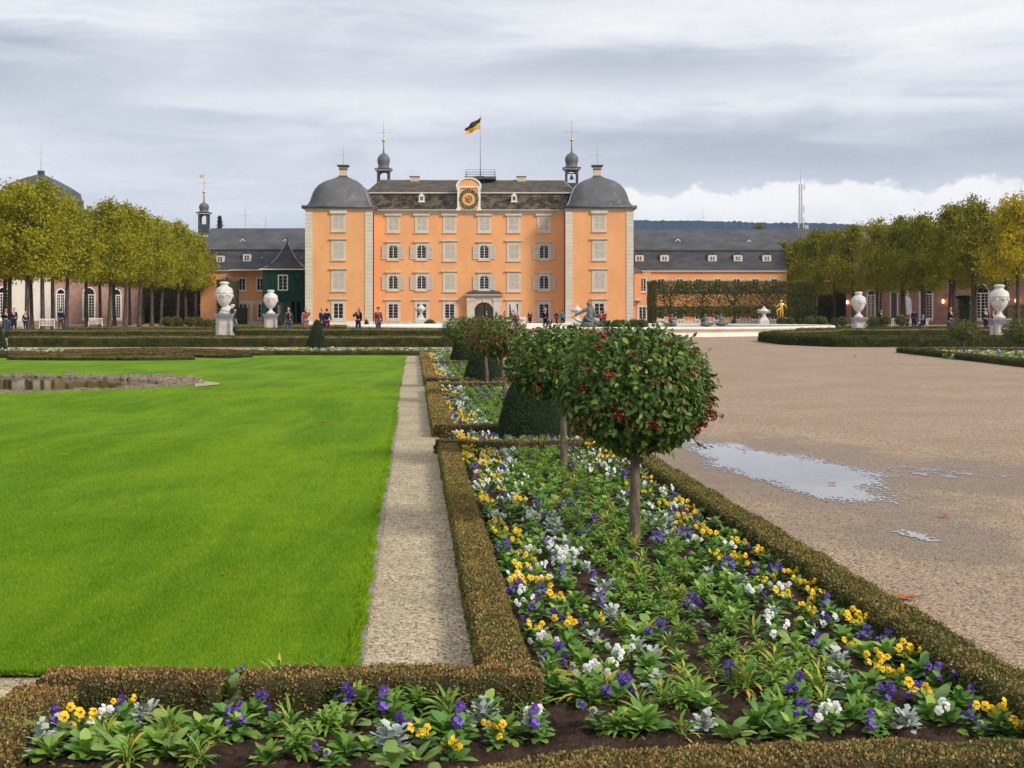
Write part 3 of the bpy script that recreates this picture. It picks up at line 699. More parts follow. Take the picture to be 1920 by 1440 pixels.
cone(1004, 826, .49, 1.2, 'large clipped yew cone behind the second crab apple trunk', .016, 9000)
cone(906, 721, .45, 1.15, 'clipped yew cone behind the two slender crab apple trunks', .022, 4000)
cone(868, 683, .42, 1.15, 'farthest clipped yew cone of the flower bed beside small trunk', .03, 2500)
cone(594, 658, .43, 1.36, 'clipped yew cone standing alone on the border beyond the lawn', .035, 1800)
cone(-8, 659, .46, 1.4, 'clipped yew cone cut by the left picture edge beyond the lawn', .035, 1800)

# ------------------------------------------------------------------ bedding plants
PM = dict(
    leaf=mat('bedding_leaf', (.11, .24, .03), (.27, .45, .07), 12, .6, spec=.2, trans=.3, island=.5, c3=(.38, .52, .12), orand=.25),
    leafd=mat('pansy_leaf', (.06, .17, .03), (.15, .32, .06), 12, .5, spec=.4, trans=.15, island=.5, orand=.2),
    grey=mat('foxglove_leaf', (.17, .29, .06), (.30, .43, .12), 14, .55, spec=.3, trans=.2, island=.4, orand=.2),
    silver=mat('silver_leaf', (.33, .38, .33), (.52, .57, .52), 18, .8, spec=.1, island=.4),
    yel=mat('yellowed_leaf', (.45, .33, .04), (.6, .47, .08), 12, .6, trans=.2, island=.6),
    stem=mat('plant_stem', (.08, .14, .03), rough=.7),
    py=mat('petal_yellow', (.82, .48, .006), (.92, .62, .012), 30, .55, trans=.15, island=.5), pv=mat('petal_violet', (.04, .012, .15), (.10, .04, .34), 30, .55, trans=.15, island=.5, c3=(.19, .12, .5)),
    pw=mat('petal_white', (.72, .71, .72), (.86, .86, .84), 30, .6, trans=.2, island=.5), eye=mat('petal_eye', (.04, .012, .02), rough=.6), eyey=mat('petal_eye_yellow', (.75, .45, .02), rough=.6))
PMK = list(PM); PML = [PM[k] for k in PMK]
def strip_leaf(base, az, L, W, up, arch, seg=3, lobes=0, rnd=random, tw=0.):
    """a curved leaf of seg+? quads; returns verts, quads"""
    V = []; Q = []; ca, sa = math.cos(az), math.sin(az); x = y_ = 0; ang = up
    wprof = {3: [.22, .85, 1.0, .28], 4: [.2, .6, 1.0, .9, .22], 6: [.15, .5, .3, .8, .35, .7, .1]}[seg]
    p = Vector(base)
    for i in range(seg + 1):
        w = W * wprof[i] * .5; V += [tuple(p + Vector((-sa * w, ca * w, .12 * w + tw * w))), tuple(p + Vector((sa * w, -ca * w, .12 * w - tw * w)))]
        st = L / seg; p = p + Vector((ca * math.cos(ang) * st, sa * math.cos(ang) * st, math.sin(ang) * st)); ang -= arch / seg
    for i in range(seg): Q.append((2 * i, 2 * i + 1, 2 * i + 3, 2 * i + 2))
    return V, Q
class PB:
    def __init__(s): s.V = []; s.Q = []; s.M = []
    def add(s, V, Q, m): k = len(s.V); s.V += V; s.Q += [tuple(a + k for a in q) for q in Q]; s.M += [PMK.index(m)] * len(Q)
    def arr(s): return np.array(s.V, dtype=np.float32).reshape(-1, 3), np.array(s.Q, dtype=np.int32).reshape(-1, 4), np.array(s.M, dtype=np.int32)
def rosette(seed, n, L, W, mats, up=(.15, 1.2), seg=3, arch=1.1, high=0.):
    rnd = random.Random(seed); pb = PB()
    for i in range(n):
        az = i * 2.4 + rnd.uniform(-.3, .3); t = i / n; u = up[0] + (up[1] - up[0]) * t; l = L * rnd.uniform(.7, 1.1) * (1 - .25 * t)
        base = (rnd.gauss(0, .008), rnd.gauss(0, .008), .005 + high * t)
        pb.add(*strip_leaf(base, az, l, W * rnd.uniform(.8, 1.2), u, arch * rnd.uniform(.5, 1.3), seg, tw=rnd.uniform(-.5, .5)), rnd.choice(mats))
    return pb.arr()
def tuft(seed, n, L, W, mats, h=.12, stems=5):
    """bushy wallflower: several short stems each with a whorl of narrow leaves"""
    rnd = random.Random(seed); pb = PB()
    for s in range(stems):
        a = rnd.uniform(0, 6.28); r = rnd.uniform(.0, .06); x, y = r * math.cos(a), r * math.sin(a); hh = h * rnd.uniform(.5, 1.1)
        pb.add([(x * .4 - .002, y * .4, 0), (x * .4 + .002, y * .4, 0), (x + .002, y, hh), (x - .002, y, hh)], [(0, 1, 2, 3)], 'stem')
        for i in range(n):
            z = hh * (.35 + .65 * i / n); az = i * 2.4 + rnd.uniform(-.4, .4); k = 1 - .35 * i / n
            pb.add(*strip_leaf((x * z / hh, y * z / hh, z), az, L * k * rnd.uniform(.75, 1.15), W * rnd.uniform(.8, 1.2), rnd.uniform(.1, .6) + .6 * i / n, rnd.uniform(.6, 1.3), 3), rnd.choice(mats))
    return pb.arr()
def flower(pb, c, facing, size, col, rnd):
    f = Vector(facing).normalized(); a = f.orthogonal().normalized(); b = f.cross(a); up = Vector((0, 0, 1)); a = (up - f * up.dot(f)).normalized(); b = f.cross(a); c = Vector(c)
    for k, ang in enumerate((25, -25, 95, -95, 180)):
        t = R(ang); d = a * math.cos(t) + b * math.sin(t); s = a * -math.sin(t) + b * math.cos(t); L = size * (.55 if k != 4 else .52); w = size * (.5 if k != 4 else .62); o = f * (.002 * (5 - k)) ; bk = f * -.004
        V = [c + o + s * w * .1, c + o - s * w * .1, c + d * L * .55 - s * w * .52 + o, c + d * L - s * w * .3 + o + bk, c + d * L + s * w * .3 + o + bk, c + d * L * .55 + s * w * .52 + o]
        pb.add([tuple(v) for v in V], [(0, 1, 2, 5), (5, 2, 3, 4)], col)
    e = 'eye' if col != 'pv' else 'eyey'; s = size * (.13 if col != 'pv' else .06); o = c + f * .013 - a * size * .06
    if col != 'pw' or rnd.random() < .3:
        pb.add([tuple(o + a * s), tuple(o + b * s), tuple(o - a * s * 1.3), tuple(o - b * s)], [(0, 1, 2, 3)], e)
def pansy(seed, col, nf, size=.032):
    rnd = random.Random(seed); lf = rosette(seed, 20, .08, .03, ['leafd', 'leafd', 'leaf'], (.1, 1.1), 3, 1.0, .06); pb = PB()
    for i in range(nf):
        a = rnd.uniform(0, 6.28); r = rnd.uniform(.01, .075); z = rnd.uniform(.06, .115); c = (r * math.cos(a), r * math.sin(a), z)
        flower(pb, c, (rnd.gauss(0, .55), -1 + rnd.gauss(0, .4), .55 + rnd.gauss(0, .35)), size * rnd.uniform(.8, 1.15), col, rnd)
        pb.add([(c[0] * .4 - .0015, c[1] * .4, .02), (c[0] * .4 + .0015, c[1] * .4, .02), (c[0] + .0015, c[1] + .006, z), (c[0] - .0015, c[1] + .006, z)], [(0, 1, 2, 3)], 'stem')
    return lf, pb.arr()
TP = {}
for c, nm in (('py', 'yellow'), ('pv', 'violet'), ('pw', 'white')):
    TP[nm] = [pansy(100 + i * 7 + ord(nm[0]), c, nf) for i, nf in enumerate((4, 7, 3, 8))]
TG = dict(
    rosette=[rosette(200 + i, 26, .09 + .012 * i, .034, ['leaf', 'leaf', 'leafd'], (.12, 1.25), 3, 1.0, .05) for i in range(4)],
    tuft=[tuft(220 + i, 12, .075, .015, ['leaf', 'leaf', 'leaf', 'yel'] if i == 3 else ['leaf'], .10, 8) for i in range(4)],
    spiky=[rosette(240 + i, 34, .13, .011, ['leaf', 'leaf', 'leaf', 'leafd', 'yel'], (.3, 1.4), 4, 1.3, .05) for i in range(3)],
    broad=[rosette(260 + i, 10, .115 + .012 * i, .05, ['grey', 'grey', 'leaf'], (.25, 1.2), 4, 1.0, .02) for i in range(3)],
    silver=[rosette(280 + i, 30, .10, .04, ['silver'], (.3, 1.35), 6, .9, .05) for i in range(3)])
def arr_mesh(name, A, mats=None): return np_mesh(name, A[0], A[1], PML, A[2])
TPM = {k: [(arr_mesh('pansy_leaves', a), arr_mesh('blooms', b)) for a, b in v] for k, v in TP.items()}
TGM = {k: [arr_mesh(k, a) for a in v] for k, v in TG.items()}
spots = []   # (x, y, kind)
R2 = random.Random(4)
CONES = [(g(1004, 826), .62), (g(906, 721), .58), (g(868, 683), .55)]
TRUNKS = [g(1190, 1025), g(1057, 880), g(948, 758), g(913, 729), g(877, 683)]
def blocked(x, y):
    for (c, r) in CONES:
        if (x - c[0]) ** 2 + (y - c[1]) ** 2 < r * r: return True
    for c in TRUNKS:
        if (x - c[0]) ** 2 + (y - c[1] + .05) ** 2 < .02: return True
    return any(abs(y - (yy + .0767 * (x - A_L(yy)))) < .2 for yy in (14.75, 16.75, 27.2, 28.9, 39.4)) 
y = 5.25
while y < 50:
    st = .135 if y < 9 else .14 if y < 20 else .165
    xl, xr = A_R(y) + .10, C_L(y) - .08; n = int((xr - xl) / st)
    for i in range(n + 1):
        t = i / n; x = xl + (xr - xl) * t + R2.uniform(-.045, .045); yy = y + R2.uniform(-.05, .05) + .0767 * (x - xl)
        if blocked(x, yy): continue
        e = min(t, 1 - t); q = R2.random()
        if e < .10: kd = 'yellow' if q < .46 else 'violet' if q < .70 else 'rosette' if q < .88 else 'white'
        elif e < .21: kd = 'white' if q < .26 else 'yellow' if q < .40 else 'violet' if q < .54 else 'broad' if q < .62 else 'silver' if q < .72 else 'rosette'
        elif e < .31: kd = 'silver' if q < .16 else 'white' if q < .30 else 'violet' if q < .40 else 'rosette' if q < .74 else 'broad' if q < .82 else 'tuft'
        else: kd = 'violet' if q < .07 else 'tuft' if q < .62 else 'rosette' if q < .80 else 'spiky' if q < .95 else 'broad'
        if R2.random() < (.10 if y < 9 else .05): continue
        if y < 7.2 and e < .3 and kd in ('yellow', 'white') and R2.random() < .12: kd = R2.choice(['violet', 'rosette'])
        spots.append((x, yy, kd))
    y += st
# violet strips between the ties
for (ya) in (15.6, 15.8, 28.0):
    for x in np.arange(A_R(ya) + .25, C_L(ya) - .2, .12):
        yy = ya + .0767 * (x - A_L(ya)) + R2.uniform(-.1, .1)
        if all((x - c[0]) ** 2 + (yy - c[1]) ** 2 > r * r * .9 for c, r in CONES): spots.append((x, yy, 'violet'))
# front band, sparse, as in the photo (photo column, row of the plant's foot)
front = [(1005, 1385, 'white'), (735, 1425, 'silver'), (905, 1372, 'silver'), (1320, 1385, 'silver'), (1700, 1385, 'silver'), (1120, 1385, 'violet'), (1010, 1398, 'violet'), (1210, 1390, 'rosette'), (1422, 1385, 'rosette'), (1560, 1385, 'white'), (1505, 1372, 'violet'), (1375, 1400, 'broad'),
         (560, 1330, 'rosette'), (655, 1345, 'violet'), (750, 1325, 'rosette'), (890, 1312, 'rosette'), (880, 1328, 'violet'), (985, 1330, 'rosette'), (1105, 1335, 'rosette'), (1140, 1290, 'spiky'), (1200, 1350, 'spiky'), (1240, 1320, 'rosette'), (1330, 1350, 'rosette'), (1400, 1310, 'spiky'), (1500, 1340, 'violet'), (1530, 1320, 'spiky'), (1620, 1352, 'tuft'),
         (610, 1390, 'tuft'), (540, 1395, 'spiky'), (630, 1375, 'rosette'), (480, 1310, 'violet'), (520, 1300, 'spiky'), (440, 1300, 'violet'), (420, 1372, 'rosette'), (470, 1365, 'rosette'), (340, 1340, 'yellow'), (240, 1362, 'yellow'), (270, 1372, 'silver'), (200, 1392, 'white'), (225, 1385, 'violet'), (150, 1398, 'yellow'), (110, 1405, 'silver'), (95, 1395, 'violet'), (40, 1425, 'yellow'), (70, 1430, 'silver'), (300, 1385, 'broad'), (260, 1400, 'broad'), (370, 1400, 'broad'), (330, 1405, 'spiky'), (400, 1408, 'rosette'), (150, 1435, 'broad'), (200, 1425, 'broad'), (290, 1430, 'rosette'), (20, 1440, 'spiky'), (90, 1445, 'rosette'), (350, 1440, 'rosette'), (240, 1450, 'spiky'), (440, 1390, 'violet'),
         (760, 1400, 'violet'), (830, 1400, 'rosette'), (870, 1400, 'violet'), (740, 1450, 'broad'), (800, 1425, 'yellow'), (850, 1445, 'yellow'), (780, 1450, 'broad'), (650, 1440, 'rosette'), (690, 1435, 'rosette'), (560, 1440, 'tuft'), (500, 1445, 'rosette'), (620, 1460, 'violet'), (930, 1412, 'yellow'), (670, 1300, 'broad'), (600, 1300, 'spiky'), (740, 1300, 'broad'), (660, 1350, 'violet'), (1030, 1292, 'spiky'), (960, 1298, 'violet'), (1060, 1310, 'broad'), (1650, 1340, 'violet'), (1600, 1370, 'rosette'), (1750, 1370, 'rosette'), (1660, 1385, 'rosette'), (1820, 1378, 'violet'), (1800, 1350, 'rosette'), (1870, 1392, 'yellow'), (1780, 1385, 'white'), (1720, 1340, 'violet'), (1740, 1352, 'yellow'), (1480, 1395, 'rosette'), (1280, 1345, 'tuft'), (1640, 1398, 'violet'), (1900, 1400, 'yellow')]
FRONT = set()
for k_ in range(46):
    q_ = R2.random(); front.append((R2.uniform(380, 1850), R2.uniform(1300, 1400), 'rosette' if q_ < .4 else 'spiky' if q_ < .6 else 'tuft' if q_ < .72 else 'violet' if q_ < .86 else 'broad'))
for k_ in range(16): front.append((R2.uniform(0, 380), R2.uniform(1395, 1450), R2.choice(['rosette', 'broad', 'spiky', 'tuft'])))
for px, py, kd in front:
    X, Y = g(px, py + 4); spots.append((X, Y, kd)); FRONT.add((round(X, 4), round(Y, 4)))
spots = [s for s in spots if s[1] > 3.5]
spots.sort(key=lambda s: s[1])
NAMES = dict(rosette=('leafy_bedding_plant', 'bright green leafy rosette'), tuft=('wallflower_plant', 'bushy narrow-leaved green plant'), spiky=('spiky_bedding_plant', 'spiky green plant with yellowing leaves'), broad=('foxglove_plant', 'broad-leaved pale green foxglove'), silver=('silver_ragwort', 'silvery felted ragwort'))
count = {}; rest = []
def zone(x, y):
    t = (x - A_R(y)) / (C_L(y) - A_R(y))
    if y < 4.62 and x < -.1: return 'in the bottom left corner of the bed'
    if y < 5.15: return 'on the dark soil before the front hedge' if y < 4.75 else 'on the dark soil behind the front row'
    where = 'by left hedge' if t < .33 else 'by right hedge' if t > .67 else 'in mid bed'
    return where + (' before nearest trunk' if y < 8.6 else ' between nearest trunks' if y < 13.2 else ' beyond second trunk')
for x, y, kd in spots:
    z = .022; s = random.uniform(.78, 1.15) * (1.04 if (round(x, 4), round(y, 4)) in FRONT else .92); rz = random.uniform(0, 6.28); v = random.randrange(4)
    if kd in TPM:
        if count.get('pansy', 0) < 292:
            count['pansy'] = count.get('pansy', 0) + 1; rz = random.uniform(-.8, .8); a, b = TPM[kd][v]
            o = link('pansy_plant', a); o.location = (x, y, z); o.rotation_euler = (0, 0, rz); o.scale = (s,) * 3
            tag(o, f'{kd} flowering pansy {zone(x, y)}', 'pansy', f'{kd} pansies of the flower bed'); link('blooms', b, o); continue
    else:
        nm, lb = NAMES[kd]
        if count.get(nm, 0) < 285:
            count[nm] = count.get(nm, 0) + 1; A = TGM[kd]; o = link(nm, A[v % len(A)]); o.location = (x, y, z); o.rotation_euler = (0, 0, rz); o.scale = (s,) * 3
            tag(o, f'{lb} {zone(x, y)}', 'bedding plant', f'{lb}s of the flower bed'); continue
    rest.append((x, y, kd, s, rz, v))
def merge(name, items, label, kind='stuff', cat=None):
    VV = []; QQ = []; MM = []; k = 0
    for x, y, kd, s, rz, v in items:
        parts = TP[kd][v] if kd in TP else (TG[kd][v % len(TG[kd])],)
        if kd in TP: rz = (rz % 1.6) - .8
        ca, sa = math.cos(rz), math.sin(rz); M = np.array([[ca, sa, 0], [-sa, ca, 0], [0, 0, 1]], dtype=np.float32) * s
        for V, Q, MI in parts: VV.append(V @ M + np.array([x, y, .02 + gz(y)], dtype=np.float32)); QQ.append(Q + k); MM.append(MI); k += len(V)
    o = link(name, np_mesh(name, np.concatenate(VV), np.concatenate(QQ), PML, np.concatenate(MM)))
    return tag(o, label, cat, None, kind)
merge('bedding_flowers', rest, 'mass of far pansies and leafy plants filling the long bed', cat='flowers')
# borders beyond the lawn and in the right bed
items = []
def border(pxa, pxb, rowa, rowb, n):
    for i in range(n):
        X, Y = g(R2.uniform(pxa, pxb), R2.uniform(rowa, rowb)); items.append((X, Y, R2.choice(['rosette', 'rosette', 'tuft', 'tuft', 'broad', 'silver', 'rosette', 'tuft', 'white', 'yellow', 'violet', 'silver']), R2.uniform(1.0, 1.6), R2.uniform(0, 6.28), R2.randrange(4)))
border(470, 840, 658.5, 664.5, 420); border(-20, 110, 659, 666, 170)
merge('bedding_flowers', items, 'low border of small flowers beyond the far lawn edge', cat='flowers'); items = []
border(1715, 1930, 663.5, 666, 160); border(1770, 1940, 666, 674, 260); border(1850, 1940, 672, 681, 150)
merge('bedding_flowers', items, 'small flowers filling the right bed below the berry trees', cat='flowers')

# grass blades near the camera
def turf_blade():
    m = bpy.data.materials.new('grass_blade'); m.use_nodes = True; t = NT(m.node_tree); p = t.n['Principled BSDF']; co = t.pos()
    n1 = t.ramp(t.noise(t.scale(co, .5, .22, 1), 1.1, 4, .6, .6), .35, .68); n3 = t.ramp(t.noise(t.scale(co, 1.2, .16, 1), 1.6, 5, .7, .4), .35, .72)
    n4 = t.ramp(t.noise(t.scale(co, .8, 1.4, 0), 1.5, 5, .65, .8), .35, .68)
    col = t.mixc(n1, (.135, .275, .005), (.26, .41, .010)); col = t.mixc(t.mul(n3, .6), col, (.32, .47, .015)); col = t.mixc(t.mul(n4, .5), col, (.08, .20, .005))
    col = t.mixc(t.ramp(t.island(), .55, 1.0, 0, .7), col, (.28, .43, .03)); col = t.mixc(t.ramp(t.island(), .0, .3, .45, 0), col, (.07, .2, .006))
    t.l.new(col, p.inputs['Base Color']); p.inputs['Roughness'].default_value = .65; p.inputs['Specular IOR Level'].default_value = .12
    tr = t.n.new('ShaderNodeBsdfTranslucent'); mx = t.n.new('ShaderNodeMixShader'); mx.inputs[0].default_value = .3; t.l.new(col, tr.inputs[0]); t.l.new(p.outputs[0], mx.inputs[1]); t.l.new(tr.outputs[0], mx.inputs[2]); t.l.new(mx.outputs[0], t.n['Material Output'].inputs[0])
    return m
def blades():
    parts = []
    for (y0, y1, dn, h, w) in ((5.62, 7.2, 8500, .022, .0032), (7.2, 10, 4200, .022, .0045), (10, 16, 1300, .022, .007), (16, 28, 300, .022, .012)):
        xa = wx(-30, y1); A = (y1 - y0) * (LAWN_R(y0) - xa); n = int(A * dn)
        y = rng.uniform(y0, y1, n); x = rng.uniform(xa, 0, n) ; e = np.array(-.685 + AX * (y - 5.2) + .010 * np.sin(y * 1.1) + .005 * np.sin(y * 6.1 + 1))
        ok = (x < e) & (x > wx(-20, 1) * y); x, y = x[ok], y[ok]
        if y1 > 24: pm = ((x - PCX) / (PRX + .4)) ** 2 + ((y - PCY) / (PRY + .4)) ** 2 > 1; x, y = x[pm], y[pm]
        n = len(x); H = h * rng.uniform(.5, 1.25, n)
        P = np.stack([x, y, np.full(n, .026)], 1); D = np.stack([rng.normal(0, .35, n), rng.normal(0, .35, n), np.ones(n)], 1)
        parts.append(quads_leaf(P, D, np.stack([rng.normal(0, .5, n), -np.ones(n), np.zeros(n)], 1), H, np.full(n, w), .0))
    # overhanging tuft edge
    n = 9000; y = 5.65 + rng.random(n) ** 1.6 * 16; e = -.70 + AX * (y - 5.2) + .010 * np.sin(y * 1.1) + .014 * np.sin(y * 9.1 + 1) * np.sin(y * 2.7)
    P = np.stack([e + rng.normal(0, .012, n), y, np.full(n, .02)], 1); D = np.stack([rng.uniform(.1, 1.2, n), rng.normal(0, .5, n), rng.uniform(.2, 1, n)], 1)
    parts.append(quads_leaf(P, D, np.stack([rng.normal(0, .5, n), -np.ones(n), np.zeros(n)], 1), rng.uniform(.025, .06, n), np.full(n, .006), .0))
    n = 3500; x = rng.uniform(-2.9, -.7, n); P = np.stack([x, 5.62 + rng.normal(0, .01, n), np.full(n, .02)], 1); D = np.stack([rng.normal(0, .5, n), -rng.uniform(.1, 1.2, n), rng.uniform(.2, 1, n)], 1)
    parts.append(quads_leaf(P, D, np.stack([rng.normal(0, .5, n), -np.ones(n), np.zeros(n)], 1), rng.uniform(.025, .05, n), np.full(n, .006), .0))
    V = np.concatenate([p[0] for p in parts]); Q = []; k = 0
    for p in parts: Q.append(p[1] + k); k += len(p[0])
    mg = turf_blade() #, (.085, .225, .006), (.18, .34, .012), .9, .6, spec=.15, trans=.3, island=.35, c3=(.30, .42, .04), coord='pos')
    tag(link('grass', np_mesh('grass', V, np.concatenate(Q), [mg])), 'short bright green lawn grass blades', 'grass', None, 'stuff')
blades()

# ------------------------------------------------------------------ pond
def pond():
    mb = MB(); n = 64
    vs = [(PCX + PRX * .97 * math.cos(2 * math.pi * i / n), PCY + PRY * .97 * math.sin(2 * math.pi * i / n), -.0) for i in range(n)]
    m = mat('pond_water', (.016, .019, .010), (.03, .032, .018), 1.2, .04, .12, 5, .5, coord='pos')
    mb.addf([(x, y, .012) for x, y, z in vs], [tuple(range(n))], m); tag(mb.build('water'), kind='structure')
    rm = mat('pond_rock', (.13, .10, .07), (.32, .26, .19), 5, .95, .9, 18, .15, c3=(.36, .32, .27))
    meshes = []
    for s in range(6):
        r = random.Random(s); b = MB(); b.ellip((0, 0, 0), (1, 1, 1), rm, 14, 9)
        b.v = [tuple(np.array(v) * (1 + .22 * math.sin(v[0] * 5 + s) * math.sin(v[1] * 4 + s) + r.uniform(-.13, .13))) for v in b.v]
        o = b.build('r'); meshes.append(o.data); o.data.polygons.foreach_set('use_smooth', [False] * len(o.data.polygons)); bpy.data.objects.remove(o)
    rr = random.Random(3); a = -math.pi * .62; k = 0
    while a < math.pi * .66:
        x = PCX + PRX * math.cos(a); y = PCY + PRY * math.sin(a); s = rr.uniform(.16, .30)
        near = math.sin(a) < 0
        zs = s * (rr.uniform(.1, .26) if near else rr.uniform(.25, .6))
        if rr.random() < .10: zs *= 1.5; s *= 1.2
        side = 'near' if near else 'far'
        for q in range(2 if math.cos(a) > .45 else 1):
            f = 1 - .045 * q if q == 0 else .965
            o = link('pond_rock', meshes[k % 6]); o.location = (PCX + PRX * (1 - .05 * q) * math.cos(a) + rr.uniform(-.1, .1), PCY + PRY * (1 - .05 * q) * math.sin(a) + rr.uniform(-.1, .1), .0); o.scale = (s, s * .8, zs * .75 + .025); o.rotation_euler = (0, 0, rr.uniform(0, 6))
            tag(o, f'rough brown stone in the {side} rim of the lawn pond' + (', at its right end' if math.cos(a) > .6 else ''), 'rock', 'rocks rimming the pond'); k += 1
        a += s * 1.55 / math.hypot(PRX * math.sin(a), PRY * math.cos(a))
    # pale sand tongue at the right end
    strip('gravel_patch', [g(365, 729), g(410, 724.5), g(413, 722), g(400, 719.5), g(366, 716.5)], M_PALE, .045)
pond()

# ------------------------------------------------------------------ puddles
def puddles():
    mw = mat('puddle_water', (.30, .28, .25), (.36, .33, .29), 3, .03, 0, None, 1.0, coord='pos')
    poly = [(2.30, 16.3), (2.75, 15.6), (3.36, 14.3), (3.72, 12.9), (3.45, 11.6), (2.97, 10.75), (2.62, 11.2), (2.28, 12.6), (2.08, 13.8), (2.15, 15.2)]
    def dist_in(x, y):
        inside = False; dm = 9
        for (x0, y0), (x1, y1) in zip(poly, poly[1:] + poly[:1]):
            if (y0 > y) != (y1 > y) and x < (x1 - x0) * (y - y0) / (y1 - y0) + x0: inside = not inside
            t = max(0, min(1, ((x - x0) * (x1 - x0) + (y - y0) * (y1 - y0) * .2) / ((x1 - x0) ** 2 + (y1 - y0) ** 2 * .2 + 1e-9)))
            dm = min(dm, math.hypot(x - x0 - t * (x1 - x0), (y - y0 - t * (y1 - y0)) * .45))
        return dm if inside else -dm
    from mathutils import noise as mn
    def cells(x0, x1, y0, y1, dx, dy, fn):
        vs = []; fs = []
        for j in range(int((y1 - y0) / dy)):
            for i in range(int((x1 - x0) / dx)):
                x = x0 + (i + .5) * dx; y = y0 + (j + .5) * dy
                if fn(x, y): k = len(vs); vs += [(x - dx / 2, y - dy / 2, .0045), (x + dx / 2, y - dy / 2, .0045), (x + dx / 2, y + dy / 2, .0045), (x - dx / 2, y + dy / 2, .0045)]; fs.append((k, k + 1, k + 2, k + 3))
        return vs, fs
    def f1(x, y):
        nz = mn.fractal(Vector((x * 3.2, y * 1.3, 0)), 1.0, 2.1, 5) * .2 + mn.noise(Vector((x * 34, y * 16, 5))) * .22 + mn.noise(Vector((x * 70, y * 30, 9))) * .12
        return dist_in(x, y) + nz > .03
    mb = MB(); vs, fs = cells(1.9, 4.1, 10.2, 16.8, .011, .022, f1); mb.addf(vs, fs, mw); o = mb.build('puddle'); tag(o, kind='structure')
    def streak(x0, x1, y0, y1, th):
        cx, cy = (x0 + x1) / 2, (y0 + y1) / 2
        def fn(x, y):
            e = 1 - math.hypot((x - cx) / ((x1 - x0) / 2), (y - cy) / ((y1 - y0) / 2))
            return e * .55 + mn.fractal(Vector((x * 6, y * 2.5, 3)), 1., 2.1, 4) * .35 + mn.noise(Vector((x * 28, y * 16, 1))) * .35 > th
        mb = MB(); vs, fs = cells(x0, x1, y0, y1, .018, .035, fn)
        if fs: mb.addf(vs, fs, mw); tag(mb.build('puddle'), kind='structure')
    streak(3.3, 5.3, 11.9, 14.0, .50); streak(2.7, 3.2, 8.8, 9.7, .42); streak(3.0, 3.7, 6.6, 7.6, .5); streak(1.85, 2.6, 15.0, 16.9, .42)
puddles()

# fallen leaves
lm = mat('fallen_leaf', (.42, .12, .02), (.55, .2, .04), 20, .7, trans=.2)
lmy = mat('fallen_leaf_yellow', (.6, .35, .04), (.7, .45, .08), 20, .7, trans=.2)
for px, py, s, lab, m_ in ((1561, 909, .07, 'orange fallen leaf lying in the big puddle', lm), (1770, 971, .075, 'curled brown fallen leaf on gravel, right of the puddle', lm), (1396, 848, .06, 'dark curled leaf at the far side of the puddle', lm), (605, 796, .12, 'orange leaf lying on the lawn near the path', lm), (532, 971, .045, 'tiny red leaf lying on the middle of the lawn', lm), (1696, 1125, .11, 'flat brown leaf by the right hedge on the gravel', lm), (250, 900, .05, 'small brown leaf on the left half of the lawn', lm), (420, 1090, .04, 'tiny tan leaf in the near lawn', lm), (120, 860, .06, 'ochre leaf on the lawn below the pond', lmy), (700, 820, .05, 'small leaf near the lawn edge', lm), (1502, 843, .05, 'small brown leaf beyond the puddle', lm), (1603, 669, .2, 'orange leaf far back on the gravel square', lm), (1812, 686, .1, 'pale leaf in front of the right bed', lmy), (227, 658, .3, 'yellow leaf on the cross path before the long left hedge', lmy), (1062, 1293, .12, 'large yellowed leaf lying in the flower bed', lmy), (860, 1150, .0, '', lm)):
    if not lab: continue
    X, Y = g(px, py); zz = .008 + (.03 if px < 700 else 0) + (.05 if px == 1062 else 0)
    mb = MB(); n = 9
    pts = [(s * .5 * math.cos(i / n * 6.283) * (1 + .25 * (i % 2)), s * .38 * math.sin(i / n * 6.283) * (1 + .3 * (i % 2)), .008 + .12 * s * abs(math.sin(i * 1.7))) for i in range(n)]
    mb.addf([(0, 0, .004)] + pts, [(0, i + 1, (i + 1) % n + 1) for i in range(n)], m_); mb.tube([(s * .4, 0, .01), (s * .9, s * .1, .02)], [.0015 + s * .01, .001], m_, 5)
    o = mb.build('fallen_leaf'); o.location = (X, Y, gz(Y) + zz); o.rotation_euler = (0, 0, px); tag(o, lab, 'leaf', 'fallen leaves')
# litter along hedge feet and specks on the paths (nobody could count it)
P = []; 
for (a, b, ya, n) in ((0, 840, 650.8, 130), (1480, 1925, 652.5, 160)):
    for i in range(n): X, Y = g(R2.uniform(a, b), ya + abs(R2.gauss(0, .8))); P.append((X, Y, gz(Y) + .01, .045))
for i in range(900): yv = 5.4 + 14 * R2.random() ** 1.4; P.append((A_L(yv) - .01 - abs(R2.gauss(0, .10)), yv, .012, .009))
P = np.array(P); n = len(P); D = rnd_unit(n) * [1, 1, .25]
V, Q = quads_leaf(P[:, :3], D, np.tile([0, 0, 1.], (n, 1)) + rnd_unit(n) * .3, P[:, 3] * rng.uniform(.7, 1.6, n), P[:, 3] * .8, .1)
tag(link('leaf_litter', np_mesh('leaf_litter', V, Q, [mat('litter', (.3, .1, .02), (.5, .3, .06), 5, .8, island=.9, c3=(.1, .07, .03))])), 'scattered fallen leaves and crumbs along the hedge feet', 'leaf litter', None, 'stuff')

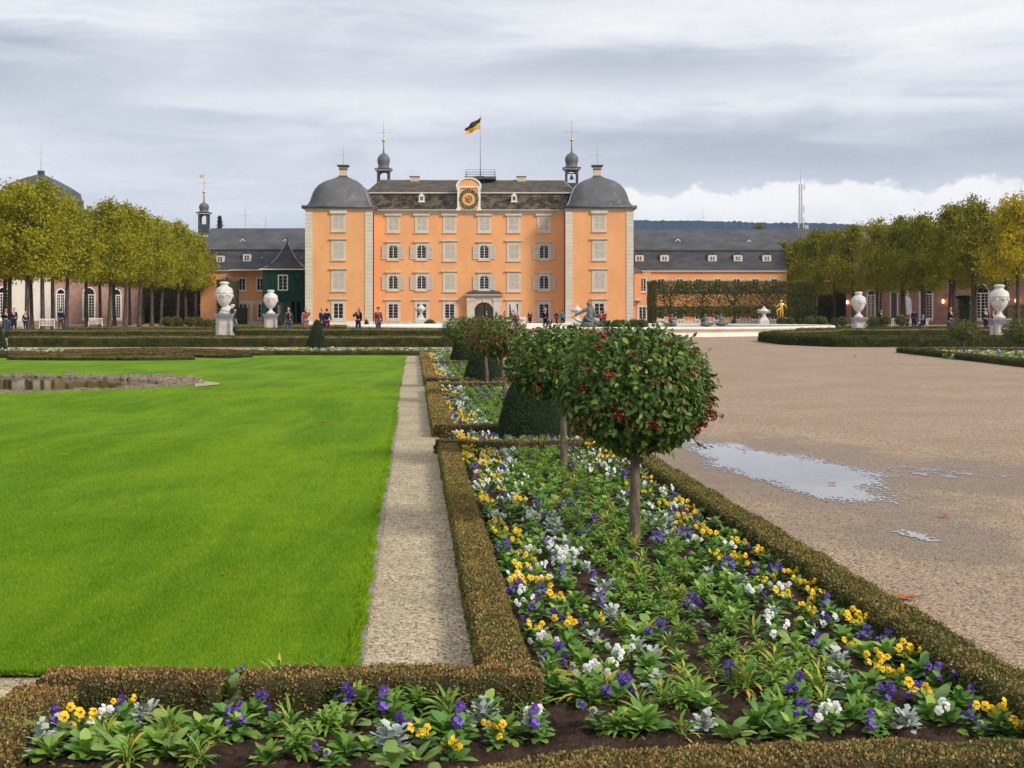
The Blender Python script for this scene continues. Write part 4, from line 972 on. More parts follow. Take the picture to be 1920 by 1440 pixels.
# ------------------------------------------------------------------ palace
def ring(mb, x, y, z, w, h, t, d, m):
    """picture-frame of four butted bars around w x h opening centred at x, z; front at y-d"""
    mb.box(x - w / 2 - t, x - w / 2, y - d, y + .02, z - h / 2 - t, z + h / 2 + t, m); mb.box(x + w / 2, x + w / 2 + t, y - d, y + .02, z - h / 2 - t, z + h / 2 + t, m)
    mb.box(x - w / 2, x + w / 2, y - d, y + .02, z + h / 2, z + h / 2 + t, m); mb.box(x - w / 2, x + w / 2, y - d, y + .02, z - h / 2 - t, z - h / 2, m)
def louvre(parent, x0, x1, y, z0, z1, m=M_SHUT, m2=M_SHUT2):
    b = MB(); t = .07; b.box(x0, x0 + t, y - .05, y, z0, z1, m); b.box(x1 - t, x1, y - .05, y, z0, z1, m); zm = z0 + (z1 - z0) * .48
    for za, zb_ in ((z0, z0 + t), (zm - t / 2, zm + t / 2), (z1 - t, z1)): b.box(x0 + t, x1 - t, y - .05, y, za, zb_, m)
    for za, zb_ in ((z0 + t, zm - t / 2), (zm + t / 2, z1 - t)):
        n = max(3, int((zb_ - za) / .13)); s = (zb_ - za) / n
        for i in range(n): b.hexa([(x0 + t, y - .045, za + i * s), (x1 - t, y - .045, za + i * s), (x1 - t, y - .01, za + i * s + s * .5), (x0 + t, y - .01, za + i * s + s * .5)], [(x0 + t, y - .045, za + i * s + .02), (x1 - t, y - .045, za + i * s + .02), (x1 - t, y - .008, za + i * s + s * .9), (x0 + t, y - .008, za + i * s + s * .9)], m2)
    return b.build('shutter', parent)
def window(parent, x, z, w, h, y, state, lintel=True, cols=2, rows=5, trim=M_STONE, surround=.2, arched=False, sill=True, frame=M_WHITE):
    """state: closed / open (shutters folded back) / bare"""
    b = MB(); ring(b, x, y, z, w, h, surround, .08, trim)
    if sill: b.box(x - w / 2 - surround - .06, x + w / 2 + surround + .06, y - .17, y + .01, z - h / 2 - surround - .12, z - h / 2 - surround, trim)
    if arched and state != 'closed':
        for sx in (-1, 1): b.addf([(x + sx * w / 2, y - .06, z + h / 2), (x + sx * w / 2, y - .06, z + h / 2 - .28), (x + sx * w * .2, y - .06, z + h / 2 - .06), (x, y - .06, z + h / 2)], [(0, 1, 2, 3) if sx < 0 else (3, 2, 1, 0)], trim)
    o = b.build('window', parent)
    if state == 'closed':
        louvre(o, x - w / 2, x - .012, y - .02, z - h / 2, z + h / 2); louvre(o, x + .012, x + w / 2, y - .02, z - h / 2, z + h / 2)
    else:
        p = MB(); p.box(x - w / 2, x + w / 2, y - .012, y + .0, z - h / 2, z + h / 2, M_GLASS); p.build('pane', o)
        f = MB(); t = .045; ring(f, x, y - .02, z, w - 2 * t, h - 2 * t, t, .03, frame)
        for i in range(1, cols): xx = x - w / 2 + w * i / cols; f.box(xx - .038, xx + .038, y - .05, y - .013, z - h / 2 + t, z + h / 2 - t, frame)
        for c in range(cols):
            xa = x - w / 2 + w * c / cols + .05; xb = x - w / 2 + w * (c + 1) / cols - .05; xm = (xa + xb) / 2
            for j in range(1, rows): zz = z - h / 2 + h * j / rows; f.box(xa, xb, y - .042, y - .013, zz - .011, zz + .011, frame)
        f.build('frame', o)
        if state == 'open':
            sw = w * .55 + .1
            for sx in (-1, 1):
                a = x + sx * (w / 2 + surround * .6); c = a + sx * sw; louvre(o, min(a, c), max(a, c), y - .09, z - h / 2 - .1, z + h / 2 - .02)
    if lintel:
        l = MB(); zz = z + h / 2 + surround
        l.box(x - w / 2 - surround, x + w / 2 + surround, y - .07, y, zz, zz + .2, trim)
        l.box(x - w / 2 - surround - .22, x + w / 2 + surround + .22, y - .28, y, zz + .2, zz + .34, trim); l.box(x - w / 2 - surround - .12, x + w / 2 + surround + .12, y - .17, y, zz + .12, zz + .2, trim)
        l.build('cornice', o)
    return o

YT, YM = 163.0, 166.5       # front planes of towers and of the main block
GZC = .3
PAL = empty('palace', (0, 0, 0), 0, 'orange four-storey palace with two domed corner towers and a clock', 'palace')
def tower(xa, xb, side):
    x0, x1 = wx(xa, YT), wx(xb, YT); z1 = wz(395, YT); dpt = x1 - x0 + .5; cx = (x0 + x1) / 2; q = .85
    b = MB(); b.box(x0, x1, YT, YT + dpt, GZC + .45, z1, M_PLASTER); b.build('tower_wall', PAL)
    b = MB(); b.box(x0 - .12, x1 + .12, YT - .12, YT + dpt + .1, GZC - .1, GZC + .45, M_WHITE); b.build('plinth', PAL)
    for (a, c) in ((x0 - .05, x0 + q), (x1 - q, x1 + .05)):
        b = MB(); z = GZC + .45; i = 0
        while z < z1 - .1:
            h = min(.5, z1 - z); b.box(a, c, YT - .09, YT + .6, z, z + h - .035, M_QUOIN); b.box(a + .02, c - .02, YT - .06, YT + .6, z + h - .035, z + h, M_GROOVE); z += h
        b.build('quoins', PAL)
    # side quoins on the return face
    b = MB(); zt = z1
    for k, (e, hh) in enumerate(((.08, .75), (.16, .25), (.28, .18), (.40, .12))):
        b.box(x0 - e, x1 + e, YT - e, YT + dpt + e, zt, zt + hh * .5, M_STONE); zt += hh * .5
    b.build('eaves_cornice', PAL)
    half = (x1 - x0) / 2 + .45; s = YT / F
    prof = [(66, 391), (60, 387), (56, 382), (53, 376), (51, 368), (48.5, 360), (45, 352), (40, 345), (33.5, 339), (26.5, 334.5), (19, 331), (13, 328), (9, 325)]
    k = half / (66 * s); pr = [(a * s * k, wz(r_, YT) - .0) for a, r_ in prof]
    pr2 = []
    for (a0, z0), (a1, z1_) in zip(pr[:-1], pr[1:]):
        for i in range(3): pr2.append((a0 + (a1 - a0) * i / 3, z0 + (z1_ - z0) * i / 3))
    pr2.append(pr[-1]); cy = YT + dpt / 2
    b = MB(); b.sqloft([(pr2[0][0], zt)] + pr2, M_DOME, (cx, cy, 0), dpt / (x1 - x0), True); rf = b.build('dome_roof', PAL)
    b = MB(); rt = dpt / (x1 - x0)
    for sx in (-1, 1): b.tube([(cx + sx * a, cy - a * rt, z) for a, z in pr2], .045, M_LEAD, 5)
    b.build('hip_ridge', rf)
    zc = wz(325, YT); w_ = 6.6 * s; zt2 = wz(306, YT)
    b = MB(); b.box(cx - w_, cx + w_, cy - w_, cy + w_, zc - .3, zt2, M_CHIM); b.box(cx - w_ - .08, cx + w_ + .08, cy - w_ - .08, cy + w_ + .08, zc - .25, zc + .15, M_CHIMCAP)
    b.box(cx - w_ - .08, cx + w_ + .08, cy - w_ - .08, cy + w_ + .08, zt2 - .35, zt2 - .22, M_CHIMCAP); b.box(cx - w_ - .14, cx + w_ + .14, cy - w_ - .14, cy + w_ + .14, zt2, zt2 + .1, M_CHIMCAP); b.box(cx - w_ - .3, cx + w_ + .3, cy - w_ - .3, cy + w_ + .3, zt2 + .1, zt2 + .25, M_IRON)
    ch = b.build('chimney', rf)
    b = MB(); zr = wz(264, YT); za = wz(282.5, YT); b.tube([(cx, cy, zt2), (cx, cy, zr)], .022, M_ROD, 5); b.tube([(cx - .9, cy, za), (cx + .9, cy, za)], .014, M_ROD, 5); b.tube([(cx, cy - .9, za), (cx, cy + .9, za)], .014, M_ROD, 5); b.build('lightning_rod', rf)
    s = YT / F
    for (ra, rb, st) in ((404, 431, 'closed'), (455, 485, 'closed'), (511, 543, 'closed'), (569, 597, 'bare')):
        wpx = 20; z = wz((ra + rb) / 2, YT); h = (rb - ra) * s
        window(PAL, wx((xa + xb) / 2, YT) - .03, z, (21 if st == 'closed' else 18) * s, h, YT, st, lintel=ra > 410, rows=4 if st == 'bare' else 5, surround=.2 if st == 'closed' else .3)
        if ra < 410:
            b = MB(); b.box(cx - 16 * s, cx + 16 * s, YT - .3, YT, wz(400.5, YT), z1, M_STONE); b.box(cx - 14 * s, cx + 14 * s, YT - .2, YT, wz(402, YT), wz(400.5, YT), M_STONE); b.build('cornice', PAL)
    # gutter pipe by the inner corner
    xi = x1 + .12 if side < 0 else x0 - .12
    b = MB(); b.tube([(xi, YT + .9, GZC), (xi, YT + .9, z1 - .2), (xi + .2 * side, YT + .3, z1 + .3)], .075, mat('drain_pipe', (.16, .07, .04), rough=.6), 8); b.build('drainpipe', PAL)
tower(573, 697, -1); tower(1061, 1187, 1)

def main_block():
    x0, x1 = wx(697, YM), wx(1061, YM); s = YM / F; z1 = wz(401, YM); b = MB()
    # wall split round the portal arch
    pa, pb_ = wx(889, YM), wx(926, YM); ztop = wz(566, YM); D = 14
    b.box(x0, pa, YM, YM + D, GZC + .4, z1, M_PLASTER); b.box(pb_, x1, YM, YM + D, GZC + .4, z1, M_PLASTER); b.box(pa, pb_, YM, YM + D, ztop + .0, z1, M_PLASTER); b.build('wall', PAL)
    b = MB(); b.box(x0, pa, YM - .1, YM + D, GZC - .1, GZC + .4, M_STONE); b.box(pb_, x1, YM - .1, YM + D, GZC - .1, GZC + .4, M_STONE); b.build('plinth', PAL)
    b = MB(); zt = z1
    for e, h in ((.1, .18), (.25, .14), (.42, .1), (.6, .1)): b.box(x0, x1, YM - e, YM + D + e, zt, zt + h, M_STONE); zt += h
    b.build('eaves_cornice', PAL)
    # portal
    b = MB(); X0, X1 = wx(876.5, YM), wx(939, YM); zp = wz(556, YM); dp = .7; cxp = (pa + pb_) / 2; r = (pb_ - pa) / 2; zs = wz(585, YM); yf = YM - dp
    b.box(X0, pa, yf, YM + .0, GZC, zp, M_STONE); b.box(pb_, X1, yf, YM, GZC, zp, M_STONE)
    n = 12; arc = [(cxp - r * math.cos(math.pi * i / n), zs + r * math.sin(math.pi * i / n)) for i in range(n + 1)]
    for i in range(n): (xa, za), (xb, zb) = arc[i], arc[i + 1]; b.hexa([(xa, yf, za), (xb, yf, zb), (xb, YM + .4, zb), (xa, YM + .4, za)], [(xa, yf, zp), (xb, yf, zp), (xb, YM + .4, zp), (xa, YM + .4, zp)], M_STONE)
    for xa in (X0 - .05, X1 - .95): b.box(xa, xa + 1.0, yf - .12, yf, GZC, zp - .1, M_STONE); b.box(xa - .07, xa + 1.07, yf - .2, yf, zp - .55, zp - .4, M_STONE)
    b.box(X0 - .2, X1 + .2, yf - .3, YM, zp, zp + .14, M_STONE); b.box(X0 - .38, X1 + .38, yf - .5, YM, zp + .14, zp + .3, M_STONE)
    b.hexa([(X0 - .4, yf - .55, zp + .3), (X1 + .4, yf - .55, zp + .3), (X1 + .4, YM, zp + .3), (X0 - .4, YM, zp + .3)], [(X0 + .3, YM - .3, zp + .72), (X1 - .3, YM - .3, zp + .72), (X1 - .3, YM, zp + .72), (X0 + .3, YM, zp + .72)], M_SLATE_D)
    for i in range(n):
        a0, a1 = math.pi * i / n, math.pi * (i + 1) / n; rr = r + .22
        b.hexa([(cxp - r * math.cos(a0), yf - .06, zs + r * math.sin(a0)), (cxp - r * math.cos(a1), yf - .06, zs + r * math.sin(a1)), (cxp - r * math.cos(a1), yf, zs + r * math.sin(a1)), (cxp - r * math.cos(a0), yf, zs + r * math.sin(a0))], [(cxp - rr * math.cos(a0), yf - .06, zs + rr * math.sin(a0)), (cxp - rr * math.cos(a1), yf - .06, zs + rr * math.sin(a1)), (cxp - rr * math.cos(a1), yf, zs + rr * math.sin(a1)), (cxp - rr * math.cos(a0), yf, zs + rr * math.sin(a0))], M_STONE)
    b.box(cxp - .14, cxp + .14, yf - .14, yf - .06, zs + r - .05, zs + r + .45, M_STONE)
    pt = b.build('portal', PAL)
    b = MB(); b.box(pa, pb_, YM + 2.5, YM + 2.6, GZC, ztop, mat('portal_view_paint', (.12, .26, .28), (.42, .36, .12), .6, .2, spec=.4, coord='pos')); b.box(cxp - .06, cxp + .06, YM + 2.4, YM + 2.5, GZC, ztop, M_IRON); b.build('portal_view_panel', pt)  # added back panel; the bright view through the passage is put into its colour
    # windows
    colx = [737.3, 790.5, 843, 908, 963, 1020]
    for ci, px in enumerate(colx):
        X = wx(px, YM)
        for ri, (ra, rb) in enumerate(((408, 433), (460, 484.5), (517, 542), (570, 597))):
            z = wz((ra + rb) / 2, YM); h = (rb - ra) * s
            if ri == 3 and ci == 3: continue
            if ri == 0:
                window(PAL, X, z, 19.5 * s, h, YM, 'closed', lintel=False, surround=.2)
                b = MB(); b.box(X - 15.5 * s, X + 15.5 * s, YM - .28, YM, wz(404.5, YM), z1, M_STONE); b.box(X - 13.5 * s, X + 13.5 * s, YM - .18, YM, wz(406, YM), wz(404.5, YM), M_STONE); b.build('cornice', PAL)
            elif ri == 3: window(PAL, X, z, 18 * s, h, YM, 'bare', rows=5, surround=.3)
            elif ci in (2, 4): window(PAL, X, z - .0, 19.5 * s, h + 3 * s, YM, 'closed', surround=.22)
            else: window(PAL, X, z, 17 * s, h, YM, 'open', rows=5, surround=.2, arched=True)
    # mansard: steep lower slope, hipped upper
    yb0, yb1 = YM - .6, YM + D + .6
    za = zt; zbk = wz(363, YM + 2.2); yk = YM + 2.2
    prof = [(yb0, za), (yb0 + .9, za + .45), (yb0 + 1.6, za + 1.2), (yk - .15, zbk - .15)]
    b = MB(); xa, xb = wx(687, YM) , wx(1078, YM)
    for (y0, z0), (y1, z1_) in zip(prof[:-1], prof[1:]): 
        n = 14
        for i in range(n): u0, u1 = xa + (xb - xa) * i / n, xa + (xb - xa) * (i + 1) / n; b.addf([(u0, y0, z0), (u1, y0, z0), (u1, y1, z1_), (u0, y1, z1_)], [(0, 1, 2, 3)], M_MOSS2)
    yB = YM + D - 2.2
    b.box(xa, xb, yk, yB, za, zbk, M_SLATE_D)
    b.addf([(xa, yB, zbk), (xb, yB, zbk), (xb, yb1, za), (xa, yb1, za)], [(0, 1, 2, 3)], M_SLATE_D); b.build('mansard_lower_roof', PAL)
    b = MB(); b.box(xa, xb, yk - .3, yB + .3, zbk, zbk + .16, M_STONE); b.build('roof_band', PAL)
    yr = YM + 7; zr = wz(338, yr); ra, rb = wx(713, yr), wx(1056, yr); z0 = zbk + .16
    b = MB(); e = .25
    b.addf([(xa - e, yk - e, z0), (xb + e, yk - e, z0), (xb + e, yB + e, z0), (xa - e, yB + e, z0), (ra, yr, zr), (rb, yr, zr)], [(0, 1, 5, 4), (1, 2, 5), (2, 3, 4, 5), (3, 0, 4)], M_MOSS)
    up = b.build('upper_roof', PAL)
    b = MB(); b.tube([(ra, yr, zr), (rb, yr, zr)], .07, M_LEAD, 6); b.tube([(rb, yr, zr), (xb + e, yk - e, z0)], .07, M_LEAD, 6); b.tube([(ra, yr, zr), (xa - e, yk - e, z0)], .05, M_IRON, 6); b.build('ridge_cap', up)
    for px in (777.5, 977.5):
        X = wx(px, yr); b = MB(); b.box(X - .6, X + .6, yr - .5, yr + .5, zr - 1.2, wz(332.5, yr), M_CHIM); b.box(X - .68, X + .68, yr - .58, yr + .58, wz(332.5, yr), wz(331, yr), M_CHIMCAP); b.build('chimney', up)
    # small dormers
    for px in (790.5, 964):
        Yd = YM + .75; X = wx(px, Yd); z0_, z1_ = wz(378, Yd), wz(368, Yd); b = MB(); w = .36
        b.box(X - w, X + w, Yd, Yd + 2, z0_, z1_, M_WHITE); b.prism([(X - w - .08, z1_), (X + w + .08, z1_), (X, z1_ + .45)], Yd - .06, Yd + 2, M_WHITE); b.box(X - w - .12, X + w + .12, Yd - .1, Yd, z0_ - .1, z0_, M_WHITE)
        d = b.build('dormer', PAL); b = MB(); b.box(X - .17, X - .025, Yd - .02, Yd, z0_ + .15, z1_ - .08, M_GLASS); b.box(X + .025, X + .17, Yd - .02, Yd, z0_ + .15, z1_ - .08, M_GLASS); b.build('pane', d)
    # clock gable
    Yc = YM - .45; X = wx(879, Yc); w = 21.5 * Yc / F; zb, zm = wz(395, Yc), wz(352, Yc); b = MB()
    b.box(X - w * .8, X + w * .8, Yc, Yc + 1.8, zb, zm + .1, M_PLASTER)
    for sx in (-1, 1):
        xa_, xb_ = X + sx * w * .8, X + sx * w; b.box(min(xa_, xb_), max(xa_, xb_), Yc - .08, Yc + 1.8, zb, zm, M_WHITE)
        b.box(X + sx * w * .9 - .26, X + sx * w * .9 + .26, Yc - .16, Yc + .3, zb, zb + .35, M_WHITE); b.box(X + sx * w * .9 - .22, X + sx * w * .9 + .22, Yc - .14, Yc + .3, zm - .28, zm - .003, M_WHITE)
    b.box(X - w - .12, X + w + .12, Yc - .18, Yc + 1.8, zm, zm + .16, M_WHITE)
    n = 16; R0, R1 = w * .98, w * .98 + .2; zc = zm + .16; hz_ = .72
    pts = [(X - R0 * math.cos(math.pi * i / n), zc + R0 * hz_ * math.sin(math.pi * i / n)) for i in range(n + 1)]
    b.prism(pts[::-1], Yc + .0, Yc + 1.6, M_PLASTER)
    for i in range(n):
        a0, a1 = math.pi * i / n, math.pi * (i + 1) / n; f = lambda a, r_: (X - r_ * math.cos(a), zc + r_ * hz_ * math.sin(a))
        (ax_, az_), (bx_, bz_), (cx_, cz_), (dx_, dz_) = f(a0, R0 - .05), f(a1, R0 - .05), f(a1, R1), f(a0, R1)
        b.hexa([(ax_, Yc - .15, az_), (bx_, Yc - .15, bz_), (bx_, Yc + 1.6, bz_), (ax_, Yc + 1.6, az_)], [(dx_, Yc - .15, dz_), (cx_, Yc - .15, cz_), (cx_, Yc + 1.6, cz_), (dx_, Yc + 1.6, dz_)], M_WHITE)
    gb = b.build('clock_gable', PAL)
    zf = wz(373.5, Yc); rc = 18.6 * Yc / F; b = MB()
    def disc(r, y, m, n=40): b.addf([(X + r * math.cos(2 * math.pi * i / n), y, zf + r * math.sin(2 * math.pi * i / n)) for i in range(n)], [tuple(range(n))], m)
    disc(rc, Yc - .05, M_PLASTER)
    for i in range(12):
        a = 2 * math.pi * (i + .0) / 12; d = Vector((math.sin(a), 0, math.cos(a))); s_ = Vector((math.cos(a), 0, -math.sin(a))); c = Vector((X, Yc - .09, zf)) + d * rc * .83; hw = rc * .19; hh = rc * .17
        b.addf([tuple(c - s_ * hw * .9 - d * hh), tuple(c + s_ * hw * .9 - d * hh), tuple(c + s_ * hw * 1.1 + d * hh), tuple(c - s_ * hw * 1.1 + d * hh)], [(0, 1, 2, 3)], M_CLOCKG)
    cf = b.build('clock_face', PAL)
    b = MB()
    NUM = ['XII', 'I', 'II', 'III', 'IIII', 'V', 'VI', 'VII', 'VIII', 'IX', 'X', 'XI']
    for i, tx in enumerate(NUM):
        a = 2 * math.pi * i / 12; d = Vector((math.sin(a), 0, math.cos(a))); s_ = Vector((math.cos(a), 0, -math.sin(a))); c = Vector((X, Yc - .11, zf)) + d * rc * .83; hh = rc * .12
        wd = {'I': .35, 'V': .9, 'X': .9}; tot = sum(wd[ch] for ch in tx); u = -tot / 2; sc_ = min(.06, .19 / tot)
        def bar(u0, v0, u1, v1, t=.012):
            p0 = c + s_ * u0 + d * v0; p1 = c + s_ * u1 + d * v1; q = (p1 - p0).normalized().cross(Vector((0, 1, 0))) * t
            b.addf([tuple(p0 - q), tuple(p0 + q), tuple(p1 + q), tuple(p1 - q)], [(0, 1, 2, 3)], M_GOLDP)
        for ch in tx:
            w_ = wd[ch] * sc_; m_ = (u + wd[ch] / 2) * sc_; h_ = wd[ch] * sc_ * .42
            if ch == 'I': bar(m_, -hh, m_, hh)
            elif ch == 'V': bar(m_ - h_, hh, m_, -hh); bar(m_ + h_, hh, m_, -hh)
            else: bar(m_ - h_, hh, m_ + h_, -hh); bar(m_ + h_, hh, m_ - h_, -hh)
            u += wd[ch]
        a2 = a + math.pi / 12; d2 = Vector((math.sin(a2), 0, math.cos(a2))); s2 = Vector((math.cos(a2), 0, -math.sin(a2))); c2 = Vector((X, Yc - .1, zf)) + d2 * rc * .83
        b.addf([tuple(c2 - s2 * .015 - d2 * .17), tuple(c2 + s2 * .015 - d2 * .17), tuple(c2 + s2 * .015 + d2 * .17), tuple(c2 - s2 * .015 + d2 * .17)], [(0, 1, 2, 3)], M_GOLDP)
    b.build('numerals', cf)
    b = MB(); r_ = rc * .36; n = 24
    for i in range(n):
        if i % 3 == 2: continue
        a0, a1 = 2 * math.pi * i / n, 2 * math.pi * (i + 1) / n
        b.addf([(X + r_ * .62 * math.sin(a0), Yc - .1, zf + r_ * .62 * math.cos(a0)), (X + r_ * .62 * math.sin(a1), Yc - .1, zf + r_ * .62 * math.cos(a1)), (X + r_ * math.sin(a1), Yc - .1, zf + r_ * math.cos(a1)), (X + r_ * math.sin(a0), Yc - .1, zf + r_ * math.cos(a0))], [(0, 1, 2, 3)], M_CLOCKG)
    b.build('dial_ring', cf)
    b = MB()
    for a, L, t in ((R(-42), .6, .085), (R(140), .42, .11)):
        d = Vector((math.sin(a), 0, math.cos(a))); q = Vector((math.cos(a), 0, -math.sin(a))) * t; c = Vector((X, Yc - .14, zf))
        b.addf([tuple(c - d * .15 - q), tuple(c + q - d * .15), tuple(c + d * L * rc + q * .4), tuple(c + d * L * rc - q * .4)], [(0, 1, 2, 3)], M_GOLDP)
    b.build('clock_hands', cf)
    # roof platform and railing
    b = MB(); xa, xb = wx(872, yr), wx(930, yr); b.box(xa, xb, yr - 1.6, yr + 1.6, wz(338, yr), wz(333, yr), M_IRON); b.box(wx(891, yr), wx(908, yr), yr - .7, yr + .7, wz(333, yr), wz(330.8, yr), M_IRON); pf = b.build('roof_platform', up)
    b = MB(); zr0, zr1 = wz(333, yr), wz(320.5, yr)
    for u in np.linspace(xa + .15, xb - .15, 3):
        for yy in (yr - 1.5, yr + 1.5): b.tube([(u, yy, zr0), (u, yy, zr1)], .035, M_IRON, 5)
    for f in (.33, .66, 1):
        for yy in (yr - 1.5, yr + 1.5): b.tube([(xa + .15, yy, zr0 + (zr1 - zr0) * f), (xb - .15, yy, zr0 + (zr1 - zr0) * f)], .02, M_IRON, 5)
    b.build('railing', pf)
    return yr
YR = main_block()
def flag():
    Yp = YR; X = wx(900.7, Yp); z0, z1 = wz(331, Yp), wz(209, Yp)
    T = empty('flagpole', (X, Yp, z0), 0, 'tall thin flagpole on the palace roof with black and yellow flag', 'flagpole')
    b = MB(); b.tube([(0, 0, 0), (0, 0, (z1 - z0) * .6), (0, 0, z1 - z0)], [.07, .055, .03], mat('pole_paint', (.45, .46, .47), rough=.5), 8); b.build('pole', T)
    n = 14; m = 8; s = Yp / F; b = MB(); mk = mat('flag_black', (.035, .035, .038), rough=.8, trans=.15); my = mat('flag_yellow', (.85, .42, .02), rough=.8, trans=.3); vs = []; fs = []
    for i in range(n + 1):
        t = i / n; xx = -t * 28 * s; ztop = wz(218 + 21 * t ** .85, Yp); zbot = wz(242 + 11.5 * t ** 1.2, Yp)
        for j in range(m + 1): vs.append((xx + .15 * math.sin(t * 9 + j), .35 * math.sin(t * 8 + j * .35) * (t + .15), ztop + (zbot - ztop) * j / m - z0))
    for mt, ja, jb in ((mk, 0, m // 2), (my, m // 2, m)): b.addf(vs, [(i * (m + 1) + j, i * (m + 1) + j + 1, (i + 1) * (m + 1) + j + 1, (i + 1) * (m + 1) + j) for i in range(n) for j in range(ja, jb)], mt, True)
    b.build('flag', T)
flag()

def turret(px, Y, rows, s, label, vane=False, bell=False, name='bell_turret', base=None, posts=4):
    """rows: dict of photo rows: ball, neck, onion bottom, ledge, arch bottom, rod top, cross"""
    X = wx(px, Y); k = Y / F; P = PAL
    b = MB(); hw = rows['hw'] * k; zl = wz(rows['ledge'], Y); zb = wz(rows['open'], Y); zbase = wz(rows['base'], Y)
    T = empty(name, (X, Y, 0), 0, label, 'turret', 'slate-capped roof turrets')
    pw = hw * .2
    b.box(-hw, hw, -hw, hw, zbase, zb, M_SLATE_D)
    for sx in (-1, 1):
        for sy in (-1, 1): b.box(min(sx * hw, sx * (hw - pw * 1.6)), max(sx * hw, sx * (hw - pw * 1.6)), min(sy * hw, sy * (hw - pw * 1.6)), max(sy * hw, sy * (hw - pw * 1.6)), zb, zl, M_SLATE_D)
    r = hw - pw * 1.6; za = zl - r * 1.05; n = 8
    for yy in (-hw, hw - .15):
        for i in range(n):
            a0, a1 = math.pi * i / n, math.pi * (i + 1) / n; xa, xb = -r * math.cos(a0), -r * math.cos(a1); z0, z1 = za + r * math.sin(a0) * .8, za + r * math.sin(a1) * .8
            b.hexa([(xa, yy, z0), (xb, yy, z1), (xb, yy + .15, z1), (xa, yy + .15, z0)], [(xa, yy, zl), (xb, yy, zl), (xb, yy + .15, zl), (xa, yy + .15, zl)], M_SLATE_D)
    b.build('lantern', T)
    b = MB(); b.box(-hw * 1.25, hw * 1.25, -hw * 1.25, hw * 1.25, zl, zl + .18, M_STONE); b.box(-hw * 1.4, hw * 1.4, -hw * 1.4, hw * 1.4, zl + .18, zl + .28, M_SLATE_D); b.build('ledge', T)
    zn = wz(rows['neck'], Y); H = zn - zl - .28; r0 = hw * 1.32
    prof = [(r0, 0), (r0 * .8, .06), (r0 * .68, .16), (r0 * .69, .26), (r0 * .77, .4), (r0 * .8, .52), (r0 * .76, .66), (r0 * .6, .8), (r0 * .36, .9), (r0 * .16, .97), (r0 * .11, 1.02)]
    zball = wz(rows['ball'], Y); b = MB(); b.lathe([(a, zl + .28 + c * H) for a, c in prof] + [(.05, zball - .1)], M_DOME, n=16); b.build('onion_cap', T)
    b = MB(); b.ellip((0, 0, zball), (.24, .24, .24), M_GOLD, 14, 9); b.build('gilded_ball', T)
    b = MB(); zr = wz(rows['rod'], Y); zc = wz(rows['cross'], Y); b.tube([(0, 0, zball), (0, 0, zr)], .024, M_ROD, 5); q = rows.get('arm', 16) * k; b.tube([(-q, 0, zc), (q, 0, zc)], .014, M_ROD, 5); b.tube([(0, -q, zc), (0, q, zc)], .014, M_ROD, 5); b.build('finial_rod', T)
    if vane:
        zv = wz(331, Y); b = MB(); b.prism([(-.08, zv + .22), (-.55, zv + .26), (-.62, zv), (-.5, zv - .24), (-.1, zv - .18)], -.02, .02, M_GOLD); b.build('weather_vane', T)
    if bell:
        b = MB(); z = zb + (zl - zb) * .3; b.lathe([(.34, 0), (.3, .05), (.22, .25), (.18, .42), (.07, .52), (.03, .75)], M_BRONZE, (0, 0, z), 14); b.box(-hw * .8, hw * .8, -.06, .06, z + .75, z + .87, M_IRON); b.build('bell', T)
turret(719.3, 176, dict(hw=11.3, ledge=321, open=338, base=352, neck=286, ball=263, rod=227, cross=249), 1, 'open roof turret with onion cap left of the palace clock')
turret(1071.8, 176, dict(hw=12, ledge=319, open=344, base=356, neck=285, ball=262, rod=225, cross=247), 1, 'open roof turret holding a bell right of the palace clock', bell=True)
turret(382.5, 184, dict(hw=9, ledge=402, open=421, base=440, neck=379, ball=360, rod=323, cross=343.5), 1, 'slender roof turret with golden vane above the left wing', vane=True)

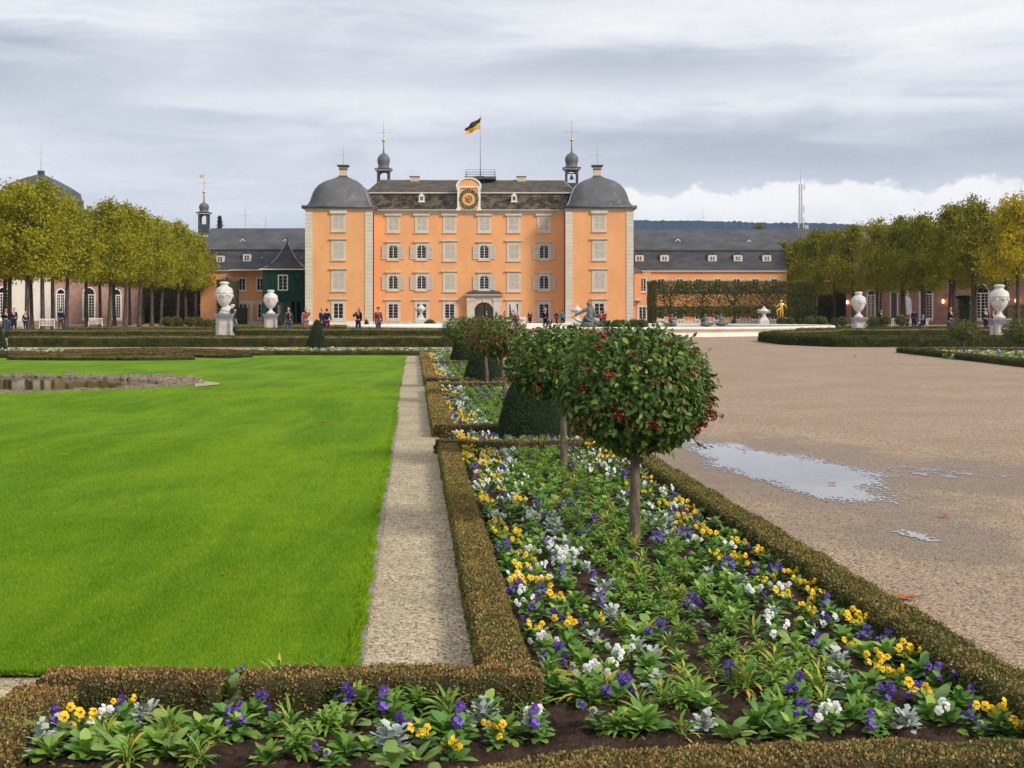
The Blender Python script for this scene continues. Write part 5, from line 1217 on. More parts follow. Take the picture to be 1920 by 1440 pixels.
# ------------------------------------------------------------------ wings
def wing(name, label, pxa, pxb, Y, rows, D=11, ):
    W = empty(name, (0, 0, 0), 0, label, 'building'); xa, xb = wx(pxa, Y), wx(pxb, Y); ze = wz(rows['eave'], Y)
    b = MB(); b.box(xa, xb, Y, Y + D, GZC + .4, ze - .1, M_PLASTER); b.build('wall', W); b = MB(); b.box(xa - .02, xb + .02, Y - .08, Y + D, GZC - .1, GZC + .4, M_CREAM); b.build('plinth', W)
    b = MB(); b.box(xa, xb, Y - .35, Y + D + .3, ze - .1, ze + .12, M_CREAM); b.build('eaves', W)
    yk = Y + 1.7; zk = wz(rows['break'], yk); b = MB(); z0 = ze + .12
    pr = [(Y - .45, z0), (Y + .3, z0 + .7), (yk, zk)]
    for (y0, za), (y1, zb) in zip(pr[:-1], pr[1:]): b.addf([(xa, y0, za), (xb, y0, za), (xb, y1, zb), (xa, y1, zb)], [(0, 1, 2, 3)], M_SLATE_D)
    b.addf([(xa, Y - .45, z0), (xa, Y + .3, z0 + .7), (xa, yk, zk), (xa, yk, z0)], [(0, 1, 2, 3)], M_SLATE_D); b.addf([(xb, Y - .45, z0), (xb, Y + .3, z0 + .7), (xb, yk, zk), (xb, yk, z0)], [(3, 2, 1, 0)], M_SLATE_D)
    b.box(xa, xb, yk, Y + D - 1, z0, zk, M_SLATE_D); b.build('lower_roof', W)
    b = MB(); b.box(xa, xb, yk - .2, Y + D - .8, zk, zk + .13, mat('roof_edge', (.16, .14, .11), rough=.8)); b.build('roof_band', W)
    yr = Y + 6.; zr = wz(rows['ridge'], yr); ra, rb = xa, (xb if not rows.get('hip') else wx(rows['hip'], yr))
    b = MB(); z0 = zk + .13; b.addf([(xa, yk - .25, z0), (xb, yk - .25, z0), (xb, Y + D - .7, z0), (xa, Y + D - .7, z0), (ra, yr, zr), (rb, yr, zr)], [(0, 1, 5, 4), (1, 2, 5), (2, 3, 4, 5), (3, 0, 4)], M_SLATE); b.build('upper_roof', W)
    return W
def dormer(W, px, Y, ra, rb, hw=8.):
    X = wx(px, Y); z0, z1 = wz(rb, Y), wz(ra, Y); w = hw * Y / F; b = MB(); b.box(X - w, X + w, Y, Y + 2.2, z0, z1 - .1, M_CREAM)
    b.prism([(X - w - .12, z1 - .1), (X + w + .12, z1 - .1), (X, z1 + .35)], Y - .1, Y + 2.6, M_SLATE_D); d = b.build('dormer', W)
    b = MB(); b.box(X - w * .62, X + w * .62, Y - .03, Y, z0 + .12, z1 - .25, M_WHITE); b.build('frame', d)
    b = MB()
    for sx in (-1, 1):
        for zz in (0, 1): zh = (z1 - z0 - .5) / 2; b.box(X + sx * w * .3 - w * .2, X + sx * w * .3 + w * .2, Y - .045, Y - .032, z0 + .18 + zz * zh, z0 + .18 + zz * zh + zh - .06, M_GLASS)
    b.build('pane', d)
def eyebrow(W, px, Y, row, hw=7., m=M_CHIM):
    X = wx(px, Y); z = wz(row, Y); w = hw * Y / F; b = MB(); b.prism([(X - w * 1.35, z), (X + w * 1.35, z), (X, z + w * 1.25)], Y + .0, Y + 2.5, M_SLATE_D); b.prism([(X - w, z + .03), (X + w, z + .03), (X, z + w * .95)], Y - .05, Y + .0, m); b.prism([(X - w * .4, z + .08), (X + w * .4, z + .08), (X, z + w * .5)], Y - .07, Y - .052, M_IRON); b.build('triangular_dormer', W)
YW = 176.
WR = wing('palace_wing', 'long right palace wing with slate mansard roof and white dormers', 1190, 1475, YW, dict(eave=508, ridge=430, **{'break': 470}, hip=1432))
for px in (1199, 1246, 1336, 1384, 1438): dormer(WR, px, YW + .55, 476, 490)
eyebrow(WR, 1271, YW + 3.2, 453); eyebrow(WR, 1404.5, YW + 3.2, 455)
for px in [1239 + 35.4 * i for i in range(7)]:
    window(WR, wx(px, YW), wz(533, YW), 12 * YW / F, 20 * YW / F, YW, 'open', lintel=False, rows=4, surround=.1, trim=M_CREAM)
    window(WR, wx(px, YW), wz(588, YW), 12 * YW / F, 20 * YW / F, YW, 'bare', lintel=False, rows=4, surround=.15, trim=M_CREAM)
b = MB(); b.tube([(wx(1318, YW + 6), YW + 6, wz(430, YW + 6)), (wx(1318, YW + 6), YW + 6, wz(388, YW + 6))], .02, M_ROD, 5); b.tube([(wx(1308, YW + 6), YW + 6, wz(408, YW + 6)), (wx(1328, YW + 6), YW + 6, wz(408, YW + 6))], .014, M_ROD, 5); b.build('lightning_rod', WR)
# annexe by the right tower
AN = empty('palace_annexe', (0, 0, 0), 0, 'narrow orange annexe between right tower and clipped espalier', 'building'); Ya = 168.
b = MB(); b.box(wx(1188, Ya), wx(1221, Ya), Ya, Ya + 7.5, GZC + .4, wz(511, Ya), M_PLASTER); b.box(wx(1188, Ya), wx(1201, Ya), Ya - 1, Ya, wz(560, Ya), wz(511, Ya), M_PLASTER); b.build('wall', AN)
b = MB(); b.box(wx(1188, Ya), wx(1221, Ya), Ya - .08, Ya + 7.5, GZC - .1, GZC + .4, M_CREAM); b.build('plinth', AN)
b = MB(); b.box(wx(1188, Ya), wx(1202, Ya), Ya - 1.3, Ya, wz(564, Ya), wz(560, Ya), M_STONE); b.box(wx(1188, Ya), wx(1190.5, Ya), Ya - 1, Ya, wz(570, Ya), wz(564, Ya), M_STONE); b.build('balcony_bracket', AN)
b = MB(); za = wz(511, Ya); b.addf([(wx(1188, Ya), Ya - 1.2, za), (wx(1206, Ya), Ya - 1.2, za), (wx(1206, Ya), Ya + 3, za), (wx(1188, Ya), Ya + 3, za), (wx(1188, Ya), Ya - .2, wz(500, Ya)), (wx(1188, Ya), Ya + 3, wz(500, Ya))], [(0, 1, 4), (1, 2, 5, 4), (0, 3, 2, 1)], M_SLATE); b.build('lean_to_roof', AN)
window(AN, wx(1206, Ya), wz(534, Ya), 9.5 * Ya / F, 24 * Ya / F, Ya, 'bare', lintel=False, rows=5, surround=.12, trim=M_CREAM)
louvre(AN, wx(1212.5, Ya), wx(1219.5, Ya), Ya - .05, wz(546, Ya), wz(521, Ya))
window(AN, wx(1204.5, Ya), wz(587, Ya), 13 * Ya / F, 23 * Ya / F, Ya, 'bare', lintel=False, rows=4, surround=.22, trim=M_CREAM)
# roof of the building behind on the right
W2 = wing('far_building', 'grey slate roofed building behind the hipped end of the right wing', 1425, 1700, 190, dict(eave=512, ridge=429.5, **{'break': 470}))
# left wing
WL = wing('palace_wing', 'left palace wing with slate mansard roof beside the green pavilion', 376, 582, YW, dict(eave=507, ridge=428, **{'break': 469}))
dormer(WL, 463, YW + .55, 474, 490, 7.5); dormer(WL, 413, YW + .55, 477, 492, 7.5); eyebrow(WL, 455, YW + 3.2, 453); eyebrow(WL, 535, YW + 3.2, 454); eyebrow(WL, 491, YW + 1, 488, m=M_CREAM); eyebrow(WL, 565, YW + 1, 488, m=M_CREAM)
for px in (454, 488): window(WL, wx(px, YW), wz(533, YW), 12 * YW / F, 22 * YW / F, YW, 'bare', lintel=False, rows=2, surround=.14, trim=M_CREAM)
window(WL, wx(426, YW), wz(527, YW), 8 * YW / F, 14 * YW / F, YW, 'bare', lintel=False, rows=2, surround=.14, trim=M_CREAM)
window(WL, wx(490, YW), wz(583, YW), 12 * YW / F, 26 * YW / F, YW, 'bare', lintel=False, rows=3, surround=.15, trim=M_CREAM); window(WL, wx(456, YW), wz(574, YW), 14 * YW / F, 8 * YW / F, YW, 'bare', lintel=False, rows=2, surround=.1, trim=M_CREAM)
b = MB(); b.box(wx(436, YW), wx(492, YW), YW - 2.0, YW - .09, wz(508, YW), wz(506, YW), M_CREAM); b.build('beam', WL)
# arcade below
YA = YW - 2.1; b = MB(); b.box(wx(448, YA), wx(492, YA), YA, YA + .4, wz(567, YA), wz(564, YA), M_CREAM); b.box(wx(469.5, YA), wx(473.5, YA), YA, YA + .3, GZC + .4, wz(567, YA), M_CREAM)
for sx in (-1, 1): b.prism([(wx(471.5, YA) + sx * .15, wz(567, YA)), (wx(471.5, YA) + sx * .7, wz(567, YA)), (wx(471.5, YA) + sx * .15, wz(573, YA))], YA + .05, YA + .25, M_CREAM)
b.box(wx(448, YA), wx(492, YA), YA, YA + .5, GZC - .1, wz(602, YA), M_CREAM); b.build('arcade', WL)
# antenna rods on left wing
for px, rt, cr in ((460, 386, 404.5), (498, 407, None)):
    b = MB(); yy = YW + 6; b.tube([(wx(px, yy), yy, wz(429, yy)), (wx(px, yy), yy, wz(rt, yy))], .02, M_ROD, 5)
    if cr: b.tube([(wx(px - 9, yy), yy, wz(cr, yy)), (wx(px + 9, yy), yy, wz(cr, yy))], .013, M_ROD, 5)
    b.build('lightning_rod', WL)
# green pavilion
def pavilion():
    Y = 167.; T = empty('green_pavilion', (0, 0, 0), 0, 'dark green shingled pavilion with swept pointed slate roof by left tower', 'pavilion'); s = Y / F
    x0, x1 = wx(492, Y), wx(568, Y); z1 = wz(506, Y); b = MB(); b.box(x0, x1, Y, Y + 5.3, wz(565, Y), z1, M_GREENP)
    for (a, c) in ((492, 500), (515, 518), (530, 546), (553, 556), (564, 568)): b.box(wx(a, Y), wx(c, Y), Y, Y + .4, GZC + .3, wz(565, Y), M_GREENP)
    for k in range(22): zz = wz(564, Y) + k * .18; b.box(x0 - .0, x1, Y - .03, Y, zz, zz + .05, mat('green_shingle_edge', (.006, .03, .018)))
    b.build('wall', T)
    b = MB(); b.box(x0, x1, Y + 2.5, Y + 2.6, GZC, wz(565, Y), mat('dark_interior', (.012, .02, .015))); b.box(wx(518, Y), wx(530, Y), Y + .2, Y + .25, wz(603, Y), wz(566, Y), M_IRON); b.box(wx(520, Y), wx(525, Y), Y + .15, Y + .2, wz(590, Y), wz(572, Y), mat('porch_window', (.3, .33, .22))); b.build('porch', T)
    b = MB(); b.box(x0 - .05, x1 + .3, Y - .1, Y + 4, GZC - .1, GZC + .3, M_CHIMCAP); b.build('plinth', T)
    b = MB(); b.box(x0 - .4, x1 + .4, Y - .4, Y + 5.5, z1, z1 + .14, M_CREAM); b.build('eaves', T)
    cx = wx(532, Y); cy = Y + 2.6; prof = [(43, 504), (34, 499), (26, 492), (19, 484), (13, 475), (8, 466), (4, 458), (1.5, 452)]
    b = MB(); pr = [(a * s, wz(r_, Y)) for a, r_ in prof]; b.sqloft(pr, M_SLATE_D, (cx, cy, 0), .68, True); rf = b.build('swept_roof', T)
    b = MB()
    for sx in (-1, 1): b.tube([(cx + sx * a, cy - a * .68, z) for a, z in pr], .05, M_LEAD, 5)
    b.tube([(cx, cy, pr[-1][1] - .2), (cx, cy, pr[-1][1] + .5)], [.12, .07], M_IRON, 6); b.build('hip_ridge', rf)
    window(T, wx(530.5, Y), wz(530, Y), 16 * s, 27 * s, Y, 'bare', lintel=False, rows=4, surround=.1, trim=M_WHITE, sill=False)
    for a, c in ((510, 519), (542, 551)): louvre(T, wx(a, Y), wx(c, Y), Y - .05, wz(544, Y), wz(516, Y), mat('green_shutter', (.01, .09, .05), rough=.7), mat('green_louvre', (.007, .065, .035)))
pavilion()

# curved garden pavilions behind the avenues
def circle_building(name, label, ends, arches, doors, lamps, cream=None):
    (pxa, Ya_), (pxb, Yb_) = ends; A = Vector((wx(pxa, Ya_), Ya_, 0)); B = Vector((wx(pxb, Yb_), Yb_, 0)); L = (B - A).length; ang = math.atan2(B.y - A.y, B.x - A.x)
    T = empty(name, (A.x, A.y, GZC), ang, label, 'building'); H = 7.2
    b = MB(); b.box(0, L, 0, 10, 0, H, M_PINK); b.build('wall', T)
    def loc(px):   # photo column -> distance along the facade
        k = (px - CX) / F; t = (k * A.y - A.x) / ((B.x - A.x) - k * (B.y - A.y)); return t * L, A.y + (B.y - A.y) * t
    if cream:
        b = MB(); a, c = loc(cream[0])[0], loc(cream[1])[0]; b.box(a, c, -.05, 0, .3, H, M_CREAM); b.build('cream_bay', T)
    b = MB(); b.box(0, L, -.2, 0, H - .4, H, M_CREAM); b.box(-.1, L + .1, -.12, 0, 0, .5, M_PINK); b.build('cornice_band', T)
    b = MB(); b.addf([(-.4, -.5, H), (L + .4, -.5, H), (L + .4, 10.5, H), (-.4, 10.5, H), (2, 5, H + 3.2), (L - 2, 5, H + 3.2)], [(0, 1, 5, 4), (1, 2, 5), (2, 3, 4, 5), (3, 0, 4), (3, 2, 1, 0)], M_SLATE_D); b.build('roof', T)
    for px, wpx in arches:
        u, Y = loc(px); w = wpx * Y / F; zt = 4.0; b = MB(); fr = .16
        b.box(u - w / 2 - fr, u - w / 2, -.12, 0, .3, zt, M_WHITE); b.box(u + w / 2, u + w / 2 + fr, -.12, 0, .3, zt, M_WHITE)
        n = 10; r = w / 2
        for i in range(n):
            a0, a1 = math.pi * i / n, math.pi * (i + 1) / n; p = lambda a, q: (u - q * math.cos(a), zt + q * math.sin(a)); q1 = r + fr
            (a_, az), (b_, bz), (c_, cz), (d_, dz) = p(a0, r), p(a1, r), p(a1, q1), p(a0, q1); b.hexa([(a_, -.12, az), (b_, -.12, bz), (b_, 0, bz), (a_, 0, az)], [(d_, -.12, dz), (c_, -.12, cz), (c_, 0, cz), (d_, 0, dz)], M_WHITE)
        wo = b.build('french_window', T)
        b = MB(); b.box(u - w / 2, u + w / 2, -.03, 0, .3, zt, M_GLASS); b.prism([(u - r * math.cos(math.pi * i / n), zt + r * math.sin(math.pi * i / n)) for i in range(n + 1)][::-1], -.03, 0, M_GLASS); b.build('pane', wo)
        b = MB()
        for f in (0, .48, 1): x_ = u - w / 2 + w * f; b.box(x_ - .07, x_ + .07, -.09, -.031, .3, zt, M_WHITE)
        for f in (.25, .75): x_ = u - w / 2 + w * f; b.box(x_ - .025, x_ + .025, -.07, -.031, .9, zt, M_WHITE)
        for j in range(1, 8): z_ = .9 + (zt - .9) * j / 8; b.box(u - w / 2 + .07, u - w * .02 - .07, -.06, -.031, z_ - .025, z_ + .025, M_WHITE); b.box(u + .02 * w, u + w / 2 - .07, -.06, -.031, z_ - .025, z_ + .025, M_WHITE)
        b.box(u - w / 2 + .07, u + w / 2 - .07, -.08, -.032, .3, .9, M_WHITE); b.box(u - w / 2, u + w / 2, -.11, -.032, zt - .07, zt + .07, M_WHITE); b.build('frame', wo)
    for px, wpx in doors:
        u, Y = loc(px); w = wpx * Y / F; b = MB(); b.box(u - w / 2 - .15, u - w / 2, -.12, 0, 0, 4.3, M_WHITE); b.box(u + w / 2, u + w / 2 + .15, -.12, 0, 0, 4.3, M_WHITE); b.box(u - w / 2 - .15, u + w / 2 + .15, -.12, 0, 4.3, 4.45, M_WHITE); d = b.build('doorway', T); b = MB(); b.box(u - w / 2, u + w / 2, -.02, 0, 0, 4.3, M_IRON); b.build('doorway_shade', d)  # near-black sheet stands in for the shade inside the open doorway
    for px in lamps:
        u, Y = loc(px); b = MB(); b.box(u - .03, u + .03, -.3, 0, 3.1, 3.16, M_IRON); b.box(u - .14, u + .14, -.44, -.16, 3.3, 3.36, M_IRON); b.box(u - .1, u + .1, -.4, -.2, 2.75, 2.8, M_IRON); w_ = b.build('wall_lamp', T)
        m = MATS.get('lamp_glow')
        if not m:
            m = bpy.data.materials.new('lamp_glow'); m.use_nodes = True; p = m.node_tree.nodes['Principled BSDF']; p.inputs['Base Color'].default_value = (1, .6, .2, 1); p.inputs['Emission Color'].default_value = (1, .55, .16, 1); p.inputs['Emission Strength'].default_value = 9; MATS['lamp_glow'] = m
        b = MB(); b.lathe([(.06, 0), (.13, .12), (.12, .35), (.04, .5)], m, (u, -.3, 2.8), 8); b.build('lamp_glass', w_)
    return T
circle_building('garden_pavilion', 'low pink sandstone pavilion with arched white windows behind left lime trees', ((-160, 152), (267, 182)), [(5, 22), (60, 20), (113, 18), (166, 26), (217, 22)], [], [], cream=(16, 96))
circle_building('garden_pavilion', 'low pink sandstone pavilion with lit wall lamps behind right lime trees', ((1586, 180), (2080, 148)), [(1634, 17), (1697, 13), (1737, 27), (1840, 32), (1960, 30)], [(1677, 14)], [1591.5, 1771, 1908])
def mansard_tower():
    Y = 205.; X = wx(88, Y + 6); s = Y / F; T = empty('pavilion_roof_tower', (X, Y, 0), 0, 'tall slate mansard-roofed pavilion rising behind the left lime trees', 'building'); T.scale = (.78, .9, 1)
    b = MB(); b.box(-7, 7, 0, 12, GZC, wz(440, Y), M_PINK); b.build('wall', T)
    b = MB(); b.box(-7.5, 7.5, -.5, 12.5, wz(440, Y), wz(437, Y), M_CREAM); b.sqloft([(7.2, wz(437, Y)), (6.3, wz(410, Y)), (5.8, wz(375, Y)), (5.3, wz(352, Y))], M_SLATE, (0, 6, 0)); b.build('lower_roof', T)
    b = MB(); b.sqloft([(5.8, wz(352, Y)), (5.6, wz(349, Y)), (4.3, wz(340, Y)), (2.2, wz(328, Y)), (.6, wz(321, Y))], M_SLATE, (-.9, 6, 0)); b.build('upper_roof', T)
    b = MB(); b.box(-1.5, -.4, 5.5, 6.5, wz(322, Y), wz(314, Y), M_SLATE_D); b.box(-1.6, -.3, 5.4, 6.6, wz(314, Y), wz(312.5, Y), M_LEAD); b.tube([(-.95, 6, wz(314, Y)), (-.95, 6, wz(262, Y))], [.05, .02], M_ROD, 5); b.tube([(-1.7, 6, wz(280, Y)), (-.2, 6, wz(280, Y))], .015, M_ROD, 5); b.build('lantern', T)
mansard_tower()

# ------------------------------------------------------------------ far scenery: hills, mast, trees behind roofs
def hills():
    from mathutils import noise as mn
    m = mat('hill_forest', (.012, .03, .022), (.03, .045, .03), .012, .95, .6, .08, .05, coord='pos', c3=(.07, .045, .03))
    Y = 3600.; n = 900; vs = []; fs = []; xa, xb = wx(900, Y), wx(2300, Y)
    for i in range(n + 1):
        x = xa + (xb - xa) * i / n; px = CX + x / Y * F
        row = 411.5 + (px - 1190) * .0285 + (px > 1600) * (px - 1600) * .03
        zt = wz(row, Y) + mn.noise(Vector((x * .004, 0, 0))) * 6 + abs(mn.noise(Vector((x * .06, 3, 0)))) * 7 + abs(mn.noise(Vector((x * .15, 3, 0)))) * 4
        vs += [(x, Y - 900, -2), (x, Y - 300, zt * .42 + 4 * mn.noise(Vector((x * .02, 9, 0)))), (x, Y, zt), (x, Y + 500, zt * .8), (x, Y + 1200, -2)]
    for i in range(n):
        for j in range(4): k = i * 5 + j; fs.append((k, k + 5, k + 6, k + 1))
    b = MB(); b.addf(vs, fs, m, False); tag(b.build('hills'), kind='structure')
hills()
def mast():
    Y = 420.; X = wx(1501, Y); T = empty('radio_mast', (X, Y, 0), 0, 'tall thin radio mast with antennas behind the right wing', 'mast'); z0, z1, zt = wz(440, Y), wz(345, Y), wz(316, Y); b = MB(); w = .42
    for sx in (-1, 1):
        for sy in (-1, 1): b.tube([(sx * w, sy * w, z0), (sx * w, sy * w, z1)], .07, M_ROD, 4)
    n = 26
    for i in range(n): za = z0 + (z1 - z0) * i / n; zb = z0 + (z1 - z0) * (i + 1) / n; q = 1 if i % 2 else -1; b.tube([(-w * q, -w, za), (w * q, -w, zb)], .04, M_ROD, 4); b.tube([(-w * q, w, za), (w * q, w, zb)], .04, M_ROD, 4)
    b.build('lattice', T); b = MB(); b.tube([(0, 0, z1), (0, 0, zt)], [.08, .03], M_ROD, 5); b.build('top_rod', T)
    mw = mat('antenna_panel', (.5, .5, .5), (.55, .55, .55), 3, .5)
    for (dx, za, zb) in ((.9, 408, 428), (-.75, 395, 428), (.95, 385, 400), (1.1, 345, 358), (-.7, 352, 362)): b = MB(); b.box(dx - .16, dx + .16, -.7, -.5, wz(zb, Y), wz(za, Y), mw); b.box(min(0, dx), max(0, dx), -.5, -.42, wz((za + zb) / 2, Y), wz((za + zb) / 2, Y) + .1, M_ROD); b.build('antenna', T)
    b = MB()
    for dx in (1.7, 2.3): b.box(dx - .22, dx + .22, -.4, 0, wz(440, Y), wz(422, Y), mw)
    b.build('cabinet', T)
mast()
def conifer(px, Y, rt, rb, hw, label, sparse=False):
    X = wx(px, Y); z0, z1 = 0, wz(rt, Y); w = hw * Y / F; T = empty('conifer', (X, Y, 0), 0, label, 'tree', 'conifers behind the roofs'); b = MB(); b.tube([(0, 0, 0), (0, 0, z1)], [.3, .04], M_BARK, 7); b.build('trunk', T)
    PP = []; DD = []; rr = random.Random(px); nl = 14; zb = wz(rb, Y) - 2
    for i in range(nl + 1):
        zc = z1 - .3 - (z1 - zb) * i / nl; rad = w * ((i + .8) / nl) ** .8 * rr.uniform(.6, 1.2)
        for k in range(8):
            a = k * .785 + i * 1.1 + rr.uniform(-.25, .25); q = rr.uniform(.45, 1.2); e = Vector((math.cos(a) * rad * q, math.sin(a) * rad * q, zc + (.45 * rad if sparse else -.2 * rad)))
            b0 = Vector((0, 0, zc))
            for j in range(16): t = (j + 1) / 16; p = b0.lerp(e, t); PP.append((p.x + rr.uniform(-.1, .1), p.y, p.z + rr.uniform(-.1, .08))); DD.append((math.cos(a) * .5 + rr.uniform(-.7, .7), math.sin(a) * .5 + rr.uniform(-.7, .7), rr.uniform(-.4, .4)))
    n = len(PP); L = rng.uniform(.2, .42, n); V, Q = quads_leaf(np.array(PP), np.array(DD), rnd_unit(n), L, L * .32, .1); link('crown', np_mesh('crown', V, Q, [M_FIR]), T)
conifer(412, 215, 404, 432, 11, 'dark spruce top showing above the left wing roof'); conifer(1876, 210, 391, 440, 22, 'dark open pine crown above the right avenue', True)
def far_tree(px, Y, rt, rb, hw, label, m=M_BUSHBG, n=1500):
    X = wx(px, Y); zt, zb = wz(rt, Y), wz(rb, Y); w = hw * Y / F; T = empty('background_tree', (X, Y, 0), 0, label, 'tree', 'trees behind the buildings'); b = MB(); b.tube([(0, 0, 0), (0, 0, zb + 1)], [.3, .15], M_BARK, 7)
    for k in range(9): a = k * 2.4; b.tube([(0, 0, zb - 1), (w * .6 * math.cos(a), w * .6 * math.sin(a), zt - .8)], [.08, .02], M_BARK, 5)
    b.build('trunk', T); u = rnd_unit(n) * (rng.random((n, 1)) ** .4); c = (zt + zb) / 2; P = u * [w, w, (zt - zb) / 2] + [0, 0, c]; P += .25 * np.sin(P * 3.1)[:, [1, 2, 0]]; L = rng.uniform(.12, .3, n); V, Q = quads_leaf(P, rnd_unit(n), rnd_unit(n), L, L * .7); link('crown', np_mesh('crown', V, Q, [m]), T)
far_tree(1423, 205, 418, 436, 13, 'olive treetop peeping over the right wing ridge', n=500); far_tree(1610, 205, 414, 470, 22, 'pinkish bare treetop behind the right avenue', mat('bare_twigs', (.22, .13, .08), (.3, .2, .12), 2, .9, island=.5), 900)
# dark hedgerow / bosquet wall behind the left avenue and tall clipped hedge
def leaf_wall(name, label, x0, x1, y0, y1, z0, z1, n, mt, core=True, leaf=.16, cat='hedge', group=None, kind=None):
    P = np.stack([rng.uniform(x0, x1, n), rng.uniform(y0, y1, n), rng.uniform(z0, z1, n)], 1); s = rng.random(n); P[:, 1] = np.where(s < .55, y0 + rng.random(n) * .15, P[:, 1]); P[:, 2] = np.where((s > .55) & (s < .75), z1 - rng.random(n) * .1, P[:, 2]); P[:, 0] = np.where(s > .92, x0, np.where(s > .84, x1, P[:, 0]))
    L = leaf * rng.uniform(.6, 1.3, n); V, Q = quads_leaf(P, rnd_unit(n), rnd_unit(n) + [0, -.8, .3], L, L * .7); MI = np.ones(len(Q), dtype=int)
    if core:
        b = MB(); e = .08; b.box(x0 + e, x1 - e, y0 + e, y1 - e, z0, z1 - e, M_BOXC); Q = np.concatenate([np.array(b.f) + len(V), Q]); MI = np.concatenate([np.zeros(6, dtype=int), MI]); V = np.concatenate([V, np.array(b.v)])
    return tag(link(name, np_mesh(name, V, Q, [M_BOXC, mt], MI)), label, cat, group, kind)
Yb = 171.; leaf_wall('clipped_hedge', 'tall narrow clipped hedge end left of the left wing arcade', wx(425, Yb), wx(449, Yb), Yb - 6, Yb, GZC, wz(527, Yb), 5000, M_ESP)
leaf_wall('clipped_hedge', 'lower dark clipped hedge block before the arcade', wx(447, Yb), wx(465, Yb), Yb - 2, Yb - .2, GZC, wz(578, Yb), 2000, M_FIR)
leaf_wall('clipped_hedge', 'dark leafy bosquet wall behind the left avenue trunks', wx(269, 186), wx(425, 186), 186, 188, GZC, wz(530, 186), 16000, M_ESP)
leaf_wall('clipped_hedge', 'dark leafy wall behind the far end of the right avenue', wx(1470, 187), wx(1590, 187), 186.5, 188, GZC, wz(530, 187), 14000, M_ESP)
# espalier trees
YE = 150.
def espalier(px, hw, label, idx):
    X = wx(px, YE); T = empty('espalier_tree', (X, YE, GZC), 0, label, 'tree', 'flat clipped hornbeams before the right wing'); w = hw * YE / F; Ht = wz(527, YE) - GZC; r = random.Random(idx); b = MB()
    b.tube([(0, 0, 0), (.05, 0, 1.4), (0, 0, 2.6), (.05, 0, 4.6)], [.2, .15, .11, .04], M_BARK, 8)
    for k in range(22):
        z = 1.5 + 2.2 * r.random(); a = r.choice([-1, 1]); q = r.uniform(.5, 1); b.tube([(0, 0, z), (a * w * q * .5, r.uniform(-.2, .2), z + .8 * q + .2), (a * w * q, r.uniform(-.3, .3), min(z + 2.1, Ht - .3))], [.055, .035, .012], M_BARK, 5)
    b.build('trunk', T)
    n = 7600; z = np.concatenate([rng.uniform(Ht - 1.5, Ht, int(n * .44)), rng.uniform(1.2, Ht - 1.2, int(n * .40)), rng.uniform(1.0, 2.1, int(n * .16))]); n = len(z)
    P = np.stack([rng.uniform(-w, w, n), rng.uniform(-.45, .45, n), z], 1); L = rng.uniform(.10, .2, n); V, Q = quads_leaf(P, rnd_unit(n), rnd_unit(n), L, L * .75); link('crown', np_mesh('crown', V, Q, [M_ESP]), T)
for i, (px, lab) in enumerate(((1257, 'flat clipped hornbeam nearest the palace tower'), (1317, 'second flat clipped hornbeam from the palace tower'), (1377, 'third flat clipped hornbeam from the palace tower'), (1437, 'flat clipped hornbeam behind the white tureen urn'), (1497, 'fifth flat clipped hornbeam, behind the avenue trunks'))): espalier(px, 31, lab, i)
leaf_wall('clipped_hedge', 'green clipped end column of the hornbeam screen by the annexe', wx(1222, YE), wx(1230, YE), YE - .6, YE + 6, GZC, wz(527, YE), 3500, M_ESP)
leaf_wall('clipped_hedge', 'low dark hedge row in front of the right wing windows', wx(1231, YE + 14), wx(1560, YE + 14), YE + 13.5, YE + 14.5, GZC + 1.0, GZC + 2.3, 9000, M_FIR, core=False)
b = MB(); ff = M_IRON
for i in range(60):
    x = wx(1240, 149) + i * .42
    if x < wx(1580, 149): b.box(x - .02, x + .02, 149 - .02, 149.02, GZC, GZC + .9, ff)
b.box(wx(1240, 149), wx(1580, 149), 148.98, 149.02, GZC + .8, GZC + .85, ff); b.box(wx(1240, 149), wx(1580, 149), 148.98, 149.02, GZC + .3, GZC + .35, ff)
tag(b.build('iron_fence'), 'low dark iron fence at the foot of the hornbeam screen', 'fence')
# bright lawn strips before the palace and under left
strip('lawn_strip', [(wx(450, 100), 100), (wx(655, 100), 100), (wx(800, 158), 158), (wx(420, 158), 158)], M_LAWN, .012)
strip('lawn_strip', [(wx(1180, 125), 125), (wx(1560, 125), 125), (wx(1480, 147), 147), (wx(1230, 147), 147)], M_LAWN, .012)
strip('lawn_strip', [(wx(130, 94), 94), (wx(400, 94), 94), (wx(400, 104), 104), (wx(130, 104), 104)], mat('dull_turf', (.12, .16, .04), (.2, .2, .08), 1, .95, coord='pos'), .012)

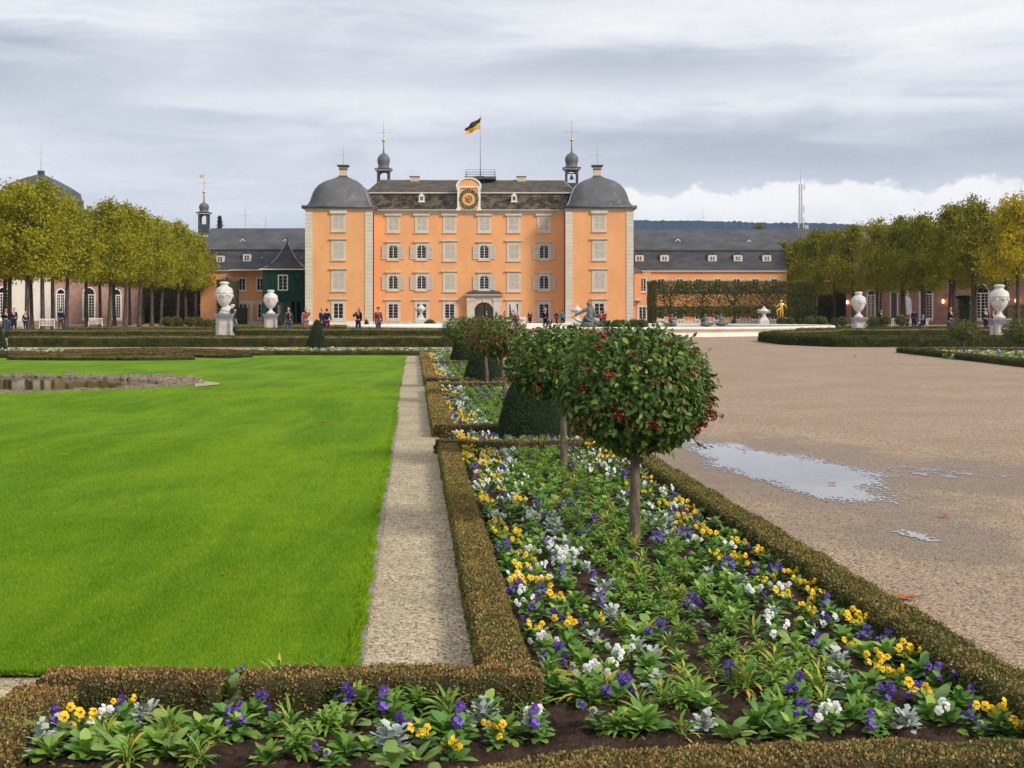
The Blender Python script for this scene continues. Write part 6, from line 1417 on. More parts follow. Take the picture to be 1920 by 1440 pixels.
# ------------------------------------------------------------------ fountain basin
BC, BR = (wx(1103, 93.), 93.), 17.3
def basin():
    T = empty('fountain_basin', (BC[0], BC[1], 0), 0, 'very wide round pale stone fountain basin before the palace', 'fountain'); b = MB(); zg = gz(93)
    h = .6; prof = [(BR + .25, -.35), (BR + .25, .02), (BR + .1, .05)]
    b.lathe([(BR + .35, -.4), (BR + .35, .03), (BR + .05, .04)], M_BASINF, (0, 0, zg - .12), 120, cap=False); b.build('foot_course', T)
    b = MB(); b.lathe([(BR + .05, -.1), (BR + .02, .12), (BR - .08, .2), (BR - .1, .34), (BR - .02, .42), (BR + .1, .47), (BR + .14, .53), (BR + .12, .6), (BR - .0, .64), (BR - .6, .62), (BR - .68, .55), (BR - .68, .0)], M_BASIN, (0, 0, zg - .08), 120, cap=False); b.build('rim', T)
    b = MB(); b.addf([(BR * .97 * math.cos(2 * math.pi * i / 80), BR * .97 * math.sin(2 * math.pi * i / 80), zg + .25) for i in range(80)], [tuple(range(80))], mat('basin_water', (.03, .04, .035), (.05, .06, .05), 1, .03, .1, 4, .5, coord='pos')); b.build('water_surface', T)
basin()

# ------------------------------------------------------------------ urns, tureens, statues
def tall_urn(px, Y, pw, rt, rm, label, figure=False):
    """pw pedestal width in px, rt top row of urn, rm row of the pedestal's top"""
    X = wx(px, Y); s = Y / F; z0 = gz(Y); T = empty('stone_urn', (X, Y, z0), 0, label, 'urn', 'tall white urns on grey pedestals'); hp = wz(rm, Y) - z0; w = pw * s / 2; H = wz(rt, Y) - wz(rm, Y); b = MB()
    b.box(-w * 1.05, w * 1.05, -w * 1.05, w * 1.05, 0, .28, M_PED); b.box(-w * .9, w * .9, -w * .9, w * .9, .28, hp - .2, M_PED); b.box(-w * 1.0, w * 1.0, -w * 1.0, w * 1.0, hp - .2, hp - .1, M_PED); b.box(-w * 1.1, w * 1.1, -w * 1.1, w * 1.1, hp - .1, hp, M_PED); p = b.build('pedestal', T)
    for q4 in ((-w * .5, w * .5, -w * .93, -w * .9), (w * .9, w * .93, -w * .5, w * .5), (-w * .93, -w * .9, -w * .5, w * .5)): b = MB(); b.box(*q4, .45, hp - .38, M_PEDT); b.build('panel', p)
    rmax = w * 1.12; pr = [(.62, 0), (.62, .05), (.45, .08), (.3, .13), (.22, .19), (.26, .22), (.48, .27), (.72, .36), (.88, .46), (.94, .56), (.95, .62), (1.02, .64), (1.02, .66), (.98, .68), (.96, .74), (.80, .80), (.55, .84), (.42, .875), (.40, .90), (.52, .93), (.58, .955), (.52, .975), (.35, 1.0)]
    b = MB(); b.lathe([(a * rmax, c * H) for a, c in pr], M_MARBLE, (0, 0, hp), 36); u = b.build('urn_body', T)
    b = MB()
    for k in range(18):
        a0, a1 = 2 * math.pi * k / 18, 2 * math.pi * (k + 1) / 18; pts = [(.97 * rmax * math.cos(a0 + (a1 - a0) * t), .97 * rmax * math.sin(a0 + (a1 - a0) * t), hp + H * (.60 - .05 * math.sin(math.pi * t))) for t in np.linspace(0, 1, 5)]; b.tube(pts, .028, M_MARBLE, 6)
    for k in range(8):
        a = 2 * math.pi * k / 8 + .2; b.ellip((.96 * rmax * math.cos(a), .96 * rmax * math.sin(a), hp + H * .545), (.055, .055, .10), M_MARBLE, 8, 6)
    b.build('garland_relief', u)
    if figure:
        b = MB(); b.ellip((rmax * .45, -.1, hp + H * .17), (.15, .12, .17), M_MARBLE); b.ellip((rmax * .82, -.1, hp + H * .2), (.13, .09, .09), M_MARBLE); b.ellip((rmax * .2, -.15, hp + H * .12), (.25, .15, .16), M_MARBLE); b.ellip((rmax * 1.02, -.1, hp + H * .25), (.12, .08, .08), M_MARBLE)
        for t in (0, .6, 1.2): b.tube([(rmax * .3, -.2, hp + .1 + t * .1), (rmax * .8, -.15, hp + H * .17 + t * .04)], .05, M_MARBLE, 6)
        b.build('carved_figure', u)
tall_urn(420.5, 67, 29, 528, 588, 'larger white garlanded urn on grey pedestal, left of the palace', True)
tall_urn(507.5, 84, 23.5, 543.5, 588.5, 'white urn on grey pedestal in front of the green pavilion')
tall_urn(1610, 84, 23.5, 547, 595, 'white urn on grey pedestal by the right end of the basin')
tall_urn(1874, 67, 31, 533.5, 597, 'larger white urn on grey pedestal near the right picture edge')
def tureen(px, Y, rt, rm, pw, label):
    X = wx(px, Y); s = Y / F; z0 = gz(Y); T = empty('tureen_urn', (X, Y, z0), 0, label, 'urn', 'white tureen vases on white pedestals'); hp = wz(rm, Y) - z0; w = pw * s / 2; H = wz(rt, Y) - wz(rm, Y)
    b = MB(); b.box(-w * 1.1, w * 1.1, -w * 1.1, w * 1.1, 0, .2, M_MARBLE); b.box(-w, w, -w, w, .2, hp - .35, M_MARBLE); b.sqloft([(w, hp - .35), (w * .55, hp - .05), (w * .6, hp)], M_MARBLE); b.build('pedestal', T)
    b = MB(); pr = [(.5, 0), (.42, .08), (.25, .16), (.4, .26), (.95, .42), (1.15, .52), (1.2, .56), (1.05, .6), (.8, .68), (.5, .78), (.35, .84), (.15, .88), (.22, .94), (.1, 1.)]; b.lathe([(a * w, c * H) for a, c in pr], M_MARBLE, (0, 0, hp), 28); v = b.build('vase', T)
    for sx in (-1, 1): b = MB(); b.tube([(sx * w * .9, 0, hp + H * .38), (sx * w * 1.45, 0, hp + H * .45), (sx * w * 1.5, 0, hp + H * .6), (sx * w * 1.0, 0, hp + H * .66)], [.06, .05, .05, .06], M_MARBLE, 6); b.build('handle', v)
tureen(789.5, 112, 568, 592, 15, 'white tureen vase on pedestal before a ground floor window'); tureen(1082, 112, 571, 594, 16, 'white tureen vase on pedestal behind the bronze river god'); tureen(1432.5, 112, 574, 594, 17, 'white tureen vase before the hornbeam screen, right of the basin')

# figures by skin modifier -------------------------------------------------
def skin(name, V, E, Rr, m, parent, sub=1, root=0):
    me = bpy.data.meshes.new(name); me.from_pydata([tuple(v) for v in V], E, []); o = bpy.data.objects.new(name, me); COL.objects.link(o)
    md = o.modifiers.new('skin', 'SKIN'); 
    for i, d in enumerate(me.skin_vertices[0].data): r = Rr[i]; d.radius = r if isinstance(r, tuple) else (r, r); d.use_root = (i == root)
    if sub: s = o.modifiers.new('sub', 'SUBSURF'); s.levels = sub; s.render_levels = sub
    dg = bpy.context.evaluated_depsgraph_get(); dg.update(); me2 = bpy.data.meshes.new_from_object(o.evaluated_get(dg)); bpy.data.objects.remove(o); me2.name = name
    me2.materials.clear(); me2.materials.append(m); me2.polygons.foreach_set('use_smooth', [True] * len(me2.polygons))
    return link(name, me2, parent)
SKIN = mat('skin', (.52, .30, .21), rough=.6); SKINB = mat('eye_dark', (.03, .02, .02), rough=.4); LIP = mat('lip', (.4, .14, .12), rough=.6)
def cloth(name, c): return mat('cloth_' + name, c, tuple(x * .7 for x in c), 9, .9, .2, 30, .1)
NAVY = cloth('navy', (.018, .026, .055)); BLACK = cloth('black', (.012, .012, .014)); JEANS = cloth('jeans', (.06, .11, .22)); DJEANS = cloth('dark_jeans', (.02, .035, .08)); RED = cloth('rust', (.22, .045, .022)); TAN = cloth('tan', (.33, .21, .16)); GREYC = cloth('grey', (.075, .07, .062)); TURQ = cloth('turquoise', (.03, .32, .42)); SCARF = cloth('scarf', (.5, .02, .02)); SHIRT = cloth('blue_shirt', (.09, .11, .2)); BRIGHT = cloth('red', (.6, .03, .04)); MAROON = cloth('maroon', (.15, .02, .05)); GREENH = cloth('helmet', (.25, .6, .2))
HAIRS = dict(dark=mat('hair_dark', (.015, .01, .008), rough=.6), brown=mat('hair_brown', (.06, .03, .015), rough=.6), blond=mat('hair_blond', (.3, .2, .1), rough=.6), grey=mat('hair_grey', (.3, .28, .26), rough=.6))
def person(px, Y, label, jacket=NAVY, trousers=DJEANS, hair='dark', h=1.74, face=0, stride=.12, coat=0., arms=((0, 0), (0, 0)), cap=None, scarf=None, inner=None, long_hair=False, girth=1., zoff=0., seat=False, group='visitors strolling in the palace garden'):
    """face: degrees, 0 looks at the camera; arms: per side (raise of upper arm fwd deg, bend of elbow deg)"""
    k = h / 1.75; T = empty('person', (wx(px, Y), Y, gz(Y) + zoff), R(face), label, 'person', group); T.scale = (k, k, k)
    legy = [(-stride, .0), (stride, -.0)]; V = [(0, 0, .95), (0, .0, 1.12), (0, -.01, 1.32), (0, 0, 1.47), (0, -.01, 1.545)]; E = [(0, 1), (1, 2), (2, 3), (3, 4)]; Rr = [(.13 * girth, .10 * girth), (.125 * girth, .095 * girth), (.15, .10), (.055, .055), (.055, .06)]
    legs = []
    for sx, st in ((-1, -stride), (1, stride)):
        if seat: pts = [(sx * .09, 0, .93), (sx * .11, -.42, .92), (sx * .11, -.42, .50), (sx * .11, -.52, .46)]
        else: pts = [(sx * .09, 0, .90), (sx * .10, st * .45 - .03, .48), (sx * .10, st + (.06 if st > 0 else 0), .085), (sx * .11, st - .12, .035)]
        legs.append(pts); i = len(V); V += pts; E += [(0, i), (i, i + 1), (i + 1, i + 2), (i + 2, i + 3)]; Rr += [.085, .058, .038, .034]
    armj = []
    for s_, (sx, (up, be)) in enumerate(zip((-1, 1), arms)):
        S = Vector((sx * .175, 0, 1.41)); a = R(up); el = S + Vector((sx * .05, -math.sin(a) * .28, -math.cos(a) * .28)); a2 = a + R(be); wr = el + Vector((-sx * .01, -math.sin(a2) * .25, -math.cos(a2) * .25)); hd = wr + (wr - el).normalized() * .06
        armj.append((S, el, wr)); i = len(V); V += [tuple(S), tuple(el), tuple(wr), tuple(hd)]; E += [(2, i), (i, i + 1), (i + 1, i + 2), (i + 2, i + 3)]; Rr += [.055, .04, .026, (.036, .02)]
        d = (wr - el).normalized(); side = Vector((0, 1, 0)).cross(d).normalized() if abs(d.y) < .9 else Vector((1, 0, 0))
        fr = side.cross(d).normalized()
        for q, ln_ in zip((-1.5, -.5, .5, 1.5), (.055, .07, .072, .058)):
            b0 = hd + fr * q * .018 + d * .025; j = len(V); V += [tuple(b0), tuple(b0 + d * ln_ + side * .015 * -sx)]; E += [(i + 3, j), (j, j + 1)]; Rr += [.009, .007]
        j = len(V); V.append(tuple(hd - fr * .045 + d * .03)); E.append((i + 3, j)); Rr.append(.009)
    body = skin('body', V, E, Rr, SKIN, T, 1)
    # head joined into the body mesh
    b = MB(); c = (0, -.015, 1.645); b.ellip(c, (.073, .092, .112), SKIN, 16, 12); b.ellip((0, -.1, 1.635), (.014, .022, .024), SKIN, 8, 6)
    for sx in (-1, 1): b.ellip((sx * .074, 0, 1.645), (.012, .022, .032), SKIN, 8, 6); b.ellip((sx * .03, -.094, 1.66), (.012, .008, .008), SKINB, 6, 5)
    b.ellip((0, -.096, 1.60), (.024, .008, .006), LIP, 8, 5)
    ho = b.build('h'); hm = ho.data; bme = body.data
    import bmesh
    bm = bmesh.new(); bm.from_mesh(bme); nb = len(bm.faces); bm.from_mesh(hm); bm.faces.ensure_lookup_table()
    mats_ = [SKIN, SKINB, LIP]; mp = {i: mats_.index(m_) for i, m_ in enumerate(hm.materials)}
    for i, f in enumerate(bm.faces): f.material_index = 0 if i < nb else mp[f.material_index]
    bm.to_mesh(bme); bm.free(); bme.materials.clear(); [bme.materials.append(m_) for m_ in mats_]; bpy.data.objects.remove(ho)
    # clothing
    g_ = girth; V = [(0, .005, .93), (0, .005, 1.12), (0, -.01, 1.33), (0, 0, 1.45)]; E = [(0, 1), (1, 2), (2, 3)]; Rr = [(.16 * g_, .13 * g_), (.15 * g_, .12 * g_), (.165, .125), (.075, .07)]
    for (S, el, wr) in armj: i = len(V); V += [tuple(S), tuple(el), tuple(el.lerp(wr, .93))]; E += [(2, i), (i, i + 1), (i + 1, i + 2)]; Rr += [.078, .06, .045]
    jk = skin('jacket', V, E, Rr, jacket, T, 1)
    if coat:
        b = MB(); b.lathe([(.155 * g_, 1.0), (.18 * g_, .9), (.2 * g_, .9 - coat * .5), (.215 * g_, .9 - coat), (.18, .89 - coat)], jacket, n=16, sx=1, sy=.78); b.build('coat_skirt', jk)
    if inner: b = MB(); b.hexa([(-.05, -.155 * g_, .92), (.05, -.155 * g_, .92), (.05, -.12, .92), (-.05, -.12, .92)], [(-.06, -.15, 1.42), (.06, -.15, 1.42), (.06, -.1, 1.42), (-.06, -.1, 1.42)], inner); b.build('shirt_front', T)
    V = [(0, 0, .98)]; E = []; Rr = [(.15 * g_, .12 * g_)]
    for pts in legs: i = len(V); V += [pts[0], pts[1], tuple(Vector(pts[2]) + Vector((0, 0, .02)))]; E += [(0, i), (i, i + 1), (i + 1, i + 2)]; Rr += [.108, .078, .06]
    skin('trousers', V, E, Rr, trousers, T, 1)
    for pts in legs: b = MB(); a = pts[2]; b.ellip((a[0], a[1] - .06, a[2] - .04), (.048, .13, .045), BLACK, 10, 6); b.build('shoe', T)
    if hair:
        b = MB(); b.ellip((0, .018, 1.675), (.084, .094, .1), HAIRS[hair], 14, 10)
        if long_hair: b.ellip((0, .05, 1.55), (.1, .065, .17), HAIRS[hair], 12, 8)
        b.build('hair', T)
    if cap: b = MB(); b.ellip((0, -.005, 1.725), (.105, .125, .05), cap, 14, 8); b.ellip((0, -.12, 1.71), (.07, .06, .015), cap, 10, 6); b.build('cap', T)
    if scarf: b = MB(); b.lathe([(.07, 0), (.1, .03), (.095, .08), (.06, .1)], scarf, (0, -.01, 1.43), 14); b.box(-.05, .02, -.16, -.13, 1.15, 1.46, scarf); b.build('scarf', T)
    return T
# left group
person(541, 79, 'bald man in grey-brown jacket over black shirt walking towards camera, left', GREYC, JEANS, None, 1.76, 5, .1, inner=BLACK, arms=((5, 10), (5, 10)), coat=.12)
person(573, 79, 'woman in long tan coat and red scarf holding hand to her face', TAN, JEANS, 'brown', 1.74, 15, .1, coat=.42, arms=((5, 10), (60, 110)), scarf=SCARF)
person(604, 78, 'stout fair-haired woman in navy coat facing right beside the cone', NAVY, DJEANS, 'blond', 1.72, 50, .12, coat=.15, girth=1.2, arms=((10, 20), (30, 60)))
person(613, 82, 'dark-haired person walking away behind the woman in navy coat', NAVY, MAROON, 'dark', 1.68, 170, .12, arms=((20, 40), (10, 10)))
person(672, 80, 'long-haired woman in dark leather jacket with raised hand', BLACK, DJEANS, 'dark', 1.72, -20, .06, long_hair=True, arms=((35, 95), (5, 10)), zoff=.02)
person(709, 76.8, 'man in flat cap and rust-red jacket walking by the basin', RED, JEANS, None, 1.78, 35, .12, coat=.12, cap=GREYC, inner=SHIRT, arms=((8, 15), (8, 10)))
person(441, 110, 'person in dark jacket striding beyond the left urn', NAVY, cloth('light_trousers', (.25, .26, .3)), 'grey', 1.75, -60, .3)
# by the palace
person(912, 158, 'dark-clothed figure standing inside the portal arch', BLACK, BLACK, 'dark', 1.75, 10)
person(947, 140, 'person with yellow jacket half hidden behind the berry trees', cloth('yellow', (.6, .4, .05)), BLACK, 'dark', 1.7, 90); person(962, 138, 'person with black cap half hidden behind berry trees', GREYC, BLACK, 'grey', 1.72, 0, cap=BLACK); person(968, 142, 'fair-headed visitor half hidden behind the berry trees', MAROON, BLACK, 'blond', 1.6, 0)
person(993.5, 150, 'man in long dark coat near the white sign', BLACK, BLACK, None, 1.82, 10, coat=.35)
person(1023, 104, 'tall bald man in black with rucksack near the basin', BLACK, DJEANS, None, 1.86, -40, .1, zoff=.0)
person(1031, 102, 'small child with green helmet beside the bald man', NAVY, DJEANS, None, 1.08, 0, cap=GREENH)
person(1043.5, 145, 'person in navy jacket with arm held out, walking', NAVY, NAVY, 'blond', 1.8, 60, .2, arms=((-30, 30), (20, 10))); person(1055, 145, 'person in turquoise jacket by the palace right corner', TURQ, DJEANS, 'brown', 1.78, 150)
person(1127, 150, 'person in bright red jacket before the tower window', BRIGHT, BLACK, 'dark', 1.7, 0); person(1133, 151, 'dark-clothed person beside the red jacket', BLACK, BLACK, 'brown', 1.8, 0)
# right
person(1652.5, 122, 'dark-clothed visitor between right avenue trunks, left of chair', BLACK, BLACK, 'dark', 1.75, 0, group='visitors under the right avenue'); person(1701, 125, 'visitor in maroon sweater under the right avenue', MAROON, DJEANS, 'brown', 1.7, 0, group='visitors under the right avenue')
person(1714, 112, 'visitor in navy coat standing under the right avenue', NAVY, BLACK, 'brown', 1.76, 160, coat=.25, group='visitors under the right avenue'); person(1782, 88, 'man in black jacket and jeans walking right of avenue chair', BLACK, JEANS, 'brown', 1.8, 40, .28, group='visitors under the right avenue')
person(1848, 96, 'man in dark suit before the white french window', NAVY, NAVY, 'grey', 1.8, 0, group='visitors under the right avenue'); person(1862, 100, 'shorter person half behind the right urn pedestal', MAROON, BLACK, 'brown', 1.6, 30, group='visitors under the right avenue')
person(1731, 108, 'seated visitor in turquoise hat on a white chair', NAVY, DJEANS, None, 1.7, -60, seat=True, zoff=-.42, cap=TURQ, group='visitors under the right avenue')
# left under trees
person(11, 96, 'dark-clothed visitor nearest the left picture edge', BLACK, JEANS, 'brown', 1.74, 30, group='visitors under the left lime trees'); person(26, 94, 'visitor in long navy coat beneath left lime trees', NAVY, NAVY, 'brown', 1.8, 0, coat=.4, group='visitors under the left lime trees'); person(48, 94, 'shorter visitor in navy between left trunks', NAVY, NAVY, 'blond', 1.55, 20, group='visitors under the left lime trees'); person(114, 98, 'visitor seen from behind near a thin trunk, far left', NAVY, GREYC, 'dark', 1.76, 180, group='visitors under the left lime trees')

# bronze river god, small bronzes, golden statues
def statue(name, label, loc, joints, edges, radii, m, rock=None, rz=0, scale=1., heads=(), extra=None, cat='statue'):
    T = empty(name, loc, rz, label, cat); T.scale = (scale,) * 3; o = skin('figure', joints, edges, radii, m, T, 1)
    b = MB()
    for c, r in heads: b.ellip(c, r, m, 14, 10)
    if extra: extra(b, m)
    if b.v: b.build('carved_details', T)
    if rock:
        b = MB(); rr = random.Random(len(label))
        for c, r in rock: k = len(b.v); b.ellip(c, r, m, 12, 8); b.v[k:] = [tuple(v[i] + rr.uniform(-.04, .04) for i in range(3)) for v in b.v[k:]]
        b.build('rock_base', T)
    return T
Ys = 80.
zr_ = gz(93) + .5
def god_extra(b, m):
    b.ellip((-.02, 0, 2.02), (.17, .17, .2), m, 12, 9)
    for k in range(6): b.tube([(.02 + .03 * k, -.1 + .03 * k, 1.98), (.18 + .05 * k, -.05 + .03 * k, 1.5), (.25 + .1 * k, -.12, .95 - .03 * k)], [.05, .07, .04], m, 6)
    b.tube([(-1.5, -.1, .95), (-1.1, -.15, .6), (-.75, -.2, .45), (-.4, -.2, .5), (-.2, -.15, .7)], [.04, .05, .05, .05, .04], m, 6)
    b.tube([(-.1, -.2, 1.2), (-.35, -.3, .9), (-.1, -.35, .6), (.3, -.3, .5), (.6, -.3, .35)], [.1, .14, .15, .13, .08], m, 8)
    for k in range(7): b.tube([(.3 + .08 * k, -.3, .9 - .08 * k), (.5 + .12 * k, -.3, .3), (.62 + .12 * k, -.25, -.02)], [.04, .05, .03], m, 6)
statue('river_god_statue', 'large bronze river god leaning with outstretched arm on the basin rim', (wx(1104, Ys), Ys, zr_ + .02), [(.1, 0, .7), (.1, 0, 1.05), (.12, 0, 1.45), (.05, 0, 1.75), (-.02, 0, 1.9), (-.15, -.1, 1.6), (-.65, -.12, 1.3), (-1.1, -.12, 1.05), (-1.28, -.12, .98), (.35, -.05, 1.55), (.45, -.1, 1.1), (.62, -.1, .8), (-.1, -.15, .65), (-.45, -.2, .75), (-.5, -.2, .2), (.3, -.2, .6), (.65, -.25, .45), (.85, -.25, .1)],
       [(0, 1), (1, 2), (2, 3), (3, 4), (2, 5), (5, 6), (6, 7), (7, 8), (2, 9), (9, 10), (10, 11), (0, 12), (12, 13), (13, 14), (0, 15), (15, 16), (16, 17)], [.34, .33, .38, .2, .14, .19, .13, .10, .09, .2, .14, .1, .2, .16, .1, .2, .16, .1], M_BRONZE, rock=[((0, 0, .2), (.72, .5, .45)), ((-.4, 0, .1), (.35, .4, .3)), ((.5, 0, .1), (.4, .4, .25))], extra=god_extra, scale=.72)
def small_bronze(px, Y, label, mir=1, wing=False):
    def ex(b, m):
        b.ellip((.05, 0, 1.18), (.14, .14, .16), m)
        b.tube([(-.2, 0, .3), (-.6, 0, .18), (-.95, 0, .3), (-1.1, 0, .5)], [.18, .15, .1, .04], m, 8)
        if wing: b.tube([(.2, 0, .9), (.6, 0, 1.1), (1.0, 0, 1.25)], [.1, .1, .05], m, 6)
    T = statue('bronze_putto', label, (wx(px, Y), Y, gz(93) + .45), [(0, 0, .35), (0, 0, .6), (.02, 0, .9), (.05, 0, 1.05), (.3, -.05, .8), (.55, -.05, .65), (.75, -.05, .8), (-.2, 0, .8), (-.35, 0, .5), (.3, -.1, .3), (.55, -.1, .25)], [(0, 1), (1, 2), (2, 3), (2, 4), (4, 5), (5, 6), (2, 7), (7, 8), (0, 9), (9, 10)], [.2, .17, .19, .08, .1, .08, .06, .1, .07, .14, .09], M_BRONZE, rock=[((0, 0, .1), (.7, .4, .2))], extra=ex)
    T.scale = (mir * .68, .68, .68); return T
small_bronze(1259, 100, 'small bronze figure reclining with fish tail in the basin'); small_bronze(1323, 98, 'crouching bronze figure right of the reclining one in basin', -1); small_bronze(1352, 104, 'rightmost small bronze figure in the basin with lifted arm', -1, True)
def gold(px, Y, rt, rb, label):
    s = (wz(rt, Y) - wz(rb, Y)) / 1.75; z0 = wz(rb, Y)
    def ex(b, m): b.ellip((0, 0, 1.62), (.09, .1, .13), m); b.tube([(-.1, .05, 1.0), (-.35, .1, .8), (-.3, .1, .3)], [.08, .09, .05], m, 6)
    T = statue('golden_statue', label, (wx(px, Y), Y, z0), [(0, 0, .95), (.02, 0, 1.15), (0, 0, 1.35), (0, 0, 1.5), (-.18, 0, 1.38), (-.35, 0, 1.15), (-.55, -.05, 1.1), (.18, 0, 1.38), (.4, 0, 1.2), (.5, 0, .95), (-.09, 0, .85), (-.08, -.03, .45), (-.1, 0, .05), (.1, 0, .85), (.12, -.05, .45), (.1, .05, .05)], [(0, 1), (1, 2), (2, 3), (2, 4), (4, 5), (5, 6), (2, 7), (7, 8), (8, 9), (0, 10), (10, 11), (11, 12), (0, 13), (13, 14), (14, 15)], [.115, .10, .13, .05, .055, .042, .032, .055, .042, .032, .085, .058, .04, .085, .058, .04], M_GOLD, extra=ex, scale=s)
    b = MB(); k = 1 / s; hh = (z0 - gz(Y)) * k; b.lathe([(.55 * k, -hh), (.55 * k, -hh + .15 * k), (.32 * k, -hh + .3 * k), (.3 * k, -.1 * k), (.38 * k, 0)], M_MARBLE, n=16); b.build('plinth', T)
gold(1465, 120, 562, 599, 'gilded standing statue on white plinth before the hornbeams'); gold(381, 184.6, 562, 590, 'gilded statue glimpsed between trunks of the left avenue')

# feather banners, sign, bicycle-free small things
def banner(px, Y, rt, rb, w, label):
    X = wx(px, Y); s = Y / F; z0 = gz(Y); zt = wz(rt, Y); T = empty('feather_banner', (X, Y, z0), 0, label, 'banner', 'white feather banners'); H = zt - z0; W = w * s; b = MB(); mw = mat('banner_cloth', (.66, .68, .72), (.74, .75, .78), 2, .8, trans=.2); n = 12; vs = []; fs = []
    for i in range(n + 1):
        t = i / n; xr = W * (.25 + .75 * (1 - t) ** .25) if t < 1 else W * .05
        xl = W * (.25 * (1 - t)) ; vs += [(xl - W * .1, .05 * math.sin(t * 5), H * (.12 + .88 * t)), (xr, .1 * math.sin(t * 6), H * (.12 + .88 * t) - (0 if t < .9 else 0))]
    fs = [(2 * i, 2 * i + 1, 2 * i + 3, 2 * i + 2) for i in range(n)]; b.addf(vs, fs, mw, True); c = b.build('banner_cloth', T)
    b = MB(); b.tube([(W * .15, .03, 0), (W * .12, .03, H * .5), (-W * .12, .03, H)], .025, M_ROD, 5); b.build('pole', T)
    b = MB(); mp = mat('faded_pink_print', (.7, .35, .42)); mg = mat('grey_print', (.3, .34, .38))
    for k in range(3): b.box(W * (.38 + .02 * k), W * (.62 - .02 * k), -.12, -.11, H * (.64 + .035 * k), H * (.655 + .035 * k), mp)
    for k in range(3): b.box(W * .4, W * (.8 - .06 * k), -.12, -.11, H * (.4 - .035 * k), H * (.41 - .035 * k), mg)
    b.build('print', c)
banner(958, 150, 567, 608, 14, 'white curved feather banner standing right of the portal'); banner(1699, 130, 555, 611, 12, 'white feather banner under the right avenue')
b = MB(); Y = 150; X = wx(981, Y); b.box(-.33, .33, -.03, .03, .2, 1.05, mat('sign_board', (.7, .68, .7))); b.box(-.3, -.25, -.03, .03, 0, .2, M_IRON); b.box(.25, .3, -.03, .03, 0, .2, M_IRON); b.box(-.15, .15, -.045, -.032, .55, .8, mat('faded_pink_print', (.7, .35, .42)))
o = b.build('sign_board'); o.location = (X, Y, gz(Y)); tag(o, 'small white standing sign board right of the feather banner', 'sign')
# white chairs and benches
def chair(px, Y, w, label, rz=0):
    T = empty('garden_bench', (wx(px, Y), Y, gz(Y)), rz, label, 'bench', 'white garden seats under the trees'); b = MB(); 
    for k in range(4): b.box(-w / 2, w / 2, -.22 + k * .11, -.14 + k * .11, .43, .46, M_WHITE)
    b.build('seat', T); b = MB(); n = int(w / .1)
    for k in range(n + 1): x = -w / 2 + k * w / n; b.box(x - .018, x + .018, .22, .25, .46, .92, M_WHITE)
    b.box(-w / 2 - .02, w / 2 + .02, .215, .255, .92, .98, M_WHITE); b.build('backrest', T)
    for sx in (-1, 1):
        for yy in (-.2, .22): b = MB(); b.box(sx * w / 2 - .025, sx * w / 2 + .025, yy - .025, yy + .025, 0, .43, M_WHITE); b.build('leg', T)
        b = MB(); b.box(sx * w / 2 - .03, sx * w / 2 + .03, -.25, .215, .64, .68, M_WHITE); b.box(sx * w / 2 - .02, sx * w / 2 + .02, -.22, -.18, .46, .64, M_WHITE); b.build('armrest', T)
chair(88, 100, 1.1, 'white garden bench by the cream bay, far left', .3); chair(179, 118, 1.2, 'white garden bench left of the avenue gap', .2); chair(1679, 110, .6, 'white garden chair beside the right potted bush', 2.9); chair(1731, 108.3, .6, 'white chair under the seated visitor', -1.0); chair(34, 97, .9, 'white seat behind the visitors at far left')
# round bushes
def bush(px, Y, r, zc, label, flat=.85, stem=False, mt=M_BOXG, name='clipped_bush', pot=False):
    X = wx(px, Y); z0 = gz(Y); prof = [(.02, zc - r * flat)] + [(r * math.sin(math.pi * i / 10), zc - r * flat * math.cos(math.pi * i / 10)) for i in range(1, 10)] + [(.02, zc + r * flat)]
    T = leafy_solid(name, label, 'bush', (X, Y, z0), prof, .08, 500, mt, M_BOXCF, 'round clipped bushes', (.05, zc) if (stem or pot) else None)
    if pot: b = MB(); b.lathe([(.25, 0), (.3, .1), (.34, .5), (.38, .55), (.36, .58)], M_PED, n=14); b.build('pot', T)
for a in ((806, 108, .46, .42, 'round clipped bush right of the white tureen vase'), (1131, 106, .44, .42, 'round clipped bush before the right tower window'), (1120, 105, .36, .38, 'round bush half behind the bronze river god'), (1156, 106, .44, .42, 'round clipped bush at the right tower, left of a pair'), (1167, 107, .44, .42, 'round clipped bush before the tower corner quoins'), (1188, 106, .46, .46, 'round clipped bush touching the tower corner'), (1204, 106, .46, .46, 'round clipped bush under the annexe window')): bush(a[0], a[1], a[2], a[3], a[4], .9)
for a in ((1639, 100, .42, .75, 'small mop-headed bush right of the right urn'), (1659, 100, .42, .85, 'round potted bush by the white chair', ), (1689, 100, .42, .85, 'round potted bush right of the white chair'), (1466, 108, .4, .72, 'dark small standard bush below the golden statue'), (1481, 108, .38, .72, 'second small standard bush right of the golden statue'), (1518, 106, .42, .75, 'third small standard bush under the right avenue'), (1540, 106, .42, .75, 'fourth small standard bush under the right avenue'), (1580, 104, .38, .75, 'small standard bush left of the right urn')): bush(a[0], a[1], a[2], a[3], a[4], .85, stem=True)
for a in ((315, 100, .42, .72, 'mop-headed bush left of the near urn, first of the row'), (330, 102, .44, .75, 'mop-headed bush second in the row by the left avenue'), (357, 100, .4, .72, 'mop-headed bush third in the row by the left avenue'), (371, 102, .42, .74, 'mop-headed bush beneath the distant golden statue'), (390, 100, .34, .62, 'small mop-headed bush fifth in the left row'), (402, 102, .3, .62, 'small mop-headed bush touching the left urn pedestal')): bush(a[0], a[1], a[2], a[3], a[4], .8, stem=True, mt=M_ESP)
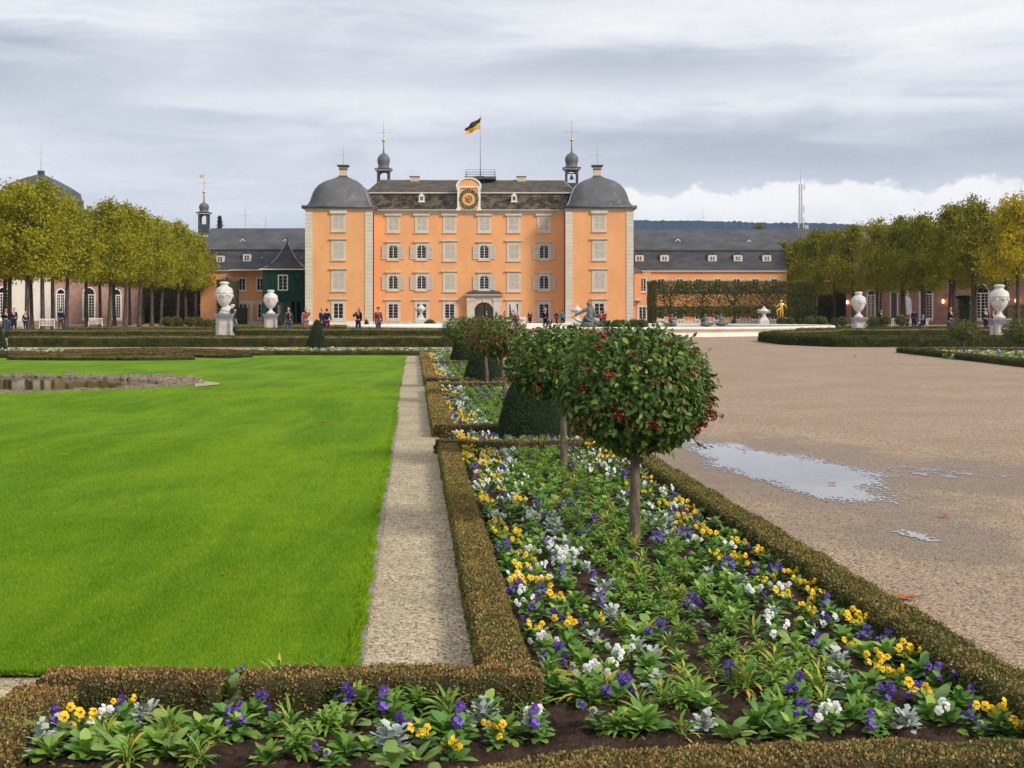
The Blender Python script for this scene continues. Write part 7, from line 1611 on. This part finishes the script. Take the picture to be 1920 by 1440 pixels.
def small_cone(px, Y, r, h, label):
    leafy_solid('topiary_cone', label, 'topiary', (wx(px, Y), Y, gz(Y)), [(.01, 0), (r, 0), (r * .85, h * .3), (r * .55, h * .65), (r * .2, h * .93), (.01, h)], .07, 500, M_YEW, M_YEWC, 'clipped yew cones')
for a in ((687, 100, .26, .95, 'small dark yew cone before the left tower right edge'), (525, 92, .26, 1.0, 'small slender yew cone right of the second left urn'), (1142, 100, .34, .85, 'small yew cone right of the river god'), (1178, 108, .2, .55, 'tiny yew cone between the round bushes'), (1375, 112, .3, .95, 'dark yew cone behind the rightmost small bronze'), (340, 97, .3, .8, 'small yew cone among mop-headed bushes, left'), (378, 98, .28, .75, 'small yew cone left of the near left urn'), (1563, 98, .42, 1.0, 'broad dark yew cone at the basin right end'), (1636, 98, .4, .9, 'broad dark yew cone right of the right urn'), (1500, 108, .36, .95, 'dark yew cone under the right avenue start')): small_cone(*a)
leaf_wall('shrub', 'loose dark evergreen shrub between right pavilion windows', wx(1793, 140), wx(1813, 140), 139, 141, GZC, wz(556, 140), 3000, M_FIR, cat='shrub', core=False)
leaf_wall('shrub', 'olive green shrub behind the right urn at picture edge', wx(1893, 128), wx(1925, 128), 127, 129, GZC, wz(573, 128), 2500, M_BUSHBG, cat='shrub', core=False)
# steps / dark kerb on the far basin side
b = MB(); b.box(wx(985, 118), wx(1100, 118), 118, 118.6, gz(118) - .1, gz(118) + .12, mat('dark_edging', (.10, .06, .045), rough=.9)); tag(b.build('kerb'), kind='structure')

# ------------------------------------------------------------------ haze
def haze():
    m = bpy.data.materials.new('haze_air'); m.use_nodes = True; t = NT(m.node_tree); t.n.remove(t.n['Principled BSDF']); v = t.n.new('ShaderNodeVolumePrincipled')
    v.inputs['Color'].default_value = (.38, .58, 1.0, 1); v.inputs['Density'].default_value = .00009; v.inputs['Anisotropy'].default_value = .0
    t.l.new(v.outputs[0], t.n['Material Output'].inputs['Volume'])
    b = MB(); b.box(-3000, 3000, -40, 4950, -4, 300, m); o = b.build('haze'); tag(o, kind='stuff')
HAZE = True
if HAZE: haze()
